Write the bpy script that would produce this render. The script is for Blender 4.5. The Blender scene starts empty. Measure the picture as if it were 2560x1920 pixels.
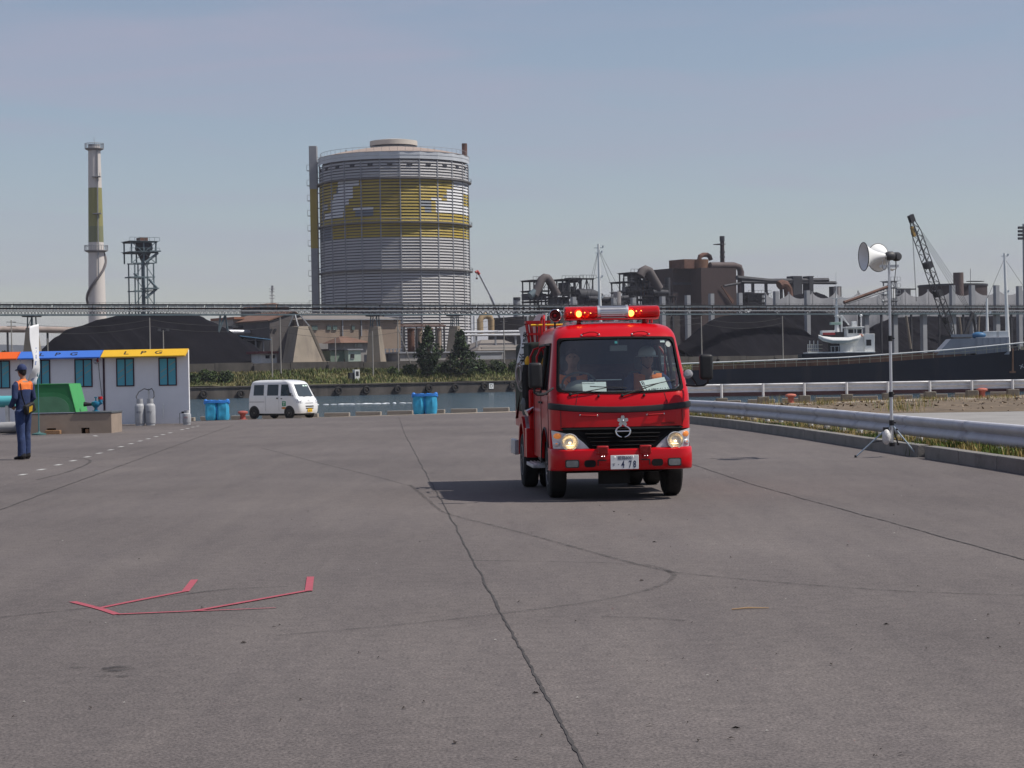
import bpy, math, random
from mathutils import Vector, Matrix, noise as mnoise
R = math.radians
sc = bpy.context.scene
col = sc.collection
random.seed(7)
# ------------------------------------------------------------------ camera
FPX, CX, CY, HCAM = 5200.0, 1280.0, 960.0, 1.55
PITCH, ROLL = math.atan(33/5200), R(1.0)
cF = Vector((0, math.cos(PITCH), -math.sin(PITCH)))
_u0 = Vector((0, math.sin(PITCH), math.cos(PITCH)))
_r0 = Vector((1, 0, 0))
cU = _u0*math.cos(ROLL) + _r0*math.sin(ROLL)
cR = _r0*math.cos(ROLL) - _u0*math.sin(ROLL)
CAM = Vector((0, 0, HCAM))
cd = bpy.data.cameras.new('camera'); co = bpy.data.objects.new('camera', cd); col.objects.link(co)
m = Matrix((cR, cU, -cF)).transposed().to_4x4(); m.translation = CAM
co.matrix_world = m
cd.sensor_width = 36; cd.lens = 36*FPX/2560; cd.clip_start = .1; cd.clip_end = 30000
sc.camera = co
# ------------------------------------------------------------------ sky, sun, exposure
SUN_AZ, SUN_EL = R(98), R(55.5)
w = bpy.data.worlds.new('World'); sc.world = w; w.use_nodes = True
nt = w.node_tree; nt.nodes.clear()
sky = nt.nodes.new('ShaderNodeTexSky'); sky.sky_type = 'NISHITA'; sky.sun_disc = False
sky.sun_elevation = SUN_EL; sky.sun_rotation = SUN_AZ
sky.air_density = 1.0; sky.dust_density = .45; sky.ozone_density = 1.5; sky.altitude = 0
bg = nt.nodes.new('ShaderNodeBackground'); bg.inputs[1].default_value = .0725
out = nt.nodes.new('ShaderNodeOutputWorld')
tc = nt.nodes.new('ShaderNodeTexCoord')
mp = nt.nodes.new('ShaderNodeMapping'); mp.inputs['Scale'].default_value = (1.6, 1.6, 14); mp.inputs['Rotation'].default_value = (R(9), R(4), 0)
nz = nt.nodes.new('ShaderNodeTexNoise'); nz.inputs['Scale'].default_value = 2.6; nz.inputs['Detail'].default_value = 7; nz.inputs['Roughness'].default_value = .55; nz.inputs['Distortion'].default_value = .5
rp = nt.nodes.new('ShaderNodeValToRGB'); rp.color_ramp.elements[0].position = .42; rp.color_ramp.elements[1].position = .78
rp.color_ramp.elements[0].color = (.26, .26, .26, 1); rp.color_ramp.elements[1].color = (.85, .85, .85, 1)
mx = nt.nodes.new('ShaderNodeMixRGB'); mx.inputs['Color2'].default_value = (4.35, 4.35, 5.6, 1)
hs = nt.nodes.new('ShaderNodeHueSaturation'); hs.inputs['Saturation'].default_value = 1.0; hs.inputs['Value'].default_value = 1.0
nt.links.new(tc.outputs['Generated'], mp.inputs['Vector']); nt.links.new(mp.outputs[0], nz.inputs['Vector'])
nt.links.new(nz.outputs[0], rp.inputs[0]); nt.links.new(rp.outputs[0], mx.inputs[0])
nt.links.new(sky.outputs[0], hs.inputs['Color']); nt.links.new(hs.outputs[0], mx.inputs['Color1'])
nt.links.new(mx.outputs[0], bg.inputs[0]); nt.links.new(bg.outputs[0], out.inputs[0])
sd = bpy.data.lights.new('sun', 'SUN'); sd.energy = 3.6; sd.angle = R(.55); sd.color = (1, .94, .85)
so = bpy.data.objects.new('sun', sd); col.objects.link(so)
TO_SUN = Vector((math.cos(SUN_EL)*math.sin(SUN_AZ), math.cos(SUN_EL)*math.cos(SUN_AZ), math.sin(SUN_EL)))
so.rotation_euler = TO_SUN.to_track_quat('Z', 'Y').to_euler(); so.location = (60, 20, 90)
vs = sc.view_settings; vs.view_transform = 'Standard'; vs.look = 'None'; vs.exposure = 0.3; vs.gamma = 1; vs.use_curve_mapping = False
sc.cycles.max_bounces = 6; sc.cycles.transparent_max_bounces = 12; sc.cycles.caustics_reflective = False; sc.cycles.caustics_refractive = False
# ------------------------------------------------------------------ picture -> place helpers
def ray(px, py):
    return (cF + cR*((px-CX)/FPX) - cU*((py-CY)/FPX))
def at_y(px, py, y):                     # point on the upright plane y = const
    d = ray(px, py); return CAM + d*(y/d.y)
def at_z(px, py, z=0.0):
    d = ray(px, py); return CAM + d*((z-HCAM)/d.z)
FO = Vector((0, 442, 0)); FU = Vector((1, .6, 0)).normalized(); FN = Vector((-FU.y, FU.x, 0)); FANG = math.atan2(FU.y, FU.x)
def far(px, py, t):                      # point on the upright plane t metres behind the far quay edge
    d = ray(px, py); k = ((FO + FN*t - CAM).dot(FN))/d.dot(FN); return CAM + d*k
def fst(s, t, z=0.0):
    p = FO + FU*s + FN*t; return Vector((p.x, p.y, z))
def yq(x): return 104.8 - .194*x         # near quay edge
def zq(x): return max(-.85, min(-.05, -.50 + .0175*x))
def gz(x, y):                            # apron height: flat, then draining to the quay
    t = (y-66)/(yq(x)-66)
    if t <= 0: return 0.0
    t = min(t, 1.1)
    s = 2.5*t*t if t < .2 else t-.1
    return zq(x)*s/.9
def gnd(px, py):
    z = 0.0
    for _ in range(12):
        p = at_z(px, py, z); z = .5*z+.5*gz(p.x, p.y)
    return Vector((p.x, p.y, gz(p.x, p.y)))
def on_y(px, y):                         # ground point below picture column px at distance y
    x = at_y(px, 1040, y).x; return Vector((x, y, gz(x, y)))
# ------------------------------------------------------------------ materials
MATS = {}
def srgb(h):
    h = h.lstrip('#'); v = [int(h[i:i+2], 16)/255 for i in (0, 2, 4)]
    return tuple(x/12.92 if x <= .04045 else ((x+.055)/1.055)**2.4 for x in v)
def pm(name, c, rough=.6, metal=0., var=.12, scale=3., bump=0., bscale=30., spec=.4, coat=0., dirt=None, streak=None, emit=None, tr=0., alpha=1., vec='Object', fine=0.):
    if name in MATS: return MATS[name]
    M = bpy.data.materials.new(name); M.use_nodes = True; n = M.node_tree; L = n.links.new
    b = n.nodes['Principled BSDF']; tcn = n.nodes.new('ShaderNodeTexCoord'); V = tcn.outputs[vec]
    if vec == 'Position':
        pass
    def noi(s, d=5, r=.6, v=None):
        x = n.nodes.new('ShaderNodeTexNoise'); x.inputs['Scale'].default_value = s; x.inputs['Detail'].default_value = d; x.inputs['Roughness'].default_value = r
        L(v or V, x.inputs['Vector']); return x.outputs[0]
    def ramp(x, a, bb):
        r = n.nodes.new('ShaderNodeValToRGB'); r.color_ramp.elements[0].position = a; r.color_ramp.elements[1].position = bb; L(x, r.inputs[0]); return r.outputs[0]
    def mixc(f, a, bb):
        q = n.nodes.new('ShaderNodeMixRGB'); L(f, q.inputs[0])
        for k, s in ((1, a), (2, bb)):
            if isinstance(s, tuple): q.inputs[k].default_value = (*s[:3], 1)
            else: L(s, q.inputs[k])
        return q.outputs[0]
    cur = mixc(ramp(noi(scale), .3, .7), tuple(x*(1-var) for x in c), tuple(min(1, x*(1+var)) for x in c))
    if fine:
        cur = mixc(ramp(noi(bscale*1.7, 2), .45-.1, .55+.1), cur, tuple(min(1, x*(1+fine)) for x in c))
    if dirt:
        dc, a, s = dirt; cur = mixc(ramp(noi(s, 8, .7), .72-a*.35, .95-a*.3), cur, dc)
    if streak:
        dc, a, s = streak; mpn = n.nodes.new('ShaderNodeMapping'); mpn.inputs['Scale'].default_value = (s, s, s*.06); L(V, mpn.inputs[0])
        cur = mixc(ramp(noi(1., 6, .65, mpn.outputs[0]), .68-a*.3, .95-a*.2), cur, dc)
    L(cur, b.inputs['Base Color'])
    b.inputs['Metallic'].default_value = metal; b.inputs['Specular IOR Level'].default_value = spec
    rr = n.nodes.new('ShaderNodeMapRange'); rr.inputs[3].default_value = max(0.02, rough*.82); rr.inputs[4].default_value = min(1, rough*1.18); L(noi(scale*2.3), rr.inputs[0]); L(rr.outputs[0], b.inputs['Roughness'])
    if coat: b.inputs['Coat Weight'].default_value = coat; b.inputs['Coat Roughness'].default_value = .04
    if tr: b.inputs['Transmission Weight'].default_value = tr
    if alpha < 1: b.inputs['Alpha'].default_value = alpha
    if bump:
        bp = n.nodes.new('ShaderNodeBump'); bp.inputs['Strength'].default_value = bump; bp.inputs['Distance'].default_value = .02; L(noi(bscale, 6), bp.inputs['Height']); L(bp.outputs[0], b.inputs['Normal'])
    if emit: b.inputs['Emission Color'].default_value = (*emit[0], 1); b.inputs['Emission Strength'].default_value = emit[1]
    MATS[name] = M; return M
def glassm(name, tint=(.6, .66, .66), f0=.05, rough=.02):
    if name in MATS: return MATS[name]
    M = bpy.data.materials.new(name); M.use_nodes = True; n = M.node_tree; n.nodes.clear(); L = n.links.new
    o = n.nodes.new('ShaderNodeOutputMaterial'); t = n.nodes.new('ShaderNodeBsdfTransparent'); g = n.nodes.new('ShaderNodeBsdfGlossy'); f = n.nodes.new('ShaderNodeLayerWeight'); x = n.nodes.new('ShaderNodeMixShader')
    p = n.nodes.new('ShaderNodeMath'); p.operation = 'POWER'; p.inputs[1].default_value = 4.; q = n.nodes.new('ShaderNodeMath'); q.operation = 'MULTIPLY_ADD'; q.inputs[1].default_value = .85; q.inputs[2].default_value = f0
    t.inputs[0].default_value = (*tint, 1); g.inputs['Roughness'].default_value = rough; L(f.outputs['Facing'], p.inputs[0]); L(p.outputs[0], q.inputs[0])
    L(q.outputs[0], x.inputs[0]); L(t.outputs[0], x.inputs[1]); L(g.outputs[0], x.inputs[2]); L(x.outputs[0], o.inputs[0]); MATS[name] = M; return M
# ------------------------------------------------------------------ mesh builder
FR = {}
class MB:
    def __init__(s): s.v = []; s.f = []; s.m = []; s.cur = 0
    def add(s, vs, fs):
        o = len(s.v); s.v += [tuple(v) for v in vs]; s.f += [[i+o for i in f] for f in fs]; s.m += [s.cur]*len(fs); return s
    def box(s, c, d, rz=0., rot=None):
        x, y, z = d[0]/2, d[1]/2, d[2]/2; q = rot or Matrix.Rotation(rz, 3, 'Z'); c = Vector(c)
        vs = [c + q @ Vector((a*x, b*y, e*z)) for a in (-1, 1) for b in (-1, 1) for e in (-1, 1)]
        return s.add(vs, [(0, 1, 3, 2), (4, 6, 7, 5), (0, 4, 5, 1), (2, 3, 7, 6), (0, 2, 6, 4), (1, 5, 7, 3)])
    def lohi(s, a, b):
        return s.box([(a[i]+b[i])/2 for i in range(3)], [abs(b[i]-a[i]) for i in range(3)])
    def bar(s, p, q, w, h=None, up=(0, 0, 1)):
        p, q = Vector(p), Vector(q); d = q-p; l = d.length
        if l < 1e-6: return s
        d /= l; up = Vector(up)
        if abs(d.dot(up)) > .98: up = Vector((1, 0, 0))
        sd = d.cross(up).normalized(); u = sd.cross(d)
        return s.box((p+q)/2, (w, l, h or w), rot=Matrix((sd, d, u)).transposed())
    def tube(s, pts, r, n=8, closed=False, cap=True, sq=(1, 1)):
        pts = [Vector(p) for p in pts]; N = len(pts); rr = r if isinstance(r, (list, tuple)) else [r]*N
        rings = []; ref = None
        for i, p in enumerate(pts):
            a = pts[i-1] if (i or closed) else pts[0]; b = pts[(i+1) % N] if (i < N-1 or closed) else pts[-1]
            t = (b-a).normalized()
            if ref is None:
                ref = Vector((0, 0, 1)) if abs(t.z) < .9 else Vector((1, 0, 0))
            u = t.cross(ref)
            if u.length < 1e-4: u = t.cross(Vector((0, 1, 0)))
            u.normalize(); v = u.cross(t); ref = v
            rings.append([p + (u*math.cos(2*math.pi*k/n)*sq[0] + v*math.sin(2*math.pi*k/n)*sq[1])*rr[i] for k in range(n)])
        o = [x for g in rings for x in g]; fs = []
        for i in range(N if closed else N-1):
            j = (i+1) % N
            for k in range(n): fs.append((i*n+k, i*n+(k+1) % n, j*n+(k+1) % n, j*n+k))
        if cap and not closed: fs += [tuple(range(n-1, -1, -1)), tuple(range((N-1)*n, N*n))]
        return s.add(o, fs)
    def cyl(s, p, q, r0, r1=None, n=12, cap=True):
        return s.tube([p, q], [r0, r0 if r1 is None else r1], n, cap=cap)
    def lathe(s, prof, c=(0, 0, 0), axis=(0, 0, 1), n=16, cap=True):      # prof: (radius, along)
        ax = Vector(axis).normalized(); ref = Vector((1, 0, 0)) if abs(ax.x) < .9 else Vector((0, 1, 0)); u = ax.cross(ref).normalized(); v = ax.cross(u); c = Vector(c)
        vs = [c + ax*z + (u*math.cos(2*math.pi*k/n) + v*math.sin(2*math.pi*k/n))*r for r, z in prof for k in range(n)]; fs = []
        for i in range(len(prof)-1):
            for k in range(n): fs.append((i*n+k, i*n+(k+1) % n, (i+1)*n+(k+1) % n, (i+1)*n+k))
        if cap:
            if prof[0][0] > 1e-5: fs.append(tuple(range(n-1, -1, -1)))
            if prof[-1][0] > 1e-5: fs.append(tuple(range((len(prof)-1)*n, len(prof)*n)))
        return s.add(vs, fs)
    def prism(s, poly, vec):
        vec = Vector(vec); n = len(poly); vs = [Vector(p) for p in poly] + [Vector(p)+vec for p in poly]
        return s.add(vs, [tuple(range(n-1, -1, -1)), tuple(range(n, 2*n))] + [(i, (i+1) % n, n+(i+1) % n, n+i) for i in range(n)])
    def grid(s, fn, nu, nv, skip=None, mat=None, cu=False):
        o = len(s.v)
        for j in range(nv+1):
            for i in range(nu if cu else nu+1): s.v.append(tuple(fn(i, j)))
        W = nu if cu else nu+1
        for j in range(nv):
            for i in range(nu):
                if skip and skip(i, j): continue
                s.f.append([o+j*W+i, o+j*W+(i+1) % W, o+(j+1)*W+(i+1) % W, o+(j+1)*W+i]); s.m.append(mat(i, j) if mat else s.cur)
        return s
    def ball(s, c, r, nu=14, nv=9, rot=None):
        r = (r, r, r) if isinstance(r, (int, float)) else r; c = Vector(c); q = rot or Matrix.Identity(3)
        def f(i, j):
            a = 2*math.pi*i/nu; t = math.pi*(j/nv-.5); t = max(-1.55, min(1.55, t))
            return c + q @ Vector((r[0]*math.cos(t)*math.cos(a), r[1]*math.cos(t)*math.sin(a), r[2]*math.sin(t)))
        return s.grid(f, nu, nv, cu=True)
    def loft(s, rings, cap=True):
        n = len(rings[0]); o = [p for g in rings for p in g]; fs = []
        for i in range(len(rings)-1):
            for k in range(n): fs.append((i*n+k, i*n+(k+1) % n, (i+1)*n+(k+1) % n, (i+1)*n+k))
        if cap: fs += [tuple(range(n-1, -1, -1)), tuple(range((len(rings)-1)*n, len(rings)*n))]
        return s.add(o, fs)
    def mesh(s, name, mats, smooth=32, inv=None):
        me = bpy.data.meshes.new(name); v = s.v
        if inv is not None: v = [tuple(inv @ Vector(p)) for p in v]
        me.from_pydata(v, [], s.f)
        for mt in (mats if isinstance(mats, (list, tuple)) else [mats]): me.materials.append(mt)
        if any(s.m): me.polygons.foreach_set('material_index', s.m)
        if smooth:
            me.polygons.foreach_set('use_smooth', [True]*len(me.polygons)); me.set_sharp_from_angle(angle=R(smooth))
        me.update(); return me
    def build(s, name, mats, parent=None, smooth=32, bevel=0., world=False, seg=2):
        inv = None
        if world and parent is not None: inv = FR[parent.name].inverted()
        return obj(name, s.mesh(name, mats, smooth, inv), parent, bevel, seg)
def obj(name, me, parent=None, bevel=0., seg=2):
    o = bpy.data.objects.new(name, me); col.objects.link(o)
    if parent is not None:
        o.parent = parent; FR[o.name] = FR.get(parent.name, Matrix.Identity(4))
    else: FR[o.name] = Matrix.Identity(4)
    if bevel:
        b = o.modifiers.new('bevel', 'BEVEL'); b.width = bevel; b.segments = seg; b.limit_method = 'ANGLE'; b.angle_limit = R(40)
    return o
def thing(name, label, cat, loc=(0, 0, 0), rz=0., group=None):
    o = bpy.data.objects.new(name, None); col.objects.link(o); o.location = loc; o.rotation_euler = (0, 0, rz); o.empty_display_size = .2
    FR[o.name] = Matrix.Translation(Vector(loc)) @ Matrix.Rotation(rz, 4, 'Z')
    return tag(o, label, cat, group)
def tag(o, label, cat, group=None):
    o['label'] = label; o['category'] = cat
    if group: o['group'] = group
    return o
def struct(o, kind='structure', label=None):
    o['kind'] = kind
    if label: o['label'] = label
    return o
def dup(root, loc, rz=None, label=None):
    def cp(o, par):
        c = o.copy(); col.objects.link(c); c.parent = par
        for ch in o.children: cp(ch, c)
        return c
    r = cp(root, None); r.location = loc
    if rz is not None: r.rotation_euler = (0, 0, rz)
    if label: r['label'] = label
    return r
def text_mesh(txt, size, mat, depth=.002, sx=1., bold=0.):
    cu = bpy.data.curves.new('lettering', 'FONT'); cu.body = txt; cu.size = size; cu.align_x = 'CENTER'; cu.align_y = 'CENTER'; cu.extrude = depth; cu.offset = bold; cu.resolution_u = 3
    t = bpy.data.objects.new('lettering', cu); col.objects.link(t)
    me = bpy.data.meshes.new_from_object(t.evaluated_get(bpy.context.evaluated_depsgraph_get())); bpy.data.objects.remove(t)
    me.materials.clear(); me.materials.append(mat)
    if sx != 1: me.transform(Matrix.Diagonal((sx, 1, 1, 1)))
    return me
def put_text(name, txt, size, mat, parent, o, ux, uy, sx=1., depth=.002, bold=0.):
    me = text_mesh(txt, size, mat, depth, sx, bold); ux = Vector(ux).normalized(); uy = Vector(uy).normalized(); uz = ux.cross(uy)
    mm = Matrix((ux, uy, uz)).transposed().to_4x4(); mm.translation = Vector(o); me.transform(mm)
    return obj(name, me, parent)
ORD = 'first second third fourth fifth sixth seventh eighth ninth tenth eleventh twelfth thirteenth fourteenth fifteenth sixteenth seventeenth eighteenth nineteenth twentieth'.split() + [f'{n}th' for n in range(21, 60)]
# ================================================================== the setting: apron, quay, water, far bank
def asphalt():
    M = bpy.data.materials.new('asphalt'); M.use_nodes = True; n = M.node_tree; L = n.links.new; b = n.nodes['Principled BSDF']
    g = n.nodes.new('ShaderNodeNewGeometry'); V = g.outputs['Position']
    def noi(s, d=4, r=.6, v=V):
        x = n.nodes.new('ShaderNodeTexNoise'); x.inputs['Scale'].default_value = s; x.inputs['Detail'].default_value = d; x.inputs['Roughness'].default_value = r; L(v, x.inputs['Vector']); return x.outputs[0]
    def ramp(x, a, bb, c0=(0, 0, 0, 1), c1=(1, 1, 1, 1)):
        r = n.nodes.new('ShaderNodeValToRGB'); r.color_ramp.elements[0].position = a; r.color_ramp.elements[1].position = bb; r.color_ramp.elements[0].color = c0; r.color_ramp.elements[1].color = c1; L(x, r.inputs[0]); return r.outputs[0]
    def mul(a, bb, f=1., t='MULTIPLY'):
        q = n.nodes.new('ShaderNodeMixRGB'); q.blend_type = t; q.inputs[0].default_value = f; L(a, q.inputs[1]); L(bb, q.inputs[2]); return q.outputs[0]
    base = ramp(noi(.16, 6, .62), .3, .72, (.114, .102, .099, 1), (.164, .148, .143, 1))
    big = ramp(noi(.07, 4), .3, .7, (.82, .81, .82, 1), (1.08, 1.07, 1.06, 1))
    spk = ramp(noi(60, 3, .75), .36, .64, (.55, .54, .55, 1), (1.44, 1.42, 1.40, 1))
    mid = ramp(noi(9, 6, .75), .3, .7, (.78, .78, .78, 1), (1.2, 1.19, 1.18, 1))
    mp = n.nodes.new('ShaderNodeMapping'); mp.inputs['Scale'].default_value = (3.2, .35, 1); mp.inputs['Rotation'].default_value = (0, 0, R(4)); L(V, mp.inputs[0])
    trk = ramp(noi(.8, 4, .6, mp.outputs[0]), .35, .65, (.91, .91, .92, 1), (1.05, 1.05, 1.04, 1))
    pit = ramp(noi(30, 3, .8), .24, .34, (.55, .55, .57, 1), (1, 1, 1, 1))
    oil = ramp(noi(.55, 5, .6), .22, .33, (.72, .72, .73, 1), (1, 1, 1, 1))
    c = base
    for k in (big, spk, mid, trk, pit, oil): c = mul(c, k)
    L(c, b.inputs['Base Color']); b.inputs['Roughness'].default_value = .82; b.inputs['Specular IOR Level'].default_value = .3
    bp = n.nodes.new('ShaderNodeBump'); bp.inputs['Strength'].default_value = .55; bp.inputs['Distance'].default_value = .006; L(noi(95, 3, .75), bp.inputs['Height']); L(bp.outputs[0], b.inputs['Normal'])
    return M
ASPH = asphalt()
CONC = pm('concrete', (.30, .27, .235), .85, var=.16, scale=.8, bump=.5, bscale=30, dirt=((.12, .105, .09), .5, 1.5))
CONC_D = pm('dark_concrete', (.15, .14, .125), .9, var=.2, scale=1.2, bump=.6, bscale=25, dirt=((.06, .055, .05), .6, 2.), streak=((.07, .065, .06), .7, 1.3))
CONC_T = pm('tan_concrete', (.33, .28, .225), .88, var=.14, scale=.5, bump=.4, bscale=20, dirt=((.17, .14, .11), .5, .7))
# apron sheet: rows across, running to the quay edge
STRIPW = 7.5
xs = [-140, -100, -70, -50] + [-40+2*i for i in range(41)] + [50, 70, 100, 140]
def rows(x): return [-40, -15, 0, 10, 20, 30, 40, 50, 58, 64] + [66+(yq(x)-66)*k/24 for k in range(1, 25)]
NR = len(rows(0))
b = MB(); b.grid(lambda i, j: (xs[i], rows(xs[i])[j], gz(xs[i], rows(xs[i])[j])), len(xs)-1, NR-1)
apron = struct(b.build('ground', ASPH), 'structure', 'grey asphalt apron running out to the quay')
# concrete strip along the quay, one slab after another, and the quay face
strip = bpy.data.objects.new('quay_pavement', None); col.objects.link(strip); struct(strip); FR['quay_pavement'] = Matrix.Identity(4)
x = -60.0
while x < 62:
    b = MB(); x1 = x+4.97; e = .012 + .010*random.random()
    P = []
    for (xx, off) in ((x, STRIPW), (x1, STRIPW), (x1, .02), (x, .02)):
        yy = yq(xx)-off; P.append(Vector((xx, yy, gz(xx, yy)-.05)))
    b.prism(P, (0, 0, .05+e)); b.build('paving_slab', CONC_T, strip, smooth=0); x += 5.0
b = MB(); b.grid(lambda i, j: (-140+280*i/40, yq(-140+280*i/40)+.01*(j == 0), (zq(-140+280*i/40)-.01, -4.5)[j]), 40, 1)
struct(b.build('quay_wall', CONC_D))
# water
def water():
    M = bpy.data.materials.new('water'); M.use_nodes = True; n = M.node_tree; L = n.links.new; b = n.nodes['Principled BSDF']
    g = n.nodes.new('ShaderNodeNewGeometry'); mp = n.nodes.new('ShaderNodeMapping'); mp.inputs['Scale'].default_value = (.55, 1.1, 1); mp.inputs['Rotation'].default_value = (0, 0, R(20)); L(g.outputs['Position'], mp.inputs[0])
    def noi(s, d):
        x = n.nodes.new('ShaderNodeTexNoise'); x.inputs['Scale'].default_value = s; x.inputs['Detail'].default_value = d; x.inputs['Roughness'].default_value = .6; L(mp.outputs[0], x.inputs['Vector']); return x.outputs[0]
    r = n.nodes.new('ShaderNodeValToRGB'); r.color_ramp.elements[0].color = (.025, .055, .075, 1); r.color_ramp.elements[1].color = (.05, .085, .105, 1); L(noi(.05, 3), r.inputs[0]); L(r.outputs[0], b.inputs['Base Color'])
    b.inputs['Roughness'].default_value = .12; b.inputs['IOR'].default_value = 1.33
    a = n.nodes.new('ShaderNodeMath'); a.operation = 'ADD'; L(noi(.9, 5), a.inputs[0]); L(noi(.12, 3), a.inputs[1])
    bp = n.nodes.new('ShaderNodeBump'); bp.inputs['Strength'].default_value = 1.; bp.inputs['Distance'].default_value = .75; L(a.outputs[0], bp.inputs['Height']); L(bp.outputs[0], b.inputs['Normal']); return M
WZ = -2.9
b = MB(); b.add([(-900, 80, WZ), (900, 80, WZ), (900, 1400, WZ), (-900, 1400, WZ)], [(0, 1, 2, 3)])
struct(b.build('water', water(), smooth=0))
# wave crests breaking white
FOAM = pm('foam', (.75, .78, .8), .6, var=.2, scale=2)
for (px, py, L_) in ((835, 1011, 9), (905, 1010, 6), (985, 1008, 9), (2412, 973, 6), (2470, 972, 4)):
    p = at_z(px, py, WZ+.05); b = MB()
    for k in range(9):
        xx = p.x + (k/8-.5)*L_ + random.uniform(-.2, .2); b.ball((xx, p.y+random.uniform(-.5, .5), WZ+.04), (random.uniform(.25, .6), .3, random.uniform(.05, .14)), 8, 5)
    struct(b.build('foam', FOAM), 'stuff', 'white crest breaking on the harbour water')
# far bank: quay face, slope of rough grass, upper yard behind the wall
def strip_far(name, mat, pts, s0=-420, s1=900, ds=12, jit=0.):
    b = MB(); n = int((s1-s0)/ds); rj = [[random.uniform(-jit, jit) for _ in pts] for _ in range(n+1)]
    b.grid(lambda i, j: fst(s0+i*ds, pts[j][0], pts[j][1]+rj[i][j]), n, len(pts)-1); return struct(b.build(name, mat))
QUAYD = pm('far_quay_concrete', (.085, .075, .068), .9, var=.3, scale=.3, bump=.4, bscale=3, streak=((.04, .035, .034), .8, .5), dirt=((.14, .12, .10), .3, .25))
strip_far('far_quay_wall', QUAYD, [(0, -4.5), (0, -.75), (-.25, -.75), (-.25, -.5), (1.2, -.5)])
GRASSB = pm('rough_bank', (.10, .105, .035), .95, var=.35, scale=.15, bump=1., bscale=2, dirt=((.16, .12, .06), .6, .3), vec='Object')
strip_far('grass_bank', GRASSB, [(1.2, -.504), (5, -.2), (12, 1.0), (19, 1.9), (24, 2.0)], jit=.25, ds=4)
UPPER = pm('yard_ground', (.11, .095, .08), .95, var=.3, scale=.05)
b = MB(); b.add([fst(-2500, 24.5, 3.4), fst(3500, 24.5, 3.4), fst(3500, 6500, 3.4), fst(-4500, 6500, 3.4)], [(0, 1, 2, 3)]); struct(b.build('far_ground', UPPER, smooth=0))
# hills on the horizon
HILL = pm('hill', (.10, .13, .12), .95, var=.2, scale=.002)
b = MB(); hx = lambda i: -5200+i*130
b.grid(lambda i, j: (hx(i)*(1 if j else .9), 6400+900*(j == 2), 0 if j != 1 else 30+45*max(0, mnoise.noise(Vector((hx(i)*.0009, 3.1, 0))))+16*mnoise.noise(Vector((hx(i)*.004, 1.7, 0))) + 60*max(0, min(1, (-hx(i)-300)/900))), 80, 2)
struct(b.build('hills', HILL))
# ================================================================== fire truck
RED = pm('fire_red_paint', (.52, .003, .009), .30, var=.05, scale=2, spec=.22, coat=.22)
RED2 = pm('red_enamel', (.42, .012, .016), .38, var=.1, scale=6)
BLK = pm('black_plastic', (.016, .016, .018), .5, var=.2, scale=8)
MBLK = pm('matt_black', (.008, .008, .009), .8, var=.2, spec=.15)
RUB = pm('rubber', (.018, .018, .018), .85, var=.25, scale=12, bump=.3)
TYRE = pm('tyre_rubber', (.022, .021, .021), .88, var=.25, scale=9, bump=.4, bscale=60, dirt=((.09, .08, .07), .25, 5))
CHR = pm('chrome', (.78, .78, .80), .12, metal=1., var=.04)
STEEL = pm('brushed_steel', (.55, .55, .56), .35, metal=1., var=.12, scale=8)
ALU = pm('checker_plate', (.50, .50, .52), .42, metal=.9, var=.2, scale=20, bump=.6, bscale=70)
WHITE = pm('white_paint', (.78, .78, .77), .4, var=.05, coat=.3)
DARKI = pm('dark_interior', (.07, .078, .08), .8, var=.2)
GREYI = pm('grey_dashboard', (.20, .21, .20), .7, var=.1)
SEAT = pm('seat_cloth', (.10, .045, .04), .9, var=.2, scale=10)
SEATG = pm('grey_seat_cloth', (.09, .10, .10), .9, var=.2, scale=10)
AMB = pm('amber_lens', (.75, .22, .03), .15, var=.05, emit=((1, .3, .04), .25))
HLG = glassm('headlight_glass', (.95, .96, .97), .04)
WSG = glassm('windscreen_glass', (.80, .88, .86), .13)
REDG = pm('red_lens', (.62, .008, .010), .12, var=.05, alpha=.72, coat=.6)
BULB = pm('lit_bulb', (1, .8, .5), .3, emit=((1, .70, .34), 3.2))
FLASH = pm('flashing_lamp', (1, .5, .1), .3, emit=((1, .36, .06), 14))
PAPER = pm('paper', (.88, .90, .88), .8, var=.03)
INK = pm('ink', (.02, .02, .025), .7)
INKB = pm('plate_ink', (.02, .03, .09), .6)
YEL = pm('yellow_paint', (.70, .42, .02), .4, var=.08)
OLIVE = pm('olive_canvas', (.045, .055, .035), .85, var=.2, scale=8, bump=.4)
ROPE = pm('rope_fibre', (.60, .58, .54), .9, var=.2, scale=60, bump=.8, bscale=120)
TR = thing('fire_truck', 'red fire engine driving with headlights and roof light bar lit', 'fire engine', (1.293, 24.4, 0), R(4.3))
def lerp(tab, z):
    if z <= tab[0][0]: return tab[0][1]
    for (a, p), (b2, q) in zip(tab, tab[1:]):
        if z <= b2: k = (z-a)/(b2-a); return p+(q-p)*k
    return tab[-1][1]
T_hw = [(.84, .832), (1.2, .832), (1.27, .828), (1.93, .745), (1.98, .735), (2.03, .71), (2.07, .67), (2.10, .60), (2.12, .48), (2.13, .25)]
T_y0 = [(.60, .05), (.84, .04), (1.0, .045), (1.12, .06), (1.2, .085), (1.27, .125), (1.93, .47), (1.98, .52), (2.03, .58), (2.07, .66), (2.10, .78), (2.12, 1.0), (2.13, 1.3)]
T_w = [(.84, 0), (.95, .03), (1.07, .055), (1.2, .05), (1.27, .035), (1.6, 0.), (1.93, -.012), (2.13, -.01)]
hw = lambda z: lerp(T_hw, z)
def wwf(z): return 1-lerp([(1.2, .085), (1.93, .055), (2.2, .055)], z)/hw(z)
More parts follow.
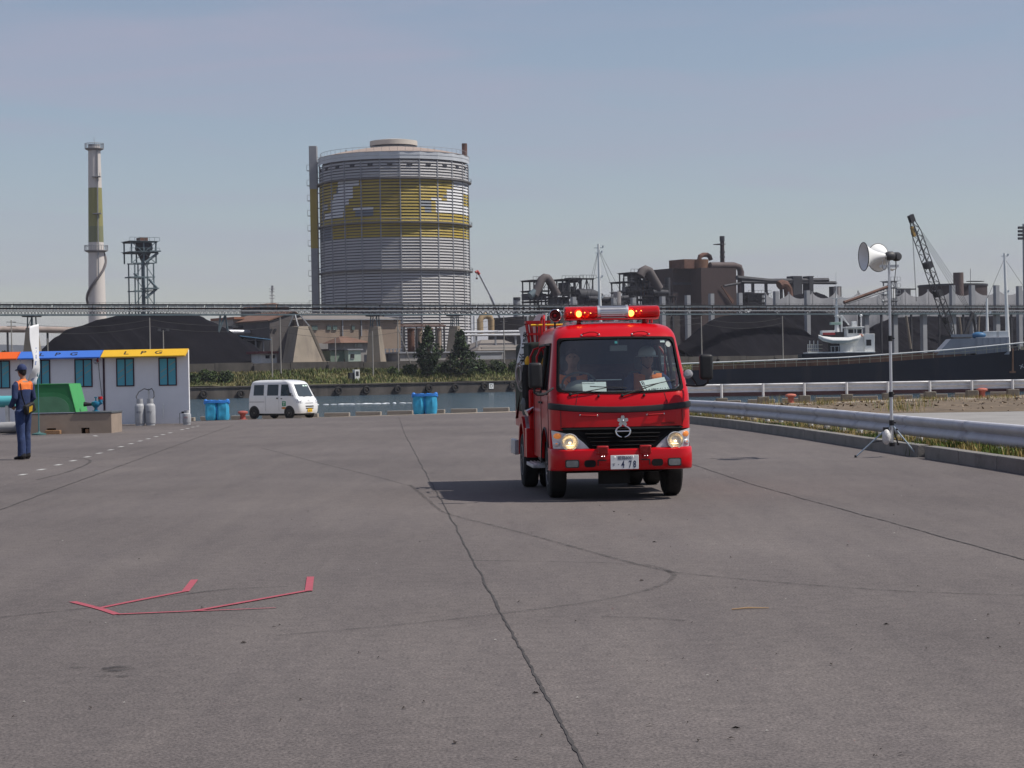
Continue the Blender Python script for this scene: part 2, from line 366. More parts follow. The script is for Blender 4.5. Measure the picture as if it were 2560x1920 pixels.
def S(xi, z, off=0., rc=.17):             # the cab's front skin
    h = hw(z); x = xi*h; r = min(rc, h*.5); y = lerp(T_y0, z)+.07*xi*xi; e = abs(x)-(h-r)
    if e > 0: y += r-math.sqrt(max(0, r*r-e*e))
    k = off
    nx = 0 if e <= 0 else math.copysign(min(1, e/r), x)
    return Vector((x+nx*k, y-k*math.sqrt(max(0.05, 1-nx*nx)), z+lerp(T_w, z)*xi*xi))
ZL = [.84, .9, .98, 1.04, 1.11, 1.19, 1.27, 1.40, 1.54, 1.68, 1.80, 1.86, 1.93, 1.98, 2.03, 2.07, 2.10, 2.12, 2.13]
LB = 2.55
def cabring(z, ins=0.):
    ww = wwf(z); pts = []; h = hw(z)-ins
    yc = S(1, z).y+.02
    fw = lerp([(.84, .56), (1.27, .56), (1.86, .82), (2.2, .95)], z)
    st = [LB, 2.28, 1.50, 1.38, max(fw, yc+.01)]
    if z > 2.05: st = [LB-(z-2.05)*2, 2.2, 1.6, 1.5, max(1.4, yc+.005)]
    zz = z+lerp(T_w, z)
    fr = [-(ww+(1-ww)*math.sin(math.pi/2*k/5)) for k in range(5, 0, -1)] + [ww*k/14 for k in range(-14, 15)] + [ww+(1-ww)*math.sin(math.pi/2*k/5) for k in range(1, 6)]
    for y in st: pts.append(Vector((-h, y, zz)))
    for f in fr: pts.append(S(f, z, -ins))
    for y in reversed(st): pts.append(Vector((h, y, zz)))
    return pts
NP = len(cabring(1.0)); i0 = 5+5                      # first windscreen column
def hole(i, j):
    z0, z1 = ZL[j], ZL[j+1]
    if i0 <= i < i0+28 and z0 >= 1.265 and z1 <= 1.935: return True
    side = i if i < 5 else NP-2-i
    if side in (1, 3) and z0 >= 1.265 and z1 <= 1.865: return True
    return False
b = MB(); RG = [cabring(z) for z in ZL]; b.grid(lambda i, j: RG[j][i], NP-1, len(ZL)-1, skip=hole)
top = RG[-1]; b.add(top, [tuple(range(len(top)))])
for j in range(len(ZL)-1): b.add([RG[j][0], RG[j+1][0], RG[j+1][-1], RG[j][-1]], [(0, 1, 2, 3)])
CAB = b.build('cab_shell', RED, TR, smooth=40)
b = MB(); RI = [cabring(min(z, 2.05), .045) for z in ZL[:16]]; b.grid(lambda i, j: RI[j][i], NP-1, 15, skip=hole); b.add([p-Vector((0, 0, .03)) for p in RI[-1]], [tuple(range(NP))])
for j in range(15): b.add([p+Vector((0, -.04, 0)) for p in (RI[j][0], RI[j+1][0], RI[j+1][-1], RI[j][-1])], [(0, 1, 2, 3)])
b.build('cab_lining', DARKI, TR, smooth=40)
# windscreen and its rubber
b = MB(); b.grid(lambda i, j: S((i/14-1)*wwf(1.27+.66*j/8), 1.27+.66*j/8, -.004), 28, 8); b.build('windscreen', WSG, TR)
def rr_path(ax, z0, z1, cr, n=7):
    P = []
    for (sx, sz, a0) in ((1, 1, 0), (-1, 1, 90), (-1, -1, 180), (1, -1, 270)):
        for k in range(n):
            a = R(a0+90*k/(n-1)); P.append((sx*(ax-cr)+cr*math.cos(a), (z1-cr if sz > 0 else z0+cr)+cr*math.sin(a)))
    Q = []
    for k, p in enumerate(P):                          # subdivide the long runs
        q = P[(k+1) % len(P)]; d = math.hypot(q[0]-p[0], q[1]-p[1]); m_ = max(1, int(d/.06))
        if k % n != n-1: m_ = 1
        else: m_ = 24 if abs(q[0]-p[0]) > .3 else 10
        for t in range(m_): Q.append((p[0]+(q[0]-p[0])*t/m_, p[1]+(q[1]-p[1])*t/m_))
    return Q
inner = rr_path(.98, 1.286, 1.915, .085); outer = rr_path(1.014, 1.26, 1.94, .05)
def wsp(u, off): return S(u[0]*wwf(u[1]), u[1], off)
b = MB(); n = len(inner); A = [wsp(p, .010) for p in outer]; B = [wsp(p, .012) for p in inner]; C_ = [wsp(p, -.02) for p in inner]; D_ = [wsp(p, -.004) for p in outer]
for P, Q in ((D_, A), (A, B), (B, C_)): b.add(P+Q, [(k, (k+1) % n, n+(k+1) % n, n+k) for k in range(n)])
b.build('windscreen_rubber', MBLK, TR, smooth=50)
# black waist strip
b = MB(); zs = [(1.035, 0.), (1.042, .016), (1.07, .02), (1.10, .016), (1.108, 0.)]
xi_l = [math.sin(math.pi/2*k/24) for k in range(-24, 25)]
b.grid(lambda i, j: S(xi_l[i], zs[j][0], zs[j][1]+.002), 48, 4)
b.build('waist_strip', BLK, TR)
# seams on the front panel
for sx in (-1, 1):
    b = MB(); b.tube([S(sx*.865, .87+.16*k/6, .001) for k in range(7)], .0035, 5); b.build('panel_seam', BLK, CAB)
    b = MB(); b.tube([S(sx*(.62+.03*k/4), 1.25-.13*k/4, .0015) for k in range(5)], .003, 5); b.build('panel_seam', BLK, CAB)
# grab handles on the front panel and above the windscreen
for sx in (-1, 1):
    b = MB(); P = [S(sx*.475+d/.83, 1.0, o) for d, o in ((-.10, .0), (-.085, .03), (0, .034), (.085, .03), (.10, 0))]; b.tube(P, .009, 8); h = b.build('grab_handle', RED2, TR)
    for d in (-.1, .1):
        b = MB(); b.ball(S(sx*.475+d/.83, 1.0, .004), .013, 8, 6); b.build('bolt', CHR, h)
    c = (-.42, .40)[sx > 0]
    b = MB(); b.tube([S(c-.14, 1.965, .0), S(c-.11, 1.985, .05), S(c-.03, 2.0, .06), S(c+.06, 2.0, .06), S(c+.11, 1.985, .05), S(c+.14, 1.965, 0)], .008, 8); h = b.build('grab_handle', RED2, TR)
    for d in (-.14, .14):
        b = MB(); b.ball(S(c+d, 1.965, .006), .014, 8, 6); b.build('bolt', CHR, h)
def wrap(b, z=.84):
    b.v = [(x, y + S(max(-1, min(1, x/.832)), z).y - S(0, z).y, zz) for x, y, zz in b.v]; return b
# lower front: dark backing, grille, headlights, bumper
b = MB()
for k in range(24):
    x0, x1 = -.80+1.6*k/24, -.80+1.6*(k+1)/24; b.add([(x0, .09, .55), (x1, .09, .55), (x1, .09, .86), (x0, .09, .86)], [(0, 1, 2, 3)])
wrap(b).build('nose_backing', BLK, TR, smooth=0)
def zig(outline, y, n=40):                              # fill an x-z outline with narrow columns so that it can be bent round the nose
    xs_ = [p[0] for p in outline]; a, c = min(xs_), max(xs_); cols = []
    for k in range(n+1):
        x = a+1e-4+(c-a-2e-4)*k/n; zz = []
        for p, q in zip(outline, outline[1:]+outline[:1]):
            if (p[0]-x)*(q[0]-x) < 0: zz.append(p[1]+(q[1]-p[1])*(x-p[0])/(q[0]-p[0]))
        cols.append((x, min(zz), max(zz)))
    return cols
def shell(b, outline, y, depth, n=40, sub=2):
    cols = zig(outline, y, n)
    b.grid(lambda i, j: (cols[i][0], y, cols[i][1]+(cols[i][2]-cols[i][1])*j/sub), n, sub)
    for e in (1, 2): b.grid(lambda i, j: (cols[i][0], y+depth*j, cols[i][e]), n, 1)
    for i in (0, n): b.add([(cols[i][0], y, cols[i][1]), (cols[i][0], y, cols[i][2]), (cols[i][0], y+depth, cols[i][2]), (cols[i][0], y+depth, cols[i][1])], [(0, 1, 2, 3)])
    return b
GO = [(-.735, .857), (-.70, .872), (.70, .872), (.735, .857), (.60, .822), (.50, .77), (.42, .70), (.365, .598), (-.365, .598), (-.42, .70), (-.50, .77), (-.60, .822)]
GR = wrap(shell(MB(), GO, .035, .06)).build('grille', MBLK, TR, smooth=30)
for z, w_ in ((.792, .44), (.748, .42), (.700, .385), (.655, .36), (.615, .345)):
    b = MB(); b.tube([(-w_+2*w_*k/16, .02, z) for k in range(17)], .021, 6, sq=(1, .5)); wrap(b).build('grille_slat', MBLK, GR)
b = MB(); b.tube([(-.70+1.4*k/24, .028, .845) for k in range(25)], .022, 6, sq=(1, .9)); wrap(b).build('grille_top_bar', MBLK, GR)
for sx in (-1, 1):
    OL = [(sx*x, z) for x, z in ((.822, .838), (.72, .812), (.62, .79), (.53, .748), (.46, .69), (.385, .612), (.55, .606), (.815, .625))]
    SIL = pm('lamp_silver', (.74, .76, .79), .3, metal=.3, var=.1, scale=10)
    HL = wrap(shell(MB(), OL, .045, .05, 30)).build('headlight', SIL, TR, smooth=30)
    b = MB(); b.lathe([(.096, -.050), (.088, -.034), (.068, -.012), (.04, .0), (.012, .005)], (sx*.625, .045, .700), (0, 1, 0), 24, cap=False); wrap(b).build('reflector', pm('lamp_reflector', (.62, .60, .56), .3, metal=.75, var=.25, scale=25), HL)
    b = MB(); b.lathe([(.096, -.052), (.102, -.05), (.102, -.02), (.096, -.02)], (sx*.625, .045, .700), (0, 1, 0), 24, cap=False); wrap(b).build('lamp_ring', SIL, HL)
    b = MB(); b.ball((sx*.625, .005, .690), (.017, .015, .013), 10, 7); b.ball((sx*.62, .012, .662), (.045, .006, .004), 10, 6); wrap(b).build('bulb', BULB, HL)
    for k in range(7):
        b = MB(); dz = -.075+k*.024; ww_ = math.sqrt(max(.0004, .09**2-dz*dz)); b.bar((sx*.625-ww_, -.004, .70+dz), (sx*.625+ww_, -.004, .70+dz), .003, .004); wrap(b).build('lens_rib', HLG, HL)
    b = MB(); b.ball((sx*.765, .03, .772), (.042, .022, .034), 12, 8); wrap(b).build('turn_signal', AMB, HL)
    b = MB(); b.ball((sx*.778, .032, .68), (.035, .02, .032), 12, 8); wrap(b).build('side_lamp', SIL, HL)
    b = MB(); b.ball((sx*.775, .018, .683), (.016, .008, .01), 8, 6); wrap(b).build('side_bulb', AMB, HL)
    cols = zig(OL, 0, 30); b = MB(); b.grid(lambda i, j: (cols[i][0], -.012+.03*(abs(j-1)), cols[i][1]+(cols[i][2]-cols[i][1])*j/2), 30, 2); wrap(b).build('lamp_glass', HLG, HL)
b = MB(); pr = [(.622, .075), (.618, .02), (.60, -.012), (.54, -.024), (.46, -.026), (.40, -.018), (.372, .0), (.36, .05)]
xb = [math.sin(math.pi/2*k/26) for k in range(-26, 27)]
def bump(i, j):
    p = S(xb[i], .84, .012); return Vector((p.x, p.y-.04+pr[j][1], pr[j][0]))
b.grid(bump, 52, 7)
for e in (0, 52):
    sx = -1 if e == 0 else 1
    b.grid(lambda i, j: bump(e, j) + Vector((0, .26*i/3, 0)), 3, 7)
BU = b.build('bumper', RED, TR, smooth=45)
def onbump(x, z, off=0.): p = S(x/.832, .84); return Vector((x, p.y-.055-.026-off, z))
for sx in (-1, 1):
    def slab(name, mat, x0, x1, z0, z1, par, off=.004, r=.02, d=.03):
        P = [(min(x1, max(x0, cx_+r*math.cos(R(a)))), cz_+r*math.sin(R(a))) for cx_, cz_, aa in ((x1-r, z1-r, 0), (x0+r, z1-r, 90), (x0+r, z0+r, 180), (x1-r, z0+r, 270)) for a in (aa, aa+30, aa+60, aa+90)]
        b = MB(); b.prism([onbump(x, z, off) for x, z in P], (0, d, 0)); return b.build(name, mat, par, smooth=25)
    a, c = sorted((sx*.535, sx*.675))
    slab('fog_lamp_rim', BLK, a-.012, c+.012, .40, .495, BU, .002)
    slab('fog_lamp', pm('fog_glass', (.22, .24, .25), .12, metal=.4, var=.2, scale=20), a, c, .41, .485, BU, .006)
    a, c = sorted((sx*.33, sx*.465)); slab('air_slot', pm('slot_black', (.004, .004, .005), .9), a, c, .405, .488, BU, .003, .03)
    b = MB(); a = sx*.255; b.bar(onbump(a-.05, .485, .002), onbump(a+.05, .485, .002), .012, .012); b.bar(onbump(a+sx*.05, .485, .002), onbump(a+sx*.05, .42, .002), .012, .012); b.build('tow_slot', BLK, BU)
    # strobe lamps bracketed above the bumper
    cx_ = sx*.249 if sx < 0 else .256
    b = MB(); b.lohi((cx_-.066, -.075, .555), (cx_+.066, .0, .652)); SB = b.build('strobe_lamp', RED2, TR, bevel=.008)
    b = MB(); b.lohi((cx_-.052, -.082, .567), (cx_+.052, -.0755, .636)); b.build('strobe_lens', pm('dark_red_lens', (.20, .008, .01), .12, var=.3, scale=30), SB, bevel=.004)
    b = MB(); b.lohi((cx_-.03, -.07, .515), (cx_+.03, -.062, .556)); b.build('bracket', RED2, SB)
    for d in (-.016, .016):
        b = MB(); b.ball((cx_+d, -.074, .528), .007, 8, 5); b.build('bolt', CHR, SB)
# number plate
b = MB(); b.lohi((-.165, -.098, .377), (.165, -.09, .542)); NPL = b.build('number_plate', pm('plate_white', (.72, .73, .74), .5, var=.03), TR, bevel=.006)
yp = -.0995
put_text('plate_lettering', '姫路800', .05, INKB, NPL, (0, yp, .507), (1, 0, 0), (0, 0, 1), .95, .0006)
put_text('plate_lettering', 'す', .04, INKB, NPL, (-.128, yp, .43), (1, 0, 0), (0, 0, 1), 1, .0006)
put_text('plate_lettering', '・', .05, INKB, NPL, (-.072, yp, .43), (1, 0, 0), (0, 0, 1), 1, .0006)
for ch, x in (('4', -.02), ('7', .065), ('8', .118)):
    put_text('plate_lettering', ch, .115, INKB, NPL, (x, yp, .431), (1, 0, 0), (0, 0, 1), .62, .0006, .002)
for x in (-.115, .105):
    b = MB(); b.ball((x, -.099, .52), .006, 8, 5); b.build('bolt', CHR, NPL)
# maker's ring, blossom emblem, name
def arc(a0, a1, rx, rz, z, y, n=14): return [(rx*math.cos(R(a0+(a1-a0)*k/n)), y, z+rz*math.sin(R(a0+(a1-a0)*k/n))) for k in range(n+1)]
b = MB(); zc = .815
for s_ in (-1, 1): b.tube(arc(90-s_*14, 90-s_*168, .085, .066, zc, -.005), [.004+.008*math.sin(math.pi*(k+1)/16) for k in range(15)], 8)
b.tube([(-.08, -.005, zc+.004), (0, -.007, zc+.004), (.08, -.005, zc+.004)], .0085, 8); b.build('maker_badge', CHR, TR)
b = MB(); zc = .938
for k in range(5):
    a = R(90+72*k); d = Vector((math.cos(a), 0, math.sin(a))); e = Vector((-d.z, 0, d.x))
    P = [Vector((0, 0, zc))+d*u+e*v for u, v in ((.0, 0), (.03, .021), (.052, .021), (.068, .009), (.060, 0), (.068, -.009), (.052, -.021), (.03, -.021))]
    b.prism([p+Vector((0, .02, 0)) for p in P], (0, -.014, 0))
b.ball((0, .004, zc), (.016, .01, .016), 10, 6); b.build('blossom_emblem', STEEL, TR, smooth=25)
p = S(.655, .897, .004); put_text('name_lettering', 'DUTRO', .034, pm('dull_badge', (.10, .03, .03), .35, metal=.6), TR, p, (1, .08, 0), (0, 0, 1), 1.35, .002)
# wipers
for (x0, x1, tip0, tip1) in ((-.60, None, (-.37, 1.345), (.07, 1.325)), (.01, None, (.26, 1.335), (.68, 1.40))):
    pv = S(x0/.83, 1.235, .025); m0 = wsp(((tip0[0]+tip1[0])/2/(.83*wwf(1.33)), (tip0[1]+tip1[1])/2), .035)
    b = MB(); b.tube([pv, (pv+m0)/2+Vector((0, -.01, 0)), m0], [.009, .007, .005], 6)
    wi = b.build('wiper', BLK, TR)
    b = MB(); b.tube([wsp((tip0[0]/(.83*wwf(1.33)), tip0[1]), .025)]+[m0+Vector((0, .008, 0))]+[wsp((tip1[0]/(.83*wwf(1.33)), tip1[1]), .025)], .006, 6); b.build('wiper_blade', BLK, wi)
    b = MB(); b.lathe([(.018, 0), (.018, .02), (.012, .026)], S(x0/.83, 1.235, 0), (0, -1, .3), 10); b.build('wiper_pivot', BLK, wi)
for x in (-.27, .27):
    b = MB(); b.lathe([(.014, 0), (.016, .02), (.008, .028)], S(x/.83, 1.228, 0), (0, -1, .3), 10); b.build('washer_nozzle', BLK, TR)
# stickers and mirror inside the glass
b = MB(); P = [wsp((x, z), -.012) for x, z in ((-.035, 1.885), (.01, 1.885), (.01, 1.855), (-.035, 1.855))]; b.add(P, [(0, 1, 2, 3)]); b.build('inspection_sticker', pm('teal_sticker', (.03, .36, .36), .6), TR, smooth=0)
b = MB(); b.add([wsp((x, z), -.012) for x, z in ((.76, 1.895), (.84, 1.895), (.84, 1.865), (.76, 1.865))], [(0, 1, 2, 3)]); b.build('paper_sticker', PAPER, TR, smooth=0)
b = MB(); b.add([wsp((.90+.05*math.cos(R(a)), 1.845+.035*math.sin(R(a))), -.012) for a in range(0, 360, 24)], [tuple(range(15))]); b.build('round_sticker', pm('pinkish_white', (.72, .62, .60), .6, var=.15, scale=20), TR, smooth=0)
b = MB(); b.lohi((-.07, .56, 1.765), (.14, .59, 1.835)); b.bar((.03, .575, 1.83), (.03, .56, 1.93), .012); b.build('cab_mirror', GREYI, TR, bevel=.012)
# outside mirrors
b = MB(); b.box((-1.02, .02, 1.49), (.155, .10, .30)); ML = b.build('side_mirror', BLK, TR, bevel=.035, seg=4)
b = MB(); b.tube([(-.80, .19, 1.335), (-.86, .10, 1.30), (-.93, .05, 1.262), (-1.0, .04, 1.262), (-1.035, .03, 1.29), (-1.035, .02, 1.36)], .014, 8); b.build('mirror_arm', BLK, ML)
b = MB(); b.box((1.0, .02, 1.555), (.155, .10, .30)); ML = b.build('side_mirror', BLK, TR, bevel=.035, seg=4)
b = MB(); b.tube([(.79, .19, 1.345), (.88, .08, 1.335), (.97, .04, 1.34), (1.02, .03, 1.37), (1.02, .02, 1.42)], .014, 8); b.tube([(.90, .07, 1.335), (.86, .05, 1.40), (.80, .03, 1.47)], .010, 8); b.build('mirror_arm', BLK, ML)
b = MB(); b.lathe([(.0, -.035), (.04, -.028), (.058, -.008), (.06, 0), (.0, .004)], (.785, .02, 1.475), (.35, .8, -.45), 16); b.build('convex_mirror', pm('grey_mirror_back', (.28, .28, .30), .35), TR)
# light bar
def stad(x, ry=.105, rz=.082, n=20): return [Vector((x, .92+ry*math.cos(2*math.pi*k/n), 2.235+rz*math.copysign(abs(math.sin(2*math.pi*k/n))**.8, math.sin(2*math.pi*k/n)))) for k in range(n)]
LBR = MB(); LBR.lohi((-.56, .80, 2.148), (.56, 1.04, 2.162)); LBO = LBR.build('light_bar', RED2, TR, bevel=.006)
for (x0, x1, s_) in ((-.565, -.175, -1), (.195, .565, 1)):
    b = MB(); e0, e1 = (x0, x1); rings = [stad(e0+(e1-e0)*k/6) for k in range(7)]
    end = e0 if s_ < 0 else e1; cap = [stad(end-s_*.0, .105, .082), stad(end+s_*.012, .097, .074), stad(end+s_*.018, .08, .058)]
    b.loft(rings, cap=False); b.loft(cap, cap=True); b.build('red_lens', REDG, LBO, smooth=50)
    for q in range(4):
        xx = x0+.05+(x1-x0-.1)*q/3; b = MB(); b.lathe([(.055, -.05), (.05, -.02), (.03, .0), (.004, .006)], (xx, .95, 2.235), (random.uniform(-.5, .5), 1, random.uniform(-.2, .3)), 14, cap=False); b.build('reflector', pm('red_reflector', (.7, .10, .08), .35, metal=.9), LBO)
    b = MB(); b.lohi((x0+.02, .97, 2.165), (x1-.02, 1.0, 2.29)); b.build('lamp_backing', pm('deep_red', (.16, .008, .01), .4), LBO)
for (xx, w_) in ((-.405, .034), (.235, .036)):
    b = MB(); b.ball((xx, .865, 2.225), (w_, .03, .04), 12, 8); b.build('flash_lamp', FLASH, LBO)
for xx in (-.50, -.33, -.26, .30, .36):
    b = MB(); b.ball((xx, .88, 2.235+random.uniform(-.03, .03)), .0065, 8, 5); b.build('led', FLASH, LBO)
b = MB(); b.loft([stad(-.176, .108, .085), stad(.196, .108, .085)]); SP = b.build('siren_box', STEEL, LBO, smooth=50)
for k in range(6):
    z = 2.175+.024*k; b = MB(); yy = .92-.110*math.sqrt(max(.1, 1-((z-2.235)/.087)**2)); b.bar((-.14, yy, z), (.16, yy, z), .010, .008); b.build('siren_slat', pm('light_silver', (.62, .62, .64), .35, metal=.7), SP)
for x in (-.165, .185):
    b = MB(); b.loft([stad(x-.014, .112, .089), stad(x+.014, .112, .089)]); b.build('siren_band', pm('light_silver', (.6, .6, .6), .35), SP, smooth=50)
for x in (-.40, .40):
    b = MB(); b.lathe([(.04, 0), (.026, .012), (.024, .05)], (x, .92, 2.102), (0, 0, 1), 12); b.build('bar_foot', RED2, LBO)
# search lamp beside the bar, roof rack bits
b = MB(); b.lathe([(.072, -.055), (.078, -.05), (.074, 0), (.05, .045), (.02, .06)], (-.66, 1.25, 2.22), (0, 1, 0), 20, cap=False); SL = b.build('search_lamp', CHR, TR)
b = MB(); b.lathe([(.070, -.03), (.045, .0), (.02, .012), (.004, .014)], (-.66, 1.25, 2.22), (0, 1, 0), 20, cap=False); b.build('reflector', pm('pinkish_reflector', (.75, .45, .45), .12, metal=.9), SL)
b = MB(); b.lathe([(.0, -.04), (.018, -.035), (.02, -.01)], (-.66, 1.25, 2.22), (0, 1, 0), 10); b.build('lamp_centre', RED2, SL)
b = MB(); b.cyl((-.66, 1.25, 2.14), (-.66, 1.25, 2.06), .012); b.build('lamp_post', BLK, SL)
b = MB(); b.cyl((-.86, 2.4, 2.13), (-.45, 2.4, 2.13), .014); b.build('yellow_pole', YEL, TR)
for x in (-.72, .66):
    b = MB(); b.tube([(x, 2.1, 2.05), (x, 2.1, 2.2), (x+.01, 2.16, 2.24), (x+.01, 2.4, 2.24), (x, 2.46, 2.2), (x, 2.46, 1.95)], .016, 8); b.build('rack_hoop', RED2, TR)
b = MB(); b.lohi((-.5, 2.3, 2.08), (.55, 2.4, 2.12)); b.build('roof_crossbar', RED2, TR)
for k in range(12):
    b = MB(); b.lohi((-.42+.07*k, 2.2, 2.115), (-.385+.07*k, 3.4, 2.16)); b.build('folded_ladder_rung', STEEL, TR)
# side panels with the wheel arch, doors and handles
for sx in (-1, 1):
    P = [(.30, .40), (.30, .845), (2.55, .845), (2.55, .46), (1.46, .46)] + [(.98+.47*math.cos(R(a)), .40+.44*math.sin(R(a))) for a in range(8, 173, 12)]
    b = MB(); b.prism([(sx*.802, y, z) for y, z in P], (sx*.03, 0, 0)); b.build('side_panel', RED, TR, smooth=30)
    b = MB(); b.tube([(sx*.835, .98+.48*math.cos(R(a)), .40+.45*math.sin(R(a))) for a in range(0, 181, 12)], .012, 6); b.build('arch_lip', BLK, TR)
    for y in (.5, 1.44, 2.4):
        b = MB(); b.bar((sx*.8345, y, .5), (sx*.8345, y, 1.24), .006, .006); b.build('door_seam', BLK, TR)
    for y in (1.3, 1.6):
        b = MB(); b.lohi((sx*.83, y-.06, 1.14), (sx*.852, y+.06, 1.165)); b.build('door_handle', BLK, TR)
    for y, z0 in ((1.44, 1.30), (2.42, 1.30)):
        x = sx*.80; b = MB(); b.tube([(x, y, z0), (x+sx*.07, y, z0+.03), (x+sx*.075, y, z0+.42), (x+sx*.02, y+.06, z0+.52), (x-sx*.05, y+.06, z0+.54)], .014, 8); b.build('grab_rail', RED2, TR)
    for (ya, yb) in ((.62, 1.38), (1.50, 2.28)):
        b = MB(); P = []
        for z in (1.262, 1.865):
            y0_ = lerp([(1.27, .56), (1.86, .82)], z) if ya < 1 else ya; P.append(((sx*(hw(z)+.004), y0_, z), (sx*(hw(z)+.004), yb, z)))
        for p, q in (P[0], P[1], (P[0][0], P[1][0]), (P[0][1], P[1][1])): b.bar(p, q, .022, .022)
        b.build('window_frame', BLK, TR)
        if ya > 1 or sx > 0:
            b = MB(); b.add([P[0][0], P[0][1], P[1][1], P[1][0]], [(0, 1, 2, 3)]); b.build('side_window', WSG, TR, smooth=0)
# wheels
def wheel(name, loc, r, w_, parent, rimc=STEEL):
    sx = 1 if loc[0] > 0 else -1; a = (sx, 0, 0); h = w_/2
    b = MB(); b.lathe([(r*.56, -h), (r*.90, -h), (r*.98, -h*.8), (r, -h*.55), (r, h*.55), (r*.98, h*.8), (r*.90, h), (r*.56, h)], loc, a, 32, cap=True); t = b.build(name, TYRE, parent)
    for k in range(28):
        an = 2*math.pi*k/28; c = Vector(loc)+Vector((0, math.cos(an)*r, math.sin(an)*r)); b = MB()
    b = MB(); b.lathe([(r*.57, h*.98), (r*.55, h*1.02), (r*.50, h*.7), (r*.30, h*.45), (r*.27, h*.9), (r*.10, h*1.0), (0.001, h*1.0)], loc, a, 24, cap=False); rm = b.build('rim', rimc, t)
    for k in range(6):
        an = 2*math.pi*k/6; b = MB(); p = Vector(loc)+Vector((sx*h*.62, math.cos(an)*r*.22, math.sin(an)*r*.22)); b.cyl(p, p+Vector((sx*.05*r/.36, 0, 0)), .014*r/.36, n=6); b.build('wheel_nut', CHR, rm)
    return t
for sx in (-1, 1):
    wheel('wheel', (sx*.705, .98, .362), .362, .20, TR)
    wheel('wheel', (sx*.82, 3.45, .362), .362, .20, TR); wheel('wheel', (sx*.575, 3.45, .362), .362, .20, TR)
b = MB(); b.cyl((-.6, .98, .34), (.6, .98, .34), .05); b.build('axle', BLK, TR); b = MB(); b.cyl((-.6, 3.45, .37), (.6, 3.45, .37), .07); b.ball((0, 3.45, .37), .17); b.build('axle', BLK, TR)
b = MB(); b.lohi((-.45, .35, .44), (.42, 4.9, .62)); b.lohi((-.27, .25, .19), (.10, .28, .42)); b.lohi((-.7, 1.5, .34), (-.42, 2.3, .6)); b.lohi((.40, 1.5, .30), (.7, 2.4, .6)); b.build('chassis', pm('underbody_black', (.012, .012, .012), .9), TR)
b = MB(); b.lohi((-.60, .32, .5), (.60, 2.5, .84)); b.build('engine_cover', pm('underbody_black', (.012, .012, .012), .9), TR)
# rear body
b = MB(); b.lohi((-.88, 2.64, .78), (.88, 4.95, 1.30)); b.build('pump_body', RED, TR, bevel=.02)
b = MB(); b.lohi((-.87, 2.70, 1.30), (.87, 4.9, 1.92)); b.build('hose_bed', pm('dark_green_cover', (.02, .026, .022), .8, var=.3, scale=5, bump=.5, bscale=8), TR, bevel=.05)
b = MB(); b.lohi((-.905, 3.0, 1.0), (-.865, 4.6, 1.62)); b.build('side_tarpaulin', OLIVE, TR, bevel=.02)
b = MB(); b.add([(-.95, 3.1, 1.3), (-1.0, 3.08, 1.05), (-1.03, 3.06, .92), (-.98, 3.2, .92), (-.94, 3.24, 1.3)], [(0, 1, 2, 3, 4)]); b.build('canvas_flap', pm('brown_strap', (.10, .06, .04), .85), TR, smooth=0)
for sx in (-1, 1):
    b = MB(); ro, ri = .52, .43
    Po = [(3.45+ro*math.cos(R(a)), .42+ro*math.sin(R(a))) for a in range(0, 181, 12)]; Pi = [(3.45+ri*math.cos(R(a)), .42+ri*math.sin(R(a))) for a in range(180, -1, -12)]
    n = len(Po); xo = sx*.925
    P0 = [(xo, y, z) for y, z in Po]; P1 = [(xo, y, z) for y, z in Pi[::-1]]; Q0 = [(sx*.60, y, z) for y, z in Po]; Q1 = [(sx*.60, y, z) for y, z in Pi[::-1]]
    for A_, B_ in ((P0, P1), (P0, Q0), (P1, Q1)): b.add(A_+B_, [(k, k+1, n+k+1, n+k) for k in range(n-1)])
    FE = b.build('fender', RED, TR, smooth=40)
    b = MB(); b.lohi((sx*.60, 2.66, .42), (sx*.92, 2.93, .80)); b.build('fender_box', RED, TR, bevel=.01)
    b = MB(); b.prism([(sx*.75, 2.655, .803), (sx*.922, 2.655, .803), (sx*.922, 2.9, .955), (sx*.75, 2.9, .955)], (0, 0, .006)); b.build('tread_plate', ALU, TR)
    b = MB(); b.lohi((sx*.66, 1.62, .33), (sx*.93, 2.60, .375)); ST = b.build('step', ALU, TR, bevel=.006)
    for k in range(5):
        b = MB(); b.lohi((sx*(.69+.045*k), 1.64, .375), (sx*(.705+.045*k), 2.58, .384)); b.build('step_rib', STEEL, ST)
    b = MB(); b.lohi((sx*.70, 1.9, .40), (sx*.80, 2.35, .64)); b.build('battery_box', BLK, TR, bevel=.02)
    b = MB(); b.lohi((sx*.90, 4.2, .40), (sx*.96, 4.9, .60)); b.build('side_step', ALU, TR, bevel=.008)
# suction hose loops and couplings on the side
b = MB(); b.tube([(-.90, 2.78, .98), (-.93, 2.76, 1.12), (-.90, 2.78, 1.2), (-.82, 2.78, 1.23)], .055, 12); b.build('suction_outlet', pm('grey_casting', (.14, .15, .15), .5, metal=.5), TR)
b = MB(); b.cyl((-.92, 2.62, 1.0), (-.80, 2.66, 1.06), .045, .04, 14); b.build('hose_coupling', CHR, TR)
for k in range(4):
    b = MB(); y = 2.74+.03*k; x = -.885-.02*(k % 2); b.tube([(x, y, 1.0), (x, y, 1.5), (x+.02, y, 1.62)], .05, 10); b.build('suction_hose', RUB, TR)
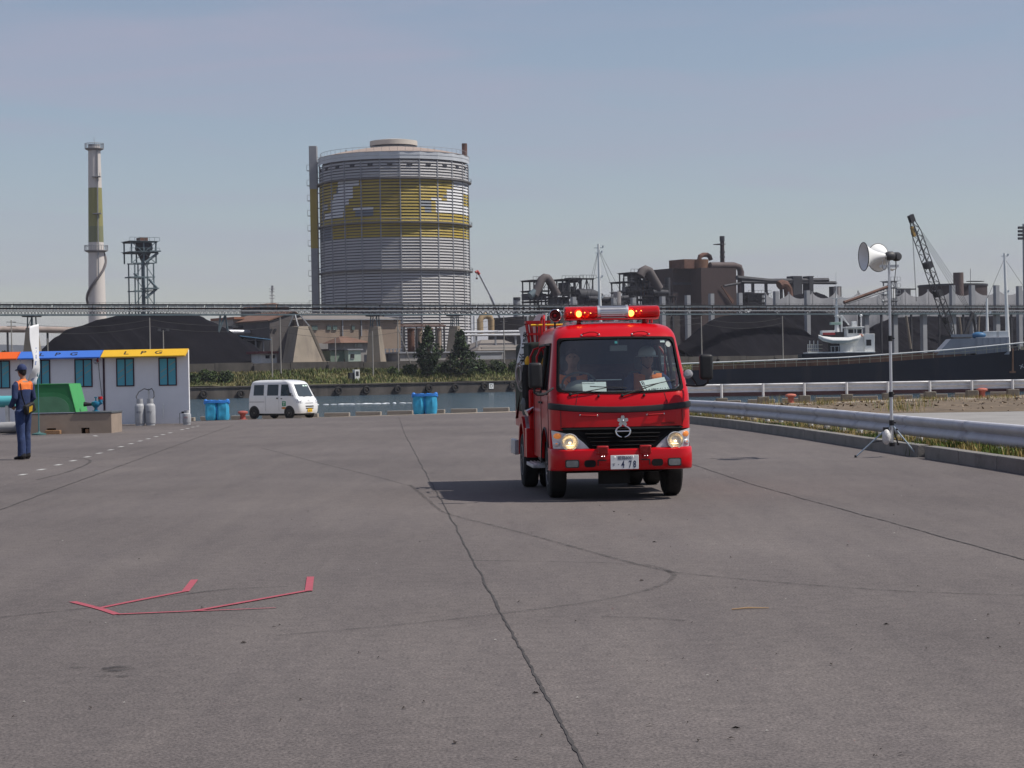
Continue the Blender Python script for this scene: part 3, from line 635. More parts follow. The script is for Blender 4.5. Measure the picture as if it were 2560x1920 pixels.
# red basket, white banner with black characters
BK = MB(); cx_, cy_ = -.70, 3.25
BK.add([(cx_-.14, cy_, 2.20), (cx_+.12, cy_, 2.20), (cx_+.12, cy_, 2.16), (cx_-.14, cy_, 2.16)], [(0, 1, 2, 3)])
BKO = thing_ = BK.build('basket', RED2, TR, smooth=0)
for (z, w_, dd) in ((2.19, .15, .13), (2.03, .125, .11), (1.87, .105, .09)):
    P = [(cx_-w_, cy_-dd, z), (cx_+w_, cy_-dd, z), (cx_+w_, cy_+dd, z), (cx_-w_, cy_+dd, z)]
    b = MB()
    for p, q in zip(P, P[1:]+P[:1]): b.bar(p, q, .022, .03)
    b.build('basket_rim', RED2, BKO)
for sy in (-1, 1):
    for k in range(6):
        u = -1+2*k/5; b = MB(); b.bar((cx_+u*.15, cy_+sy*.13, 2.19), (cx_+u*.105, cy_+sy*.09, 1.86), .018, .006, up=(0, 1, 0)); b.build('basket_slat', RED2, BKO)
for sx in (-1, 1):
    for k in range(4):
        u = -1+2*k/3; b = MB(); b.bar((cx_+sx*.15, cy_+u*.13, 2.19), (cx_+sx*.105, cy_+u*.09, 1.86), .018, .006, up=(1, 0, 0)); b.build('basket_slat', RED2, BKO)
b = MB(); b.lohi((cx_-.105, cy_-.09, 1.855), (cx_+.105, cy_+.09, 1.865)); b.build('basket_floor', RED2, BKO)
b = MB(); b.add([(cx_-.09, cy_+.05, 2.15), (cx_+.07, cy_+.05, 2.15), (cx_+.09, cy_+.03, 2.30), (cx_-.0, cy_+.03, 2.29)], [(0, 1, 2, 3)]); b.tube([(cx_+.11, cy_, 2.05), (cx_+.115, cy_, 2.31)], .008, 8); b.build('nozzle_bag', WHITE, TR, smooth=0)
cl = lambda u, v: Vector((-.93+.20*u+.05*math.sin(v*5)*.6, 3.55-.25*u+.015*math.sin(9*v+4*u), 2.12-.52*v+.08*u*(1-v)))
b = MB(); b.grid(lambda i, j: cl(i/8, j/16), 8, 16); b.grid(lambda i, j: cl(i/8, j/16)+Vector((0, .006, 0)), 8, 16); FB = b.build('side_banner', WHITE, TR)
for k, ch in enumerate('網干浜'):
    put_text('banner_lettering', ch, .15, INK, FB, cl(.36, .30+.26*k)+Vector((-.012, -.022, 0)), (1, -1.1, 0), (0, 0, 1), .8, .001, .003)
# cab interior
b = MB(); b.lohi((-.72, .34, 1.05), (.72, .68, 1.285)); DB = b.build('dashboard', GREYI, TR, bevel=.05, seg=3)
b = MB(); b.ball((-.42, .62, 1.30), (.20, .12, .13), 16, 10); b.build('gauge_hood', pm('pale_grey_plastic', (.30, .31, .30), .7), DB)
b = MB(); b.tube([(-.44+.20*math.cos(R(a)), .66-.05*math.sin(R(a)), 1.385+.13*math.sin(R(a))) for a in range(0, 360, 15)], .014, 8, closed=True); b.build('steering_wheel', pm('grey_rim', (.09, .10, .10), .6), TR)
for x, mt in ((-.46, SEATG), (.0, SEAT), (.46, SEATG)):
    b = MB(); b.lohi((x-.21, 1.02, .86), (x+.21, 1.40, 1.0)); st_ = b.build('seat', mt, TR, bevel=.05)
    b = MB(); b.lohi((x-.21, 1.34, .95), (x+.21, 1.46, 1.52)); b.build('seat_back', mt, st_, bevel=.05)
    if x:
        b = MB(); b.lohi((x-.12, 1.38, 1.54), (x+.12, 1.47, 1.74)); b.build('head_rest', mt, st_, bevel=.04)
b = MB(); b.lohi((-.72, 1.9, .86), (.72, 2.45, 1.15)); b.lohi((-.72, 2.35, 1.15), (.72, 2.48, 1.62)); b.build('bench_seat', SEAT, TR, bevel=.05)
b = MB(); b.bar((-.28, 1.0, 1.42), (.12, 1.0, 1.42), .012); b.build('cab_rail', STEEL, TR)
# sheets of paper behind the windscreen
FTR = FR[TR.name]
def sheet(name, pts, label, lines):
    P = [FTR @ Vector(p) for p in pts]; b = MB(); b.add(P, [(0, 1, 2, 3)]); n_ = (P[1]-P[0]).cross(P[3]-P[0]).normalized()*.0015
    b.add([p-n_ for p in P], [(3, 2, 1, 0)]); o = tag(b.build(name, PAPER, smooth=0), label, 'paper sheet')
    ux = (P[1]-P[0]).normalized(); uy = (P[3]-P[0]).normalized(); nn = ux.cross(uy)
    for (t, u, v, s_) in lines:
        put_text('sheet_lettering', t, s_, INK, o, P[0]+(P[1]-P[0])*u+(P[3]-P[0])*v+nn*.002, ux, uy, 1, .0004, .001)
    return o
sheet('paper_sheet', [(-.44, .235, 1.285), (-.16, .205, 1.285), (-.16, .28, 1.40), (-.44, .31, 1.40)], 'plain white paper sheet behind the windscreen in front of the driver', [('—————', .25, .85, .03)])
sheet('paper_sheet', [(.29, .21, 1.285), (.60, .27, 1.30), (.55, .345, 1.445), (.245, .285, 1.40)], 'white paper sheet with the handwritten numbers behind the windscreen on the passenger side', [('B-④-6/13', .5, .74, .075), ('行進39/44', .52, .22, .07)])
# rope and yellow float hung on the side
def loc_world(p): return FTR @ Vector(p)
RO = thing('rope_coil', 'loose coil of pale rope hanging on the side of the fire engine', 'rope', loc_world((-.97, 2.86, 1.5)), R(5))
for k in range(5):
    b = MB(); cx_, w_, h_ = -.03+.022*k, .035+.010*(k % 3), .11+.025*((k*3) % 4)
    b.tube([(cx_+w_*math.cos(R(a))-.05*math.sin(R(a))*(k % 3)*.3, .02*k-.05+.01*math.sin(R(3*a+40*k)), .04-h_*.4+h_*math.sin(R(a))) for a in range(0, 360, 18)], .011, 6, closed=True); b.build('rope_loop', ROPE, RO)
FL = thing('float_ball', 'yellow oval float ball tied beside the rope on the fire engine', 'float', loc_world((-.86, 2.78, 1.66)), R(5))
b = MB(); b.ball((0, 0, 0), (.058, .058, .085), 18, 12); b.build('ball', pm('yellow_plastic', (.75, .40, .01), .45, var=.15, scale=25), FL)
b = MB(); b.tube([(.0, 0, .08), (0, .02, .12), (.04, .04, .16)], .008, 6); b.build('tie_cord', ROPE, FL)
# ================================================================== people
SKIN = pm('skin', (.33, .18, .12), .6, var=.1, scale=12)
NAVY = pm('navy_work_cloth', (.022, .036, .10), .88, var=.25, scale=9, bump=.6, bscale=14)
NAVYC = pm('navy_cap_cloth', (.03, .045, .12), .85, var=.15, scale=12, bump=.3)
ORG = pm('orange_cloth', (.80, .19, .04), .8, var=.12, scale=10, bump=.4, bscale=14)
BLKL = pm('black_leather', (.015, .014, .015), .45, var=.2)
HAIRM = pm('black_hair', (.012, .010, .010), .7, var=.3, scale=50, bump=.6, bscale=90)
GLOVE = pm('white_glove', (.62, .62, .60), .9, var=.1)
HELM = pm('white_helmet', (.62, .64, .62), .35, var=.05, coat=.3)
def limb_rings(b, pts, rad, n=14):
    # pts polyline, rad list of (rx, ry) across / fore-aft in the local frame
    pts = [Vector(p) for p in pts]; rings = []
    for i, p in enumerate(pts):
        t = (pts[min(i+1, len(pts)-1)]-pts[max(i-1, 0)]).normalized()
        u = Vector((1, 0, 0))-t*t.x
        if u.length < .25: u = Vector((0, 1, 0))-t*t.y
        u.normalize(); v = t.cross(u); rx, ry = rad[i] if isinstance(rad[i], tuple) else (rad[i], rad[i])
        rings.append([p+u*rx*math.cos(2*math.pi*k/n)+v*ry*math.sin(2*math.pi*k/n) for k in range(n)])
    b.loft(rings)
def hand(b, segs, wrist, d, palm_n, curl, mi, side):
    # palm and five separate bent fingers
    d = Vector(d).normalized(); n_ = Vector(palm_n).normalized(); s_ = d.cross(n_)*side; w_ = Vector(wrist)
    c = w_+d*.05; limb_rings(b, [w_, c, w_+d*.095], [(.026, .02), (.040, .019), (.036, .015)]); segs.append((w_, w_+d*.095, mi))
    for k, (o, l) in enumerate(((-.028, .068), (-.010, .078), (.010, .074), (.028, .058))):
        p0 = w_+d*.088+s_*o; p1 = p0+d*l*.5*math.cos(curl*.5)+n_*l*.5*math.sin(curl*.5); p2 = p1+d*l*.5*math.cos(curl*1.5)+n_*l*.5*math.sin(curl*1.5)
        b.tube([p0, p1, p2], [.0095, .009, .007], 8); segs.append((p0, p2, mi))
    p0 = w_+d*.03-s_*.03; p1 = p0-s_*.03+d*.03+n_*.008; p2 = p1+d*.03+n_*.012
    b.tube([p0, p1, p2], [.012, .011, .008], 8); segs.append((p0, p2, mi))
def figure(name, parent, limbs, mats, head, hands=(), vox=.011, fix=None):
    """limbs: (points, radii, material index); head: (centre, yaw, material index)"""
    b = MB(); segs = []
    for pts, rad, mi in limbs:
        limb_rings(b, pts, rad); segs += [(Vector(p), Vector(q), mi) for p, q in zip(pts, pts[1:])]
    hc, hy, hm = head; hc = Vector(hc); q = Matrix.Rotation(hy, 3, 'Z')                 # face looks along local -y
    b.ball(hc, (.076, .096, .118), 18, 14, q); b.ball(hc+q @ Vector((0, -.03, -.06)), (.055, .06, .06), 14, 9, q)
    b.ball(hc+q @ Vector((0, -.098, -.015)), (.013, .018, .024), 8, 6, q); b.ball(hc+q @ Vector((0, -.088, -.062)), (.026, .012, .010), 8, 6, q)
    b.ball(hc+q @ Vector((0, -.085, .03)), (.05, .012, .010), 10, 6, q)
    for s_ in (-1, 1): b.ball(hc+q @ Vector((s_*.076, .005, -.012)), (.012, .022, .032), 8, 6, q)
    segs.append((hc+Vector((0, 0, .08)), hc-Vector((0, 0, .07)), hm))
    for hd in hands: hand(b, segs, *hd)
    me = b.mesh(name, mats[0], 0); o = bpy.data.objects.new('tmp', me); col.objects.link(o)
    r = o.modifiers.new('r', 'REMESH'); r.mode = 'VOXEL'; r.voxel_size = vox
    s_ = o.modifiers.new('s', 'SMOOTH'); s_.factor = .5; s_.iterations = 3
    out_ = bpy.data.meshes.new_from_object(o.evaluated_get(bpy.context.evaluated_depsgraph_get())); bpy.data.objects.remove(o)
    out_.name = name; out_.materials.clear()
    for mt in mats: out_.materials.append(mt)
    idx = []
    for p in out_.polygons:
        c = p.center; best = (9, 0)
        for a, e, mi in segs:
            ab = e-a; t = max(0, min(1, (c-a).dot(ab)/max(1e-9, ab.length_squared))); dd = (c-a-ab*t).length
            if dd < best[0]: best = (dd, mi)
        k = best[1]
        if fix: k = fix(c, k)
        idx.append(k)
    out_.polygons.foreach_set('material_index', idx); out_.polygons.foreach_set('use_smooth', [True]*len(idx)); out_.update()
    return obj(name, out_, parent)
def face_bits(parent, hc, hy, glasses=False):
    hc = Vector(hc); q = Matrix.Rotation(hy, 3, 'Z')
    for s_ in (-1, 1):
        b = MB(); b.ball(hc+q @ Vector((s_*.03, -.088, .012)), (.012, .008, .007), 8, 6, q); b.build('eye', INK, parent)
    if glasses:
        b = MB()
        for s_ in (-1, 1):
            b.tube([hc+q @ Vector((s_*.033+.028*math.cos(R(a)), -.108, .012+.02*math.sin(R(a)))) for a in range(0, 360, 30)], .003, 5, closed=True); b.tube([hc+q @ Vector((s_*.062, -.105, .015)), hc+q @ Vector((s_*.082, .0, .012))], .0035, 5)
        b.build('spectacles', BLK, parent)
def hair(parent, hc, hy, low=-.05, front=-.2):
    hc = Vector(hc); q = Matrix.Rotation(hy, 3, 'Z'); b = MB()
    def f(i, j):
        a = 2*math.pi*i/24; back = math.cos(a-math.pi/2)*.5+.5; lo = .055*(1-back)+low*back
        t0 = math.asin(max(-1, min(1, lo/.124))); t = t0+(1.56-t0)*j/10
        return hc+q @ Vector((.083*math.cos(t)*math.cos(a), .104*math.cos(t)*math.sin(a)+.004, .125*math.sin(t)+.002*math.sin(9*a)))
    b.grid(f, 24, 10, cu=True); return b.build('hair', HAIRM, parent)
# ---- the standing man on the left, seen from behind, looking left
pf = gnd(60, 1149)
PM = thing('person', 'person in navy uniform and cap with an orange yoke, standing with a black shoulder bag', 'person', (pf.x, pf.y, 0), R(-118))
k = 1.045          # local frame: faces -y, left arm at +x
def sc_(P): return [(x*k, y*k, z*k) for x, y, z in P]
limbs = [(sc_([(0, .0, .86), (0, .0, .98), (0, .0, 1.12), (0, .0, 1.28), (0, .012, 1.40), (0, .018, 1.475)]), [(.165, .115), (.168, .118), (.165, .12), (.19, .125), (.185, .10), (.085, .065)], 0),
         (sc_([(0, .018, 1.45), (0, .005, 1.56)]), [.055, .052], 2)]
for s_ in (-1, 1):
    fy = -.05 if s_ < 0 else .06
    limbs.append((sc_([(s_*.085, 0, .90), (s_*.105, fy*.3, .72), (s_*.115, fy*.6, .48), (s_*.12, fy*.8+.01, .30), (s_*.125, fy, .10), (s_*.125, fy, .055)]), [.105, .096, .078, .078, .082, .088], 1))
    limbs.append((sc_([(s_*.125, fy+.06, .045), (s_*.13, fy-.05, .045), (s_*.135, fy-.16, .03)]), [(.045, .04), (.05, .042), (.04, .025)], 3))
    limbs.append((sc_([(s_*.15, .012, 1.415), (s_*.215, .01, 1.36), (s_*.255, .03, 1.14), (s_*.20, -.09, 1.015), (s_*.12, -.20, .99)]), [.06, .068, .06, .052, .042], 0))
limbs.append((sc_([(0, -.21, .985), (0, -.205, .99)]), [.02, .02], 2))
hc = (0, -.012*k, 1.635*k)
BODY = figure('body', PM, limbs, [NAVY, pm('navy_trouser_cloth', (.028, .048, .125), .88, var=.3, scale=7, bump=.8, bscale=10), SKIN, BLKL, ORG], (hc, R(-20), 2),
       [((.12*k, -.20*k, .985*k), (-1, -.25, -.1), (0, 0, -1), .9, 2, 1), ((-.12*k, -.20*k, .975*k), (1, -.25, -.1), (0, 0, -1), .9, 2, -1)],
       fix=lambda c, m_: 4 if (m_ == 0 and c.z > (1.30*k - .05*abs(c.x)) and abs(c.x) < .205) else m_)
face_bits(BODY, hc, R(-20), True); hair(BODY, hc, R(-20), -.085)
b = MB(); q = Matrix.Rotation(R(-20), 3, 'Z'); hcv = Vector(hc)
b.grid(lambda i, j: hcv + q @ Vector((.090*math.cos(1.5*j/8)*math.cos(2*math.pi*i/24), .112*math.cos(1.5*j/8)*math.sin(2*math.pi*i/24)+.006, .028+.115*math.sin(1.5*j/8)**.85)), 24, 8, cu=True)
CP = b.build('cap', NAVYC, BODY)
b = MB(); b.grid(lambda i, j: hcv + q @ Vector(((.085-.01*j)*math.sin(R(-80+160*i/12)), -.09-.035*j-.03*math.cos(R(-80+160*i/12)), .040-.012*j-.012*abs(i/6-1)**2)), 12, 2); b.grid(lambda i, j: hcv + q @ Vector(((.085-.01*j)*math.sin(R(-80+160*i/12)), -.09-.035*j-.03*math.cos(R(-80+160*i/12)), .034-.012*j-.012*abs(i/6-1)**2)), 12, 2); b.build('cap_brim', NAVYC, CP)
BG = thing('shoulder_bag', 'black shoulder bag with yellow stripes hanging on the back of the standing person', 'bag', (pf.x, pf.y, 0), R(-118))
b = MB(); rt = Matrix.Rotation(R(18), 3, 'Y'); b.box((.03, .185, .99), (.27, .10, .19), rot=rt); bg_ = b.build('bag_body', pm('black_nylon', (.012, .012, .013), .7, var=.3, scale=10, bump=.4), BG, bevel=.03, seg=3)
for s_ in range(3):
    b = MB(); b.box(rt @ Vector((.01+.033*s_-.02, 0, 0))+Vector((.03, .238, .985)), (.02, .006, .11), rot=rt @ Matrix.Rotation(R(-25), 3, 'Y')); b.build('yellow_stripe', YEL, bg_)
b = MB(); b.tube([(.14, .17, 1.06), (.19, .14, 1.25), (.16, .08, 1.46), (.10, .0, 1.50), (.0, -.10, 1.38), (-.12, -.16, 1.15), (-.14, .10, 1.04), (-.09, .17, 1.03)], .016, 6, sq=(1, .35)); b.build('bag_strap', BLKL, BG)
# ---- two firefighters in the cab
def cab_person(x, label, helmet, vestcol, leanz=0., turn=0., base=None, rz=R(4.3)):
    T = base or FTR @ Vector((x, 1.16, 0)); P = thing('person', label, 'person', T, rz)
    limbs = [([(0, .10, .98), (0, .08, 1.12), (0, .06, 1.30), (0, .05, 1.44), (0, .04, 1.52+leanz)], [(.17, .13), (.165, .12), (.185, .12), (.175, .10), (.08, .065)], 0),
             ([(0, .035, 1.48+leanz), (0, .01, 1.60+leanz)], [.06, .055], 1)]
    for s_ in (-1, 1):
        limbs.append(([(s_*.09, .08, .98), (s_*.11, -.18, 1.02), (s_*.12, -.40, 1.0), (s_*.12, -.44, .80), (s_*.12, -.44, .62)], [.10, .09, .075, .06, .06], 0))
        if helmet: ap = [(s_*.15, .045, 1.46), (s_*.22, .03, 1.40), (s_*.27, -.02, 1.20), (s_*.20, -.20, 1.10), (s_*.12, -.30, 1.12)]
        else: ap = [(s_*.15, .045, 1.46), (s_*.22, .03, 1.40), (s_*.27, -.05, 1.22), (s_*.24, -.25, 1.22), (s_*.20, -.40, 1.33)]
        limbs.append((ap, [.06, .068, .06, .048, .04], 0))
    hc = (0, -.01, 1.675+leanz); e = ap[-1]
    hands = [((s_*abs(e[0]), e[1], e[2]), (-s_*.3, -.8, .5), (0, .3, -1), 1.2, 2, s_) for s_ in (-1, 1)]
    bd = figure('body', P, limbs, [NAVY, SKIN, GLOVE], (hc, turn, 1), hands, vox=.012); face_bits(bd, hc, turn); hair(bd, hc, turn, -.06)
    for s_ in ((-1, 1) if vestcol else ()):                                                   # vest fronts over the chest
        b = MB(); b.grid(lambda i, j: (s_*(.035+.02*j/6+.135*i/5*(1-.1*j/6)), .05-(.135-.055*(i/5)**2), 1.47-.38*j/6+.02*i/5), 5, 6)
        b.grid(lambda i, j: (s_*(.06+.11*i/5), .05-.135+.055*(i/5)**2+.27*j/6*.9, 1.49-.012*abs(j-3)), 5, 6)
        v = b.build('vest_front', vestcol, bd); md = v.modifiers.new('t', 'SOLIDIFY'); md.thickness = .008
    if helmet:
        b = MB(); hv = Vector(hc); b.grid(lambda i, j: hv+Vector((.112*math.cos(1.5*j/8)*math.cos(2*math.pi*i/24), .128*math.cos(1.5*j/8)*math.sin(2*math.pi*i/24)+.008, .035+.118*math.sin(1.5*j/8)**.85)), 24, 8, cu=True); H_ = b.build('helmet', HELM, bd)
        b = MB(); b.lathe([(.110, .038), (.140, .026), (.140, .020), (.108, .030)], hv, (0, 0, 1), 24, cap=False); b.build('helmet_brim', HELM, H_)
        b = MB(); b.tube([hv+Vector((-.085, -.02, .03)), hv+Vector((-.07, -.05, -.07)), hv+Vector((0, -.05, -.125)), hv+Vector((.07, -.05, -.07)), hv+Vector((.085, -.02, .03))], .006, 6); b.build('chin_strap', BLKL, H_)
    return P
cab_person(-.46, 'driver in orange vest and white gloves at the wheel of the fire engine', False, ORG, .02, R(-8))
cab_person(.46, 'passenger in white helmet and orange vest in the cab of the fire engine', True, ORG, .0, R(5))
b = MB(); b.tube([FTR @ Vector(p) for p in ((-.66, 1.30, 1.56), (-.58, 1.12, 1.50), (-.46, 1.06, 1.32), (-.36, 1.08, 1.12))], .022, 6, sq=(1, .2)); o = b.build('seat_belt', BLK, TR, world=True)
# ================================================================== mock LPG shop fronts and training props on the left
WALLW = pm('booth_white', (.80, .80, .82), .7, var=.05, scale=1.2, dirt=((.5, .49, .48), .25, 1.5))
FRM = pm('plum_frame', (.055, .022, .035), .6, var=.1)
TEAL = pm('teal_pane', (.10, .40, .50), .35, var=.05, scale=2)
TAN = pm('tan_stripe', (.34, .33, .27), .6)
YB = 67.7
def bx(px): return at_y(px, 965, YB).x
def bz(px, py): return at_y(px, py, YB).z
BT = 2.42
BA = R(9)                                   # the row is turned a little to the left
def wy(x): return YB+(bx(473)-x)*math.tan(BA)
def booth(x0, x1, colname, c, label, wins, text, tx):
    xm = (x0+x1)/2; T = thing('shop_front', label, 'booth', (xm, wy(xm), 0), -BA, 'mock shop fronts with coloured awnings')
    w_ = (x1-x0)/math.cos(BA)
    b = MB(); b.lohi((-w_/2+.012, 0, .02), (w_/2-.012, .09, BT)); b.build('wall', WALLW, T, bevel=.006)
    b = MB(); b.bar((-w_/2+.585, .75, .06), (-w_/2+.585, .09, 1.7), .05); b.bar((w_/2-.785, .75, .06), (w_/2-.785, .09, 1.7), .05); b.build('rear_brace', FRM, T)
    AW = pm(colname, c, .5, var=.05, scale=2)
    b = MB(); P = [(-.02, 2.46), (-.34, 2.24), (-.34, 2.205), (-.31, 2.20), (.10, 2.42), (.10, 2.46)]
    b.prism([(-w_/2+.02, y, z) for y, z in P], (w_-.04, 0, 0)); aw = b.build('awning', AW, T, smooth=0)
    if text:
        for k, ch in enumerate('LPG'):
            put_text('awning_lettering', ch, .25, INK, aw, (tx[k]-xm, -.185, 2.3485), (1, 0, 0), (0, .32, .22), 1.5, .002, .004)
    for wx in wins:
        xx = wx-xm; f = MB()
        for (a, bb, c_, d) in ((-.305, -.27, 1.26, 2.18), (.27, .305, 1.26, 2.18), (-.018, .018, 1.295, 2.145), (-.27, .27, 1.26, 1.295), (-.27, .27, 2.145, 2.18)): f.lohi((xx+a, -.028, c_), (xx+bb, -.001, d))
        F = f.build('window', FRM, T)
        for s_ in (-1, 1):
            a, e = (xx-.27, xx-.018) if s_ < 0 else (xx+.018, xx+.27)
            b = MB(); b.lohi((a, -.012, 1.295), (e, -.001, 2.145)); b.build('pane', TEAL, F)
            for q in range(2):
                zz = (1.50, 1.70)[q] if s_ < 0 else (1.70, 1.92)[q]; b = MB(); b.bar((a+.03, -.0135, zz), (e-.02, -.0135, zz+.13), .003, .022, up=(0, 0, 1)); b.build('pane_stripe', TAN, F)
    return T
xa, xb_, xc, xd = bx(-190), bx(37), bx(253.5), bx(473)
booth(xa, xb_, 'orange_awning', (.80, .13, .02), 'white shop front with the orange awning, at the far end of the row', [bx(-14)], False, None)
booth(xb_, xc, 'blue_awning', (.06, .18, .62), 'white shop front with the blue awning, in the middle of the row', [bx(90), bx(201.5)], True, [bx(97), bx(139), bx(182)])
booth(xc, xd, 'yellow_awning', (.78, .46, .03), 'white shop front with the yellow awning, behind the gas cylinders', [bx(308.5), bx(419.5)], True, [bx(317), bx(361), bx(401)])
b = MB(); b.lohi((xc-.03, wy(xc)-.03, .35), (xc+.03, wy(xc)-.012, 2.2)); tag(b.build('joint_strip', FRM), 'dark upright strip between the blue and yellow shop fronts', 'strip')
LS = thing('alarm_lamp', 'small clear alarm lamp with a red top on the blue shop front', 'lamp', (bx(235), wy(bx(235))-.02, bz(235, 904)))
b = MB(); b.ball((0, -.06, 0), .085, 14, 9); b.build('lamp_globe', glassm('clear_globe', (.85, .87, .9), .06), LS); b = MB(); b.ball((0, -.06, 0), .04, 10, 6); b.build('lamp_core', CHR, LS)
b = MB(); b.cyl((.06, -.08, -.02), (.05, -.08, .18), .03, .015); b.build('red_beacon', RED2, LS)
b = MB(); b.tube([(.07, -.03, -.05), (.10, -.03, -.5), (.16, -.03, -1.1), (.24, -.04, -1.6)], .008, 6); b.build('cable', BLK, LS)
# gas cylinders
CYL = pm('grey_cylinder_paint', (.40, .41, .43), .45, var=.12, scale=6, streak=((.25, .24, .24), .4, 3))
def cylinder(x, y, r, h, label, band=None):
    T = thing('gas_cylinder', label, 'gas cylinder', (x, y, gz(x, y)), random.uniform(0, 1), 'LPG cylinders')
    b = MB(); b.lathe([(r*.86, 0), (r*.86, .05), (r*.95, .06), (r, .10), (r, h*.70), (r*.93, h*.76), (r*.7, h*.81), (r*.3, h*.835), (.03, h*.84)], n=24); bd = b.build('shell', CYL, T)
    b = MB(); b.lathe([(r*.58, h*.80), (r*.62, h*.84), (r*.62, h), (r*.585, h), (r*.585, h*.84)], n=20, cap=False); b.build('collar', CYL, T)
    b = MB(); b.cyl((0, 0, h*.83), (0, 0, h*.95), .022); b.cyl((-.05, 0, h*.91), (.05, 0, h*.91), .015); b.build('valve', pm('brass', (.5, .36, .16), .35, metal=.8), T)
    b = MB(); b.lathe([(r*1.002, h*.44), (r*1.012, h*.445), (r*1.012, h*.455), (r*1.002, h*.46)], n=24, cap=False); b.build('weld_band', CYL, bd)
    if band:
        put_text('cylinder_lettering', 'LPガス', r*.42, RED2 if band == 'r' else INKB, bd, (0, -r*1.01, h*.5), (1, 0, 0), (0, 0, 1), .8, .002)
    T.rotation_euler = (0, 0, 0); return T
y1 = 66.9; cx1, cx2 = at_y(350, 1040, y1).x, at_y(376, 1040, y1).x
cylinder(cx1, y1, .166, .86, 'tall grey gas cylinder under the hose loop, the one nearer the concrete box', 'b'); cylinder(cx2, y1, .166, .86, 'tall grey gas cylinder under the hose loop, the one further from the box', 'b')
cylinder(at_y(467, 1045, 67.0).x, 67.0, .137, .46, 'small squat grey gas cylinder by the end of the yellow shop front', 'r')
HM = thing('gas_manifold', 'upright gas manifold with two black hose loops above the tall cylinders', 'manifold', ((cx1+cx2)/2, YB-.05, 0))
b = MB(); b.cyl((0, 0, .02), (0, 0, 1.18), .022, n=10); b.lohi((-.03, -.03, 1.02), (.03, .03, 1.1)); b.build('riser', STEEL, HM)
for s_ in (-1, 1):
    b = MB(); b.tube([(0, -.04, 1.13), (s_*.12, -.15, 1.18), (s_*.24, -.45, 1.08), (s_*.29, -.70, .92), (s_*.22, -.78, .80)], .014, 8); b.build('hose', BLK, HM)
b = MB(); b.tube([(.45, 0, .20), (.47, 0, .62), (.44, 0, .68)], .01, 6); b.build('thin_pipe', STEEL, HM)
SPC = thing('regulator_pipe', 'thin gas pipe and regulator beside the small cylinder', 'pipe', (at_y(455, 1045, 67.2).x, 67.2, 0)); b = MB(); b.tube([(-.12, .3, .02), (-.12, .3, .36), (.0, .1, .38), (.14, -.1, .40)], .009, 6); b.lohi((-.02, .02, .36), (.06, .1, .42)); b.build('pipe', BLK, SPC)
# brown box with the slanting green block
y2 = 58.4
def px2(px, py=1050): return at_y(px, py, y2)
x0, x1, xg0 = px2(40).x, px2(278).x, px2(70).x
BX = thing('box_plinth', 'long brown boxed plinth with forklift slots, carrying the green block', 'plinth', (x1, y2, 0))
L_ = x0-x1
b = MB(); H2 = .60
for (a, c) in ((L_, -1.82), (-1.56, -.85), (-.62, 0)): b.lohi((a, .02, 0), (c, 1.6, .16))
b.lohi((L_, .02, .16), (0, 1.6, H2-.045)); b.build('box_body', pm('brown_board', (.31, .245, .195), .8, var=.1, scale=2, dirt=((.16, .12, .10), .3, 3)), BX, smooth=0)
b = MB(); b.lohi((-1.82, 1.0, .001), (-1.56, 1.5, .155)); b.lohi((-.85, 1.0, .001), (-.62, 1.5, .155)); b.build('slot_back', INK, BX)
b = MB(); b.lohi((-1.03, .0, H2-.043), (.02, 1.62, H2+.005)); b.build('grey_top', pm('slate_grey', (.09, .10, .11), .6, var=.1), BX, bevel=.005)
GB = thing('green_block', 'dark green slant-ended block standing on the brown plinth', 'block', (x1, y2, H2))
pz = lambda px, py: Vector((at_y(px, py, y2).x-x1, 0, at_y(px, py, y2).z-H2))
G1 = pm('green_paint', (.022, .16, .055), .5, var=.06, scale=3); G2 = pm('green_paint_sunlit', (.06, .35, .10), .5, var=.05); G3 = pm('grey_green_paint', (.10, .24, .14), .55)  # slanted end and top take a lighter green, sunlight painted into the colour
P = [pz(72, 1030), pz(189, 1030), pz(171, 961), pz(72, 961)]
for p in P: p.z = max(p.z, .003)
P[0].z = P[1].z = .003
b = MB(); b.prism([p+Vector((0, .03, 0)) for p in P], (0, 1.57, 0)); b.build('block_body', G1, GB, smooth=0)
dx = .012; b = MB(); b.prism([P[1]+Vector((dx, .02, 0)), P[2]+Vector((dx, .02, .01)), P[2]+Vector((dx, 1.6, .01)), P[1]+Vector((dx, 1.6, 0))], (-.02, 0, 0)); b.build('slant_end_panel', G2, GB, smooth=0)
b = MB(); b.lohi((P[3].x, .02, P[3].z-.012), (P[2].x, 1.6, P[3].z+.006)); b.build('top_panel', G2, GB)
for (mt, rr, yy, nm) in ((G3, .62, .012, 'arch_panel'), (pm('mid_green_paint', (.04, .20, .08), .5), .78, .022, 'arch_border')):
    c = pz(110, 1030); b = MB(); Q = [Vector((P[0].x+.0, yy, .004))] + [Vector((P[0].x, yy, rr*.72))] + [Vector((c.x+.25+rr*.75*math.cos(R(a)), yy, .004+rr*.72*math.sin(R(a))**.8)) for a in range(90, -1, -10)]
    b.prism(Q, (0, .009, 0)); b.build(nm, mt, GB, smooth=0)
WD = pm('timber', (.30, .17, .09), .8, var=.2, scale=6, bump=.3)
b = MB(); b.lohi((0, 0, 0), (.42, .22, .11)); o = tag(b.build('timber_block', WD, bevel=.006), 'short timber block lying against the brown plinth', 'timber'); o.location = (at_y(113, 1080, y2-.2).x, y2-.26, 0)
b = MB(); b.lohi((0, 0, 0), (.09, .3, .12)); o = tag(b.build('timber_block', WD, bevel=.006), 'timber block end standing in the forklift slot', 'timber'); o.location = (x1-.74, y2+.05, 0.001)
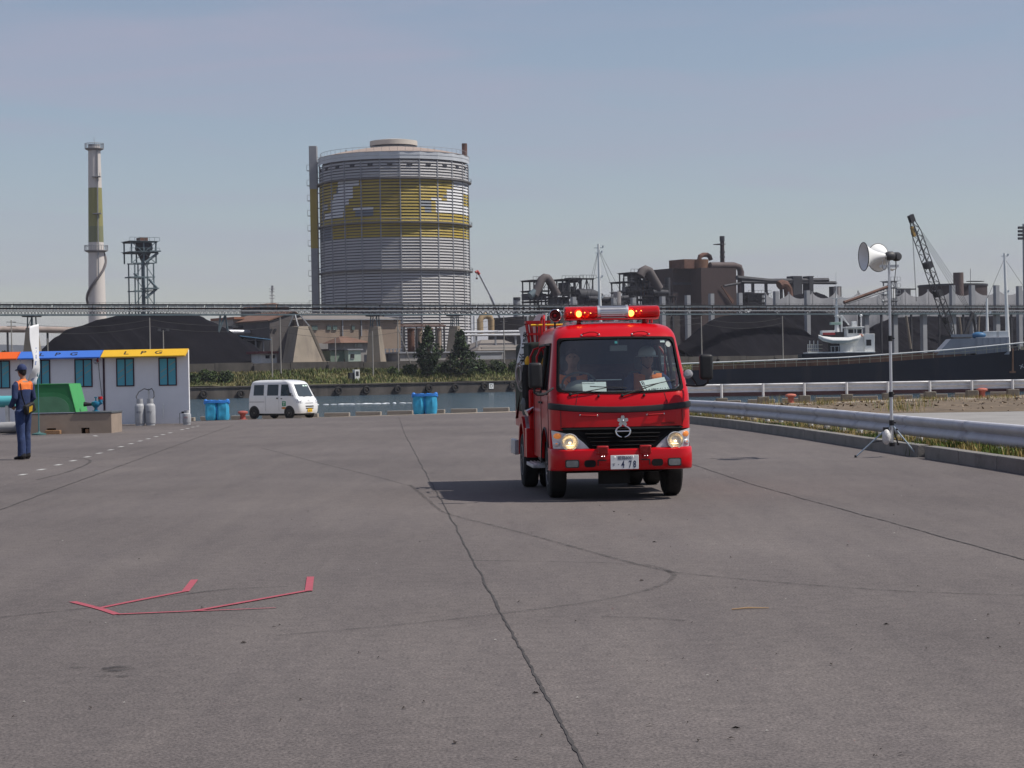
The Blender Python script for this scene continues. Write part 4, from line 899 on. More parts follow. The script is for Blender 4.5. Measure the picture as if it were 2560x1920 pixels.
# blue valve on the plinth
BV = pm('blue_enamel', (.02, .17, .30), .35, var=.1, scale=10)
p = at_y(240, 1027, y2+.6); VV = thing('hydrant_valve', 'blue cast valve with a red cap standing on the grey slab', 'valve', (p.x, y2+.6, H2+.005))
b = MB(); b.lathe([(.10, 0), (.10, .02), (.05, .03), (.045, .10), (.11, .16), (.13, .22), (.12, .27), (.05, .29), (.02, .30), (.018, .38), (.045, .385), (.045, .41), (0.001, .415)], n=18); b.build('valve_body', BV, VV)
b = MB(); b.cyl((.05, 0, .20), (.16, 0, .27), .06, .065, 14); b.cyl((.13, 0, .25), (.13, 0, .34), .06, n=14); b.build('outlet', BV, VV)
b = MB(); b.cyl((.13, 0, .34), (.13, 0, .42), .066, .06, 14); b.build('red_cap', RED2, VV)
b = MB(); b.cyl((-.10, 0, .20), (-.34, 0, .21), .035, .07, 14); b.build('side_nozzle', BLK, VV)
# pipes behind the standing man
CY_ = pm('cyan_pipe_paint', (.10, .42, .46), .45, var=.06, scale=3)
y3 = 61.; PP = thing('cyan_pipe', 'pale cyan horizontal pipe end beside the standing person', 'pipe', (at_y(40, 1003, y3).x, y3, 0)); zc = at_y(10, 1004, y3).z
b = MB(); b.cyl((-2.2, 0, zc), (0, 0, zc+.0), .17, n=24); b.build('pipe_run', CY_, PP)
for xx in (-1.9, -.25):
    b = MB(); b.lohi((xx-.04, -.12, 0), (xx+.04, .12, zc-.12)); b.build('pipe_stand', STEEL, PP)
GP = thing('grey_pipe', 'grey tapered pipe lying on the asphalt below the cyan pipe', 'pipe', (at_y(45, 1060, 60.2).x, 60.2, 0)); b = MB(); b.tube([(-2.4, .0, .11), (-.9, 0, .155), (-.3, 0, .165), (0, 0, .165)], [.10, .15, .165, .165], 22); b.build('pipe_run', pm('grey_pipe_paint', (.34, .34, .35), .55, var=.12, scale=4), GP)
# banner on a pole
yf = 57.6; pb = at_y(97.5, 1086, yf); BN = thing('banner_flag', 'tall white banner with blue characters on a teal pole', 'banner', (pb.x, yf, 0))
ztop = at_y(97, 810, yf).z; b = MB(); b.cyl((0, 0, 0.03), (0, 0, ztop), .016, .012, 10); b.build('pole', pm('teal_pole', (.05, .20, .22), .4), BN)
b = MB(); b.lathe([(.20, 0), (.20, .04), (.05, .07), (.03, .10)], n=16); b.build('pole_base', pm('dull_teal', (.06, .14, .14), .6), BN)
edge = [(79.5, 817, 96, 810), (82, 850, 97, 846), (86, 880, 98.5, 880), (89, 900, 99.5, 900), (87, 920, 99, 920), (80, 935, 97, 938), (72, 948, 93, 950), (68, 955, 92, 962)]
def ban(u, v):
    t = v*(len(edge)-1); i = min(int(t), len(edge)-2); f = t-i; e = [edge[i][q]+(edge[i+1][q]-edge[i][q])*f for q in range(4)]
    A_ = at_y(e[0], e[1], yf); B_ = at_y(e[2], e[3], yf); p = A_+(B_-A_)*u
    return Vector((p.x-pb.x, -.02-.30*(1-u)*math.sin(1.2+v*2.)-.05*math.sin(v*11+u*4), p.z))
CLOTH = pm('banner_cloth', (.74, .75, .77), .8, var=.04, scale=3)
b = MB(); b.grid(lambda i, j: ban(i/10, j/40), 10, 40); FLG = b.build('banner_cloth', CLOTH, BN); md = FLG.modifiers.new('t', 'SOLIDIFY'); md.thickness = .004
BLU = pm('banner_blue', (.03, .12, .42), .7)
def onban(txt, v, s_, u=.5):
    me = text_mesh(txt, 1, BLU, .0, 1, .01)
    for vt in me.vertices:
        q = ban(max(0.02, min(.98, u+vt.co.x*s_/ .19*.5)), max(0.01, min(.99, v-vt.co.y*s_/1.75))); vt.co = q+Vector((0, -.008, 0))
    obj('banner_lettering', me, FLG)
for k, ch in enumerate('★防災訓練'): onban(ch, (.12, .27, .38, .49, .86)[k], .14)
# ================================================================== markings, joints and litter on the asphalt
CRK = pm('crack_tar', (.055, .05, .049), .9, var=.3, scale=5)
def ribbon(b, P, w_, lift=.004, jit=0.):
    N = len(P); L0 = []; R0 = []
    for i, p in enumerate(P):
        t = (P[min(i+1, N-1)]-P[max(i-1, 0)]); t.z = 0; t.normalize(); s_ = Vector((t.y, -t.x, 0)); ww_ = (w_(i/(N-1)) if callable(w_) else w_)*(1+random.uniform(-jit, jit))/2
        for lst, sg in ((L0, -1), (R0, 1)):
            q = p+s_*sg*ww_; lst.append(Vector((q.x, q.y, gz(q.x, q.y)+lift)))
    b.add(L0+R0, [(i, N+i, N+i+1, i+1) for i in range(N-1)])
def densify(px_pts, n=60, wob=0.):
    G = [gnd(*p) for p in px_pts]; out_ = []
    for i in range(len(G)-1):
        p0, p1, p2, p3 = G[max(i-1, 0)], G[i], G[i+1], G[min(i+2, len(G)-1)]
        for k in range(n):
            t = k/n; out_.append(.5*((2*p1)+(p2-p0)*t+(2*p0-5*p1+4*p2-p3)*t*t+(3*p1-p0-3*p2+p3)*t**3))
    out_.append(G[-1])
    return [p+Vector((wob*mnoise.noise(p*1.1)+wob*.35*mnoise.noise(p*5.), 0, 0)) for p in out_]
for nm, pts, w_, wob in (('joint_crack', [(1475, 1940), (1330, 1675), (1244, 1516), (1128, 1296), (1082, 1215), (1035, 1128), (1010, 1080), (996, 1043)], .014, .02), ('joint_crack', [(-40, 1289), (0, 1275), (149, 1220), (320, 1158), (492, 1095), (584, 1063)], .02, .02), ('joint_crack', [(2600, 1414), (2560, 1400), (2300, 1327), (1902, 1217), (1725, 1160), (1600, 1125)], .017, .02)):
    b = MB(); ribbon(b, densify(pts, 50, wob), w_, .004, .55); b.build(nm, CRK, apron, smooth=0)
def skidmat(a):
    nm = f'skid_{a}'
    if nm in MATS: return MATS[nm]
    M = bpy.data.materials.new(nm); M.use_nodes = True; n = M.node_tree; bs = n.nodes['Principled BSDF']; bs.inputs['Base Color'].default_value = (.022, .021, .021, 1); bs.inputs['Roughness'].default_value = .8
    g = n.nodes.new('ShaderNodeNewGeometry'); x = n.nodes.new('ShaderNodeTexNoise'); x.inputs['Scale'].default_value = 9; x.inputs['Detail'].default_value = 6; r = n.nodes.new('ShaderNodeMapRange'); r.inputs[1].default_value = .35; r.inputs[2].default_value = .7; r.inputs[3].default_value = 0; r.inputs[4].default_value = a
    n.links.new(g.outputs['Position'], x.inputs['Vector']); n.links.new(x.outputs[0], r.inputs[0]); n.links.new(r.outputs[0], bs.inputs['Alpha']); MATS[nm] = M; return M
D = 2560/2212
for pts, w_, a in (([(885, 1048), (915, 1072), (945, 1098), (980, 1114), (1140, 1155), (1400, 1225), (1550, 1247), (1900, 1275), (2230, 1288)], .045, .5), ([(990, 1212), (1200, 1214), (1390, 1221), (1450, 1238), (1440, 1258), (1370, 1283), (1200, 1312), (900, 1347), (600, 1374)], .045, .42),
                   ([(125*.556, 1144*.862), (190, 993), (160, 1015), (80, 1037)], .06, .6), ([(565, 968), (700, 1003), (800, 1027), (885, 1050)], .045, .45), ([(1300, 1333), (1400, 1336), (1480, 1342)], .05, .4), ([(0, 1335), (60, 1328), (200, 1313), (460, 1277), (620, 1268)], .05, .5), ([(1525, 992), (1570, 990), (1605, 991)], .12, .8), ([(1540, 996), (1600, 994)], .05, .6)):
    b = MB(); ribbon(b, densify([(x*D, y*D) for x, y in pts], 24, .01), w_, .005, .2); b.build('tyre_mark', skidmat(a), apron, smooth=0)
for (px, py, rx, ry, a) in ((293, 1673, .085, .11, .8), (194, 1670, .05, .05, .5), (255, 1691, .05, .05, .4), (305, 1692, .04, .04, .4)):
    p = gnd(px, py); b = MB(); b.add([(p.x+rx*math.cos(t*.3927)*random.uniform(.85, 1.1), p.y+ry*math.sin(t*.3927)*random.uniform(.85, 1.1), .005) for t in range(16)], [tuple(range(16))]); b.build('oil_stain', skidmat(a), apron, smooth=0)
PINK = pm('pink_tape', (.36, .075, .10), .75, var=.12, scale=12, dirt=((.30, .12, .12), .4, 30))
TM = thing('tape_marking', 'pink tape arrow-like marking stuck on the asphalt', 'marking', (0, 0, 0))
for j, (pts, w_) in enumerate((([(225, 291), (405, 337), (535, 379)], .055), ([(405, 337), (640, 289), (1012, 217)], .05), ([(1004, 222), (1068, 140)], .055), ([(540, 379), (1070, 357), (1345, 347), (1630, 335)], lambda t: .05*(1-.6*t)), ([(1070, 357), (1460, 287), (1860, 214)], .05), ([(1857, 219), (1870, 121)], .055))):
    b = MB(); ribbon(b, densify([(100+x/2.765, 1400+y/2.765) for x, y in pts], 8), w_, .0045+.0006*j); b.build('tape_strip', PINK, TM, smooth=0)
WP = pm('worn_white_paint', (.46, .46, .45), .8, var=.1, dirt=((.25, .24, .23), .5, 15))
WL = bpy.data.objects.new('dashed_line', None); col.objects.link(WL); struct(WL); FR['dashed_line'] = Matrix.Identity(4)
for x, y, l in ((237, 1522, 70), (428, 1470, 72), (605, 1420, 62), (757, 1378, 58), (905, 1338, 55), (1030, 1300, 52), (1147, 1265, 46), (1255, 1232, 42), (1358, 1201, 40), (1452, 1173, 36), (1538, 1150, 32), (1618, 1128, 32), (1690, 1107, 32), (1763, 1088, 30), (1888, 1055, 30), (1945, 1043, 24), (2000, 1028, 22), (2050, 1018, 20), (990, 1120, 34)):
    b = MB(); s_ = -1 if x != 990 else 1; ribbon(b, [gnd((x-l*.42)/4.148, 820+(y-s_*l*.09)/4.148), gnd((x+l*.42)/4.148, 820+(y+s_*l*.09)/4.148)], .10, .004); b.build('dash', WP, WL, smooth=0)
tw = gnd(1874, 1523); b = MB(); b.tube([gnd(1829, 1525.5)+Vector((0, 0, .006)), gnd(1870, 1524)+Vector((0, 0, .012)), gnd(1922, 1522)+Vector((0, 0, .006))], [.004, .006, .003], 6); tag(b.build('twig', pm('dry_twig', (.34, .22, .12), .8)), 'thin dry twig lying alone on the open asphalt', 'twig')
b = MB(); LF = pm('dry_leaf', (.03, .022, .018), .8, var=.4)
spots = [(1677, 1369), (1731, 1559), (1709, 1650), (2078, 1663), (2470, 1597), (2500, 1620), (1440, 1555), (2390, 1275), (703, 1803), (1060, 1757), (2295, 1468), (2280, 1215), (2530, 1465), (1618, 1657), (1795, 1706), (1355, 1842), (700, 1565), (685, 1570), (226, 1559), (750, 1703), (1330, 1335), (1500, 1265), (1860, 1365), (2120, 1365), (1720, 1810)]
random.seed(3)
for px, py in spots + [(random.uniform(0, 2560), random.uniform(1260, 1900)) for _ in range(45)]:
    p = gnd(px, py); a = random.uniform(0, 3.14); l = random.uniform(.006, .026); w_ = l*random.uniform(.2, .5); ca, sa = math.cos(a), math.sin(a)
    b.add([p+Vector((ca*l, sa*l, .003)), p+Vector((-sa*w_, ca*w_, .014)), p+Vector((-ca*l, -sa*l, .004)), p+Vector((sa*w_, -ca*w_, .010))], [(0, 1, 2, 3)])
struct(b.build('debris', LF, smooth=0), 'stuff', 'small dark leaves and grit scattered over the asphalt')
b = MB()
for px, py in [(1763, 1178), (1768, 1197), (1932, 1245), (2236, 1333), (2172, 1392), (2140, 1246)] + [(random.uniform(0, 2560), random.uniform(1100, 1880)) for _ in range(26)]:
    p = gnd(px, py); l = random.uniform(.005, .010); b.add([p+Vector((l, 0, .003)), p+Vector((0, l*.7, .010)), p+Vector((-l, 0, .003)), p+Vector((0, -l*.7, .005))], [(0, 1, 2, 3)])
struct(b.build('paper_litter', pm('pale_litter', (.36, .34, .32), .8), smooth=0), 'stuff', 'tiny pale scraps of litter on the asphalt')
# ================================================================== white van by the quay
VW = pm('van_white', (.76, .77, .78), .3, var=.04, coat=.5)
VG = pm('van_glass', (.02, .025, .03), .08, var=.1, spec=.7)
vp = on_y(774, 101.5)
VA = R(90-36)                     # local: front at -y; turned so that nose points right and towards us
VN = thing('kei_van', 'white van with a green square badge on the door and a yellow number plate', 'van', (vp.x, vp.y, gz(vp.x, vp.y)-.005), VA)
# side profile of the body (y back, z up), half width by height
def vhw(z): return lerp([(.2, .70), (.45, .735), (1.0, .735), (1.15, .72), (1.75, .64), (1.82, .60), (1.87, .50), (1.885, .3)], z)
def vfront(z): return lerp([(.2, .06), (.3, .0), (.55, -.02), (.80, .02), (.95, .10), (1.03, .20), (1.70, .58), (1.80, .74), (1.86, 1.05), (1.885, 1.5)], z)
def vrear(z): return lerp([(.2, 3.36), (.5, 3.38), (1.1, 3.36), (1.7, 3.26), (1.82, 3.18), (1.87, 3.0), (1.885, 2.6)], z)
VZ = [.24, .34, .50, .62, .80, .92, 1.02, 1.10, 1.30, 1.50, 1.66, 1.72, 1.80, 1.85, 1.875, 1.885]
def vring(z):
    h = vhw(z); f = vfront(z); r_ = vrear(z); cr = min(.16, h*.6); st = [r_-.06, 2.98, 2.30, 2.15, 1.35, 1.22, max(f+cr+.04, lerp([(1.0, .52), (1.7, .80), (1.9, 1.0)], z))]
    pts = [Vector((-h+.06, r_, z))]+[Vector((-h, min(y, r_-.05-.001*k), z)) for k, y in enumerate(st)]
    fr = [-1+.0+2*k/14 for k in range(15)]
    for u in fr:
        x = (h-.0)*math.sin(math.pi/2*u) if abs(u) > .6 else h*u*math.sin(math.pi/2*.6)/.6
        e = abs(x)-(h-cr); y = f+.05*u*u+(0 if e <= 0 else cr-math.sqrt(max(0, cr*cr-e*e))); pts.append(Vector((x, y, z)))
    for p in list(reversed(pts[:8])): pts.append(Vector((-p.x, p.y, p.z)))
    return pts
VR = [vring(z) for z in VZ]; NV = len(VR[0])
def arch(i, j):
    c = sum((VR[j+a][i+e] for a in (0, 1) for e in (0, 1)), Vector())/4; return False
b = MB(); b.grid(lambda i, j: VR[j][i], NV-1, len(VZ)-1, skip=lambda i, j: 7 <= j <= 9 and i in (6, NV-8)); b.add(VR[-1], [tuple(range(NV))])
for j in range(len(VZ)-1): b.add([VR[j][0], VR[j+1][0], VR[j+1][-1], VR[j][-1]], [(0, 1, 2, 3)])
b.add(VR[0], [tuple(range(NV))])
b.build('body', VW, VN, smooth=38)
def vf(u, z, off):                 # front skin point
    h = vhw(z); cr = min(.16, h*.6); x = h*u; e = abs(x)-(h-cr); y = vfront(z)+.05*u*u+(0 if e <= 0 else cr-math.sqrt(max(0, cr*cr-e*e))); return Vector((x, y-off, z))
b = MB(); b.grid(lambda i, j: vf((i/12*2-1)*(.93-.02*j/6), 1.06+.60*j/6, .012), 12, 6); b.build('windscreen', pm('van_screen', (.05, .065, .075), .07, var=.1, spec=.8), VN)
for u in (.42, .12):
    b = MB(); b.grid(lambda i, j: vf(u+.22*i/3, 1.55+.07*j/2, .018), 3, 2); b.build('sticker', pm('mint_sticker', (.55, .70, .64), .6), VN)
for sx in (-1, 1):
    for (a0, a1, z0, z1, nm) in ((.52, 1.22, 1.10, 1.66, 'front_door_window'), (1.38, 2.12, 1.12, 1.66, 'sliding_door_window'), (2.34, 3.02, 1.13, 1.65, 'quarter_window')):
        P = []
        for (y, z) in ((a0+(0 if nm[0] != 'f' else .05), z0), (a1, z0), (a1, z1), (a0+(0.02 if nm[0] != 'f' else .27), z1)): P.append(Vector((sx*(vhw(z)+.004), y, z)))
        b = MB(); b.prism(P, (-sx*.02, 0, 0)); w_ = b.build('door_window' if nm[0] == 'f' else nm, VG if nm[0] != 'f' else glassm('van_door_glass', (.6, .66, .66), .05), VN, bevel=0 if nm[0] == 'f' else .003)
    for y in (1.33, 2.22):
        b = MB(); b.bar((sx*.737, y, .36), (sx*.737, y, 1.08), .008, .006); b.build('door_seam', pm('seam_grey', (.25, .25, .27), .7), VN)
    b = MB(); b.lohi((sx*.732, 2.30, .80), (sx*.742, 3.30, .825)); b.build('slide_rail', pm('seam_grey', (.25, .25, .27), .7), VN)
    for y in (1.44, 1.16):
        b = MB(); b.lohi((sx*.73, y-.05, .95), (sx*.75, y+.05, .985 if y < 1.3 else 1.02)); b.build('door_handle', BLK, VN, bevel=.006)
    # headlight wrapping the corner
    b = MB(); b.grid(lambda i, j: vf(sx*(.68+.315*i/8), .72+.02*i/8+(.20-.06*(1-i/8))*j/4, .012), 8, 4); hl = b.build('headlight', pm('van_lamp', (.30, .32, .37), .18, metal=.4, var=.3, scale=14), VN)
    b = MB(); b.ball(vf(sx*.82, .82, .0), (.06, .03, .06), 10, 7); b.build('lamp_bulb', CHR, hl)
    b = MB(); b.tube([vf(sx*.985, 1.10, 0), Vector((sx*.80, .46, 1.10)), Vector((sx*.83, .46, 1.12))], .015, 6); b.box((sx*.84, .46, 1.17), (.06, .07, .14)); b.build('door_mirror', BLK, VN, bevel=.01)
    for y in (.72, 3.16-.0):
        yy = .66 if y < 1 else 2.98
        b = MB(); b.lathe([(.335, 0), (.335, .012), (.30, .013)], (sx*.728, yy, .29), (sx, 0, 0), 28); b.build('wheel_arch', BLK, VN)
        wheel('wheel', (sx*.68, yy, .272), .272, .145, VN, pm('van_rim', (.45, .46, .48), .4, metal=.6))
b = MB(); b.lohi((-.62, 1.36, .5), (.62, 1.42, 1.70)); b.lohi((-.62, .5, .4), (.62, 1.36, .62)); b.lohi((-.6, .45, .9), (.6, .62, 1.02)); b.lohi((-.60, .62, 1.62), (.60, 1.36, 1.66)); b.build('cabin_interior', DARKI, VN)
b = MB(); b.lohi((-.58, 1.20, .62), (-.12, 1.34, 1.32)); b.build('driver_seat', SEATG, VN, bevel=.04)
cab_person(0, 'driver in dark clothes sitting at the wheel of the white van', False, None, 0., R(-10), FR[VN.name] @ Vector((-.34, 1.10, -.30)), VA)
b = MB(); b.lohi((-.62, .25, .14), (.62, 3.2, .26)); b.build('underbody', BLK, VN)
for z, w_, h_ in ((.725, .38, .02), (.56, .40, .05), (.46, .38, .045)):
    b = MB(); b.grid(lambda i, j: vf((i/10*2-1)*w_, z+h_*j, .010), 10, 1); g_ = b.build('grille_slot', BLK, VN)
p = vf(0, .38, .03); b = MB(); b.lohi((p.x-.165, p.y-.012, .30), (p.x+.165, p.y, .465)); NPV = b.build('number_plate', YEL, VN, bevel=.004)
put_text('plate_lettering', '58-31', .09, INK, NPV, (p.x, p.y-.0135, .355), (1, 0, 0), (0, 0, 1), 1, .0005)
b = MB(); b.tube([vf(.045*math.cos(R(a))/.7, .86+.03*math.sin(R(a)), .012) for a in range(0, 360, 30)], .005, 5, closed=True); b.build('badge', CHR, VN)
for u in (-.3, .35):
    a_ = vf(u, 1.04, .02); c_ = vf(u+.45, 1.10, .03); b = MB(); b.tube([a_, c_], .008, 5); b.build('wiper', BLK, VN)
# badge on the door facing us
sx = -1
b = MB(); b.lohi((sx*.7355, .88, .60), (sx*.7405, 1.12, .84)); bd = b.build('door_badge', pm('badge_green', (.02, .26, .12), .5), VN)
b = MB(); b.bar((sx*.7412, .93, .78), (sx*.7412, 1.08, .78), .001, .03, up=(0, 0, 1)); b.bar((sx*.7412, 1.0, .76), (sx*.7412, 1.0, .65), .001, .03, up=(0, 1, 0)); b.bar((sx*.7412, .97, .66), (sx*.7412, 1.04, .66), .001, .03, up=(0, 0, 1)); b.build('badge_mark', WHITE, bd)
b = MB(); b.prism([(sx*.7355, 1.0+.17*math.cos(R(a)), .51+.05*math.sin(R(a))) for a in range(0, 360, 20)], (sx*.005, 0, 0)); b.build('oval_badge', pm('badge_orange', (.55, .22, .05), .6), VN)
for y in (.85, 1.5):
    b = MB(); b.tube([(-.3 if y < 1 else .3, y+.4, 1.88), (-.3 if y < 1 else .3, y+.46, 2.0)], .006, 5); b.build('aerial', BLK, VN)
# ================================================================== quay edge: stops, bollards, blue bags
BOLR = pm('bollard_red', (.36, .085, .07), .7, var=.2, scale=5, dirt=((.18, .07, .05), .4, 6))
BOLP = pm('bollard_salmon', (.52, .17, .13), .7, var=.15, scale=5, dirt=((.25, .12, .10), .35, 6))
def bollard(px, yy, mat, label, r=.20):
    p = on_y(px, yy); T = thing('mooring_bollard', label, 'bollard', (p.x, p.y, gz(p.x, p.y)), 0, 'mooring bollards on the quay')
    b = MB(); b.lathe([(.26, 0), (.26, .03), (r*.72, .05), (r*.68, .22), (r*.8, .30)], n=20); b.build('post', mat, T)
    b = MB(); b.lathe([(r*.8, .30), (r*1.28, .33), (r*1.34, .38), (r*1.2, .43), (r*.6, .46), (.01, .465)], n=20); b.build('mushroom_head', mat, T)
bollard(607, 106, BOLR, 'dark red mushroom bollard just behind the white van', .20)
bollard(1978, 100.5, BOLP, 'salmon pink mushroom bollard between the guardrail posts nearer the fire engine', .21)
bollard(2456, 98.5, BOLP, 'salmon pink mushroom bollard nearer the picture edge, beside a concrete block', .21)
STM = None; k = 0
b = MB(); b.prism([(-.66, -.14, 0), (.66, -.14, 0), (.66, .14, 0), (-.66, .14, 0)], (0, 0, .20)); stop_me = b.mesh('kerb_stop', CONC, 0)
x = -22.0; xs_ = []
while x < 27:
    xs_.append(x); x += 1.63
for k, x in enumerate(xs_):
    o = obj('wheel_stop', stop_me); y = yq(x)-.25; o.location = (x, y, gz(x, y)+.02); o.rotation_euler = (0, random.uniform(-.01, .01), math.atan(-.194)+random.uniform(-.01, .01))
    bv = o.modifiers.new('b', 'BEVEL'); bv.width = .02; bv.segments = 2
    tag(o, f'{ORD[k]} concrete stop block along the quay edge, counted from the left', 'stop block', 'stop blocks along the quay edge')
BAGM = pm('blue_bag_fabric', (.03, .30, .52), .6, var=.15, scale=3, bump=.5, bscale=5)
BAGT = pm('blue_sheet', (.03, .20, .62), .5, var=.2, scale=6, bump=.6, bscale=9)
def bag(px, py, label, seed):
    random.seed(seed); p = on_y(px, py); T = thing('bulk_bag', label, 'bag', (p.x, p.y, gz(p.x, p.y)), random.uniform(-.1, .1), 'blue bulk bags on the quay')
    for s_ in (-1, 1):
        b = MB()
        def f(i, j):
            a = 2*math.pi*i/24; z = 1.0*j/12; bul = .27+.05*math.sin(math.pi*z)**.7+.035*mnoise.noise(Vector((math.cos(a)*2, math.sin(a)*2, z*3+seed)))
            ca, sa = math.cos(a), math.sin(a); sq = 1/(abs(ca)**4+abs(sa)**4)**.25*.86+.14
            return Vector((s_*.285+ca*bul*sq, sa*bul*1.5*sq, z))
        b.grid(f, 24, 12, cu=True); b.build('bag_body', BAGM, T)
    b = MB()
    def g(i, j):
        a = 2*math.pi*i/40; ca, sa = math.cos(a), math.sin(a); sq = 1/(abs(ca)**5+abs(sa)**5)**.2; r_ = (0.2, .8, 1.04, 1.05)[j]
        return Vector((ca*.60*sq*r_, sa*.45*sq*r_, (1.03, 1.02, 1.03, .90)[j]+.05*mnoise.noise(Vector((ca*5, sa*5, seed+j)))+(.03*abs(ca)**6 if j > 1 else 0)))
    b.grid(g, 40, 3, cu=True); b.build('top_sheet', BAGT, T)
    for s_ in (-1, 1):
        b = MB(); b.ball((s_*.55, -.28, 1.0), (.10, .10, .10), 10, 7); b.ball((s_*.6, -.25, .93), (.06, .07, .10), 10, 7); b.build('tied_corner', BAGT, T)
    b = MB(); b.tube([(.02, -.40, .03), (.0, -.44, .5), (-.02, -.42, .98)], .012, 6); b.build('strap', BAGT, T)
bag(543, 105.5, 'bulging blue bulk bag between the shop front and the red bollard', 2); bag(1063, 103.5, 'upright blue bulk bag standing alone on the quay beside the fire engine', 5)
random.seed(11)
# ================================================================== kerb, verge, guardrails on the right
def crom(P, n):
    P = [Vector((*p, 0)) for p in P]; o = []
    for i in range(len(P)-1):
        p0, p1, p2, p3 = P[max(i-1, 0)], P[i], P[i+1], P[min(i+2, len(P)-1)]
        for k in range(n):
            t = k/n; o.append(.5*((2*p1)+(p2-p0)*t+(2*p0-5*p1+4*p2-p3)*t*t+(3*p1-p0-3*p2+p3)*t**3))
    return o+[P[-1]]
KP = crom([(7.45, 18), (7.05, 28.3), (6.78, 33), (6.58, 36.3), (5.94, 47.3), (4.95, 57.7), (3.4, 66), (2.2, 71)], 40)
def along(path, off):
    o = []
    for i, p in enumerate(path):
        t = (path[min(i+1, len(path)-1)]-path[max(i-1, 0)]).normalized(); o.append(p+Vector((t.y, -t.x, 0))*off)
    return o
def resample(path, step):
    o = [path[0]]; acc = 0
    for a, c in zip(path, path[1:]):
        l = (c-a).length; d = step-acc
        while d <= l: o.append(a+(c-a)*(d/l)); d += step
        acc = (acc+l) % step
    return o
KC = pm('kerb_concrete', (.21, .20, .185), .88, var=.15, scale=2, bump=.5, bscale=25, dirt=((.10, .095, .085), .5, 3))
kerb = bpy.data.objects.new('kerb', None); col.objects.link(kerb); struct(kerb); FR['kerb'] = Matrix.Identity(4)
ks = resample(KP, 2.0)
for a, c in zip(ks, ks[1:]):
    t = (c-a).normalized(); n_ = Vector((t.y, -t.x, 0)); px_ = 1280+5200*((a+c)/2).x/((a+c)/2).y
    a2, c2 = a+t*.008, c-t*.008
    if 2255 < px_ < 2330: a2 = a+t*.45
    z0 = -.05; b = MB(); b.prism([a2+Vector((0, 0, z0)), a2+n_*.20+Vector((0, 0, z0)), c2+n_*.20+Vector((0, 0, z0)), c2+Vector((0, 0, z0))], (0, 0, .05+.205+random.uniform(-.004, .004))); o = b.build('kerb_stone', KC, kerb, smooth=0, bevel=.015)
VERGE = pm('verge_soil', (.16, .12, .065), .95, var=.35, scale=2, bump=1., bscale=8, dirt=((.10, .11, .03), .6, 1.5))
o1 = along(KP, .19); o2 = along(KP, 1.5); b = MB(); b.grid(lambda i, j: (o1[i]+(o2[i]-o1[i])*j/4)+Vector((0, 0, .17+.03*mnoise.noise((o1[i]+(o2[i]-o1[i])*j/4)*1.3)-(.18 if j == 4 else 0))), len(KP)-1, 4); struct(b.build('verge', VERGE))
# yard beyond the rail: concrete, then rubble
o3 = along(KP, 1.45)
b = MB(); YC = pm('yard_concrete', (.27, .26, .25), .85, var=.12, scale=.6, dirt=((.16, .155, .15), .5, .8))
b.grid(lambda i, j: Vector(((o3[i].x, 60)[j], (o3[i].y, max(o3[i].y, 20))[j], .006+gz((o3[i].x, 60)[j], o3[i].y))), len(o3)-1, 1); struct(b.build('yard_pavement', YC, smooth=0))
RUBB = pm('rubble', (.14, .105, .07), .95, var=.35, scale=.9, bump=1., bscale=5, dirt=((.12, .09, .06), .5, 1.5))
def rub(i, j):
    x = 6.0+ i*.6; y0 = 65.5-.02*x+.5*mnoise.noise(Vector((x*.3, 0, 0))); y1_ = 90; y = y0+(y1_-y0)*j/30; e = min(1, j/2., (30-j)/2., i/3)
    return Vector((x, y, gz(x, y)+.012+.10*e*max(0, .55+.6*mnoise.noise(Vector((x*.5, y*.25, 2))))+.07*e*mnoise.noise(Vector((x*2., y*1.2, 5)))))
b = MB(); b.grid(rub, 70, 30); struct(b.build('rubble_bank', RUBB))
b = MB(); random.seed(5)
for _ in range(900):
    i, j = random.uniform(0, 69), random.uniform(0, 29); p = rub(i, j); s_ = random.uniform(.04, .14); P = [Vector((random.uniform(-1, 1), random.uniform(-1, 1), random.uniform(-.2, .9)))*s_+p for _ in range(4)]
    b.add(P, [(0, 1, 2), (0, 2, 3), (0, 3, 1), (1, 3, 2)])
struct(b.build('loose_stones', pm('loose_stone', (.22, .17, .125), .9, var=.4, scale=3), smooth=0), 'stuff', 'loose broken stones strewn over the rubble bank')
def blades(name, spots, mats, label, hmin, hmax, wid, lean=.5):
    b = MB(); b2 = None
    for (x, y, z, s_, mi) in spots:
        a = random.uniform(0, 6.28); h = random.uniform(hmin, hmax)*s_; l = random.uniform(.1, lean)*h; dx, dy = math.cos(a), math.sin(a); w_ = wid*random.uniform(.7, 1.3); b.cur = mi
        b.add([(x-dy*w_, y+dx*w_, z), (x+dy*w_, y-dx*w_, z), (x+dx*l*.4+dy*w_*.7, y+dy*l*.4-dx*w_*.7, z+h*.6), (x+dx*l*.4-dy*w_*.7, y+dy*l*.4+dx*w_*.7, z+h*.6), (x+dx*l, y+dy*l, z+h)], [(0, 1, 2, 3), (3, 2, 4)])
    return struct(b.build(name, mats, smooth=0), 'stuff', label)
GRN = pm('grass_green', (.10, .16, .025), .8, var=.35, scale=3); DRY = pm('grass_dry', (.33, .25, .09), .85, var=.25, scale=3); WEED = pm('weed_rust', (.24, .11, .05), .85, var=.3)
sp = []
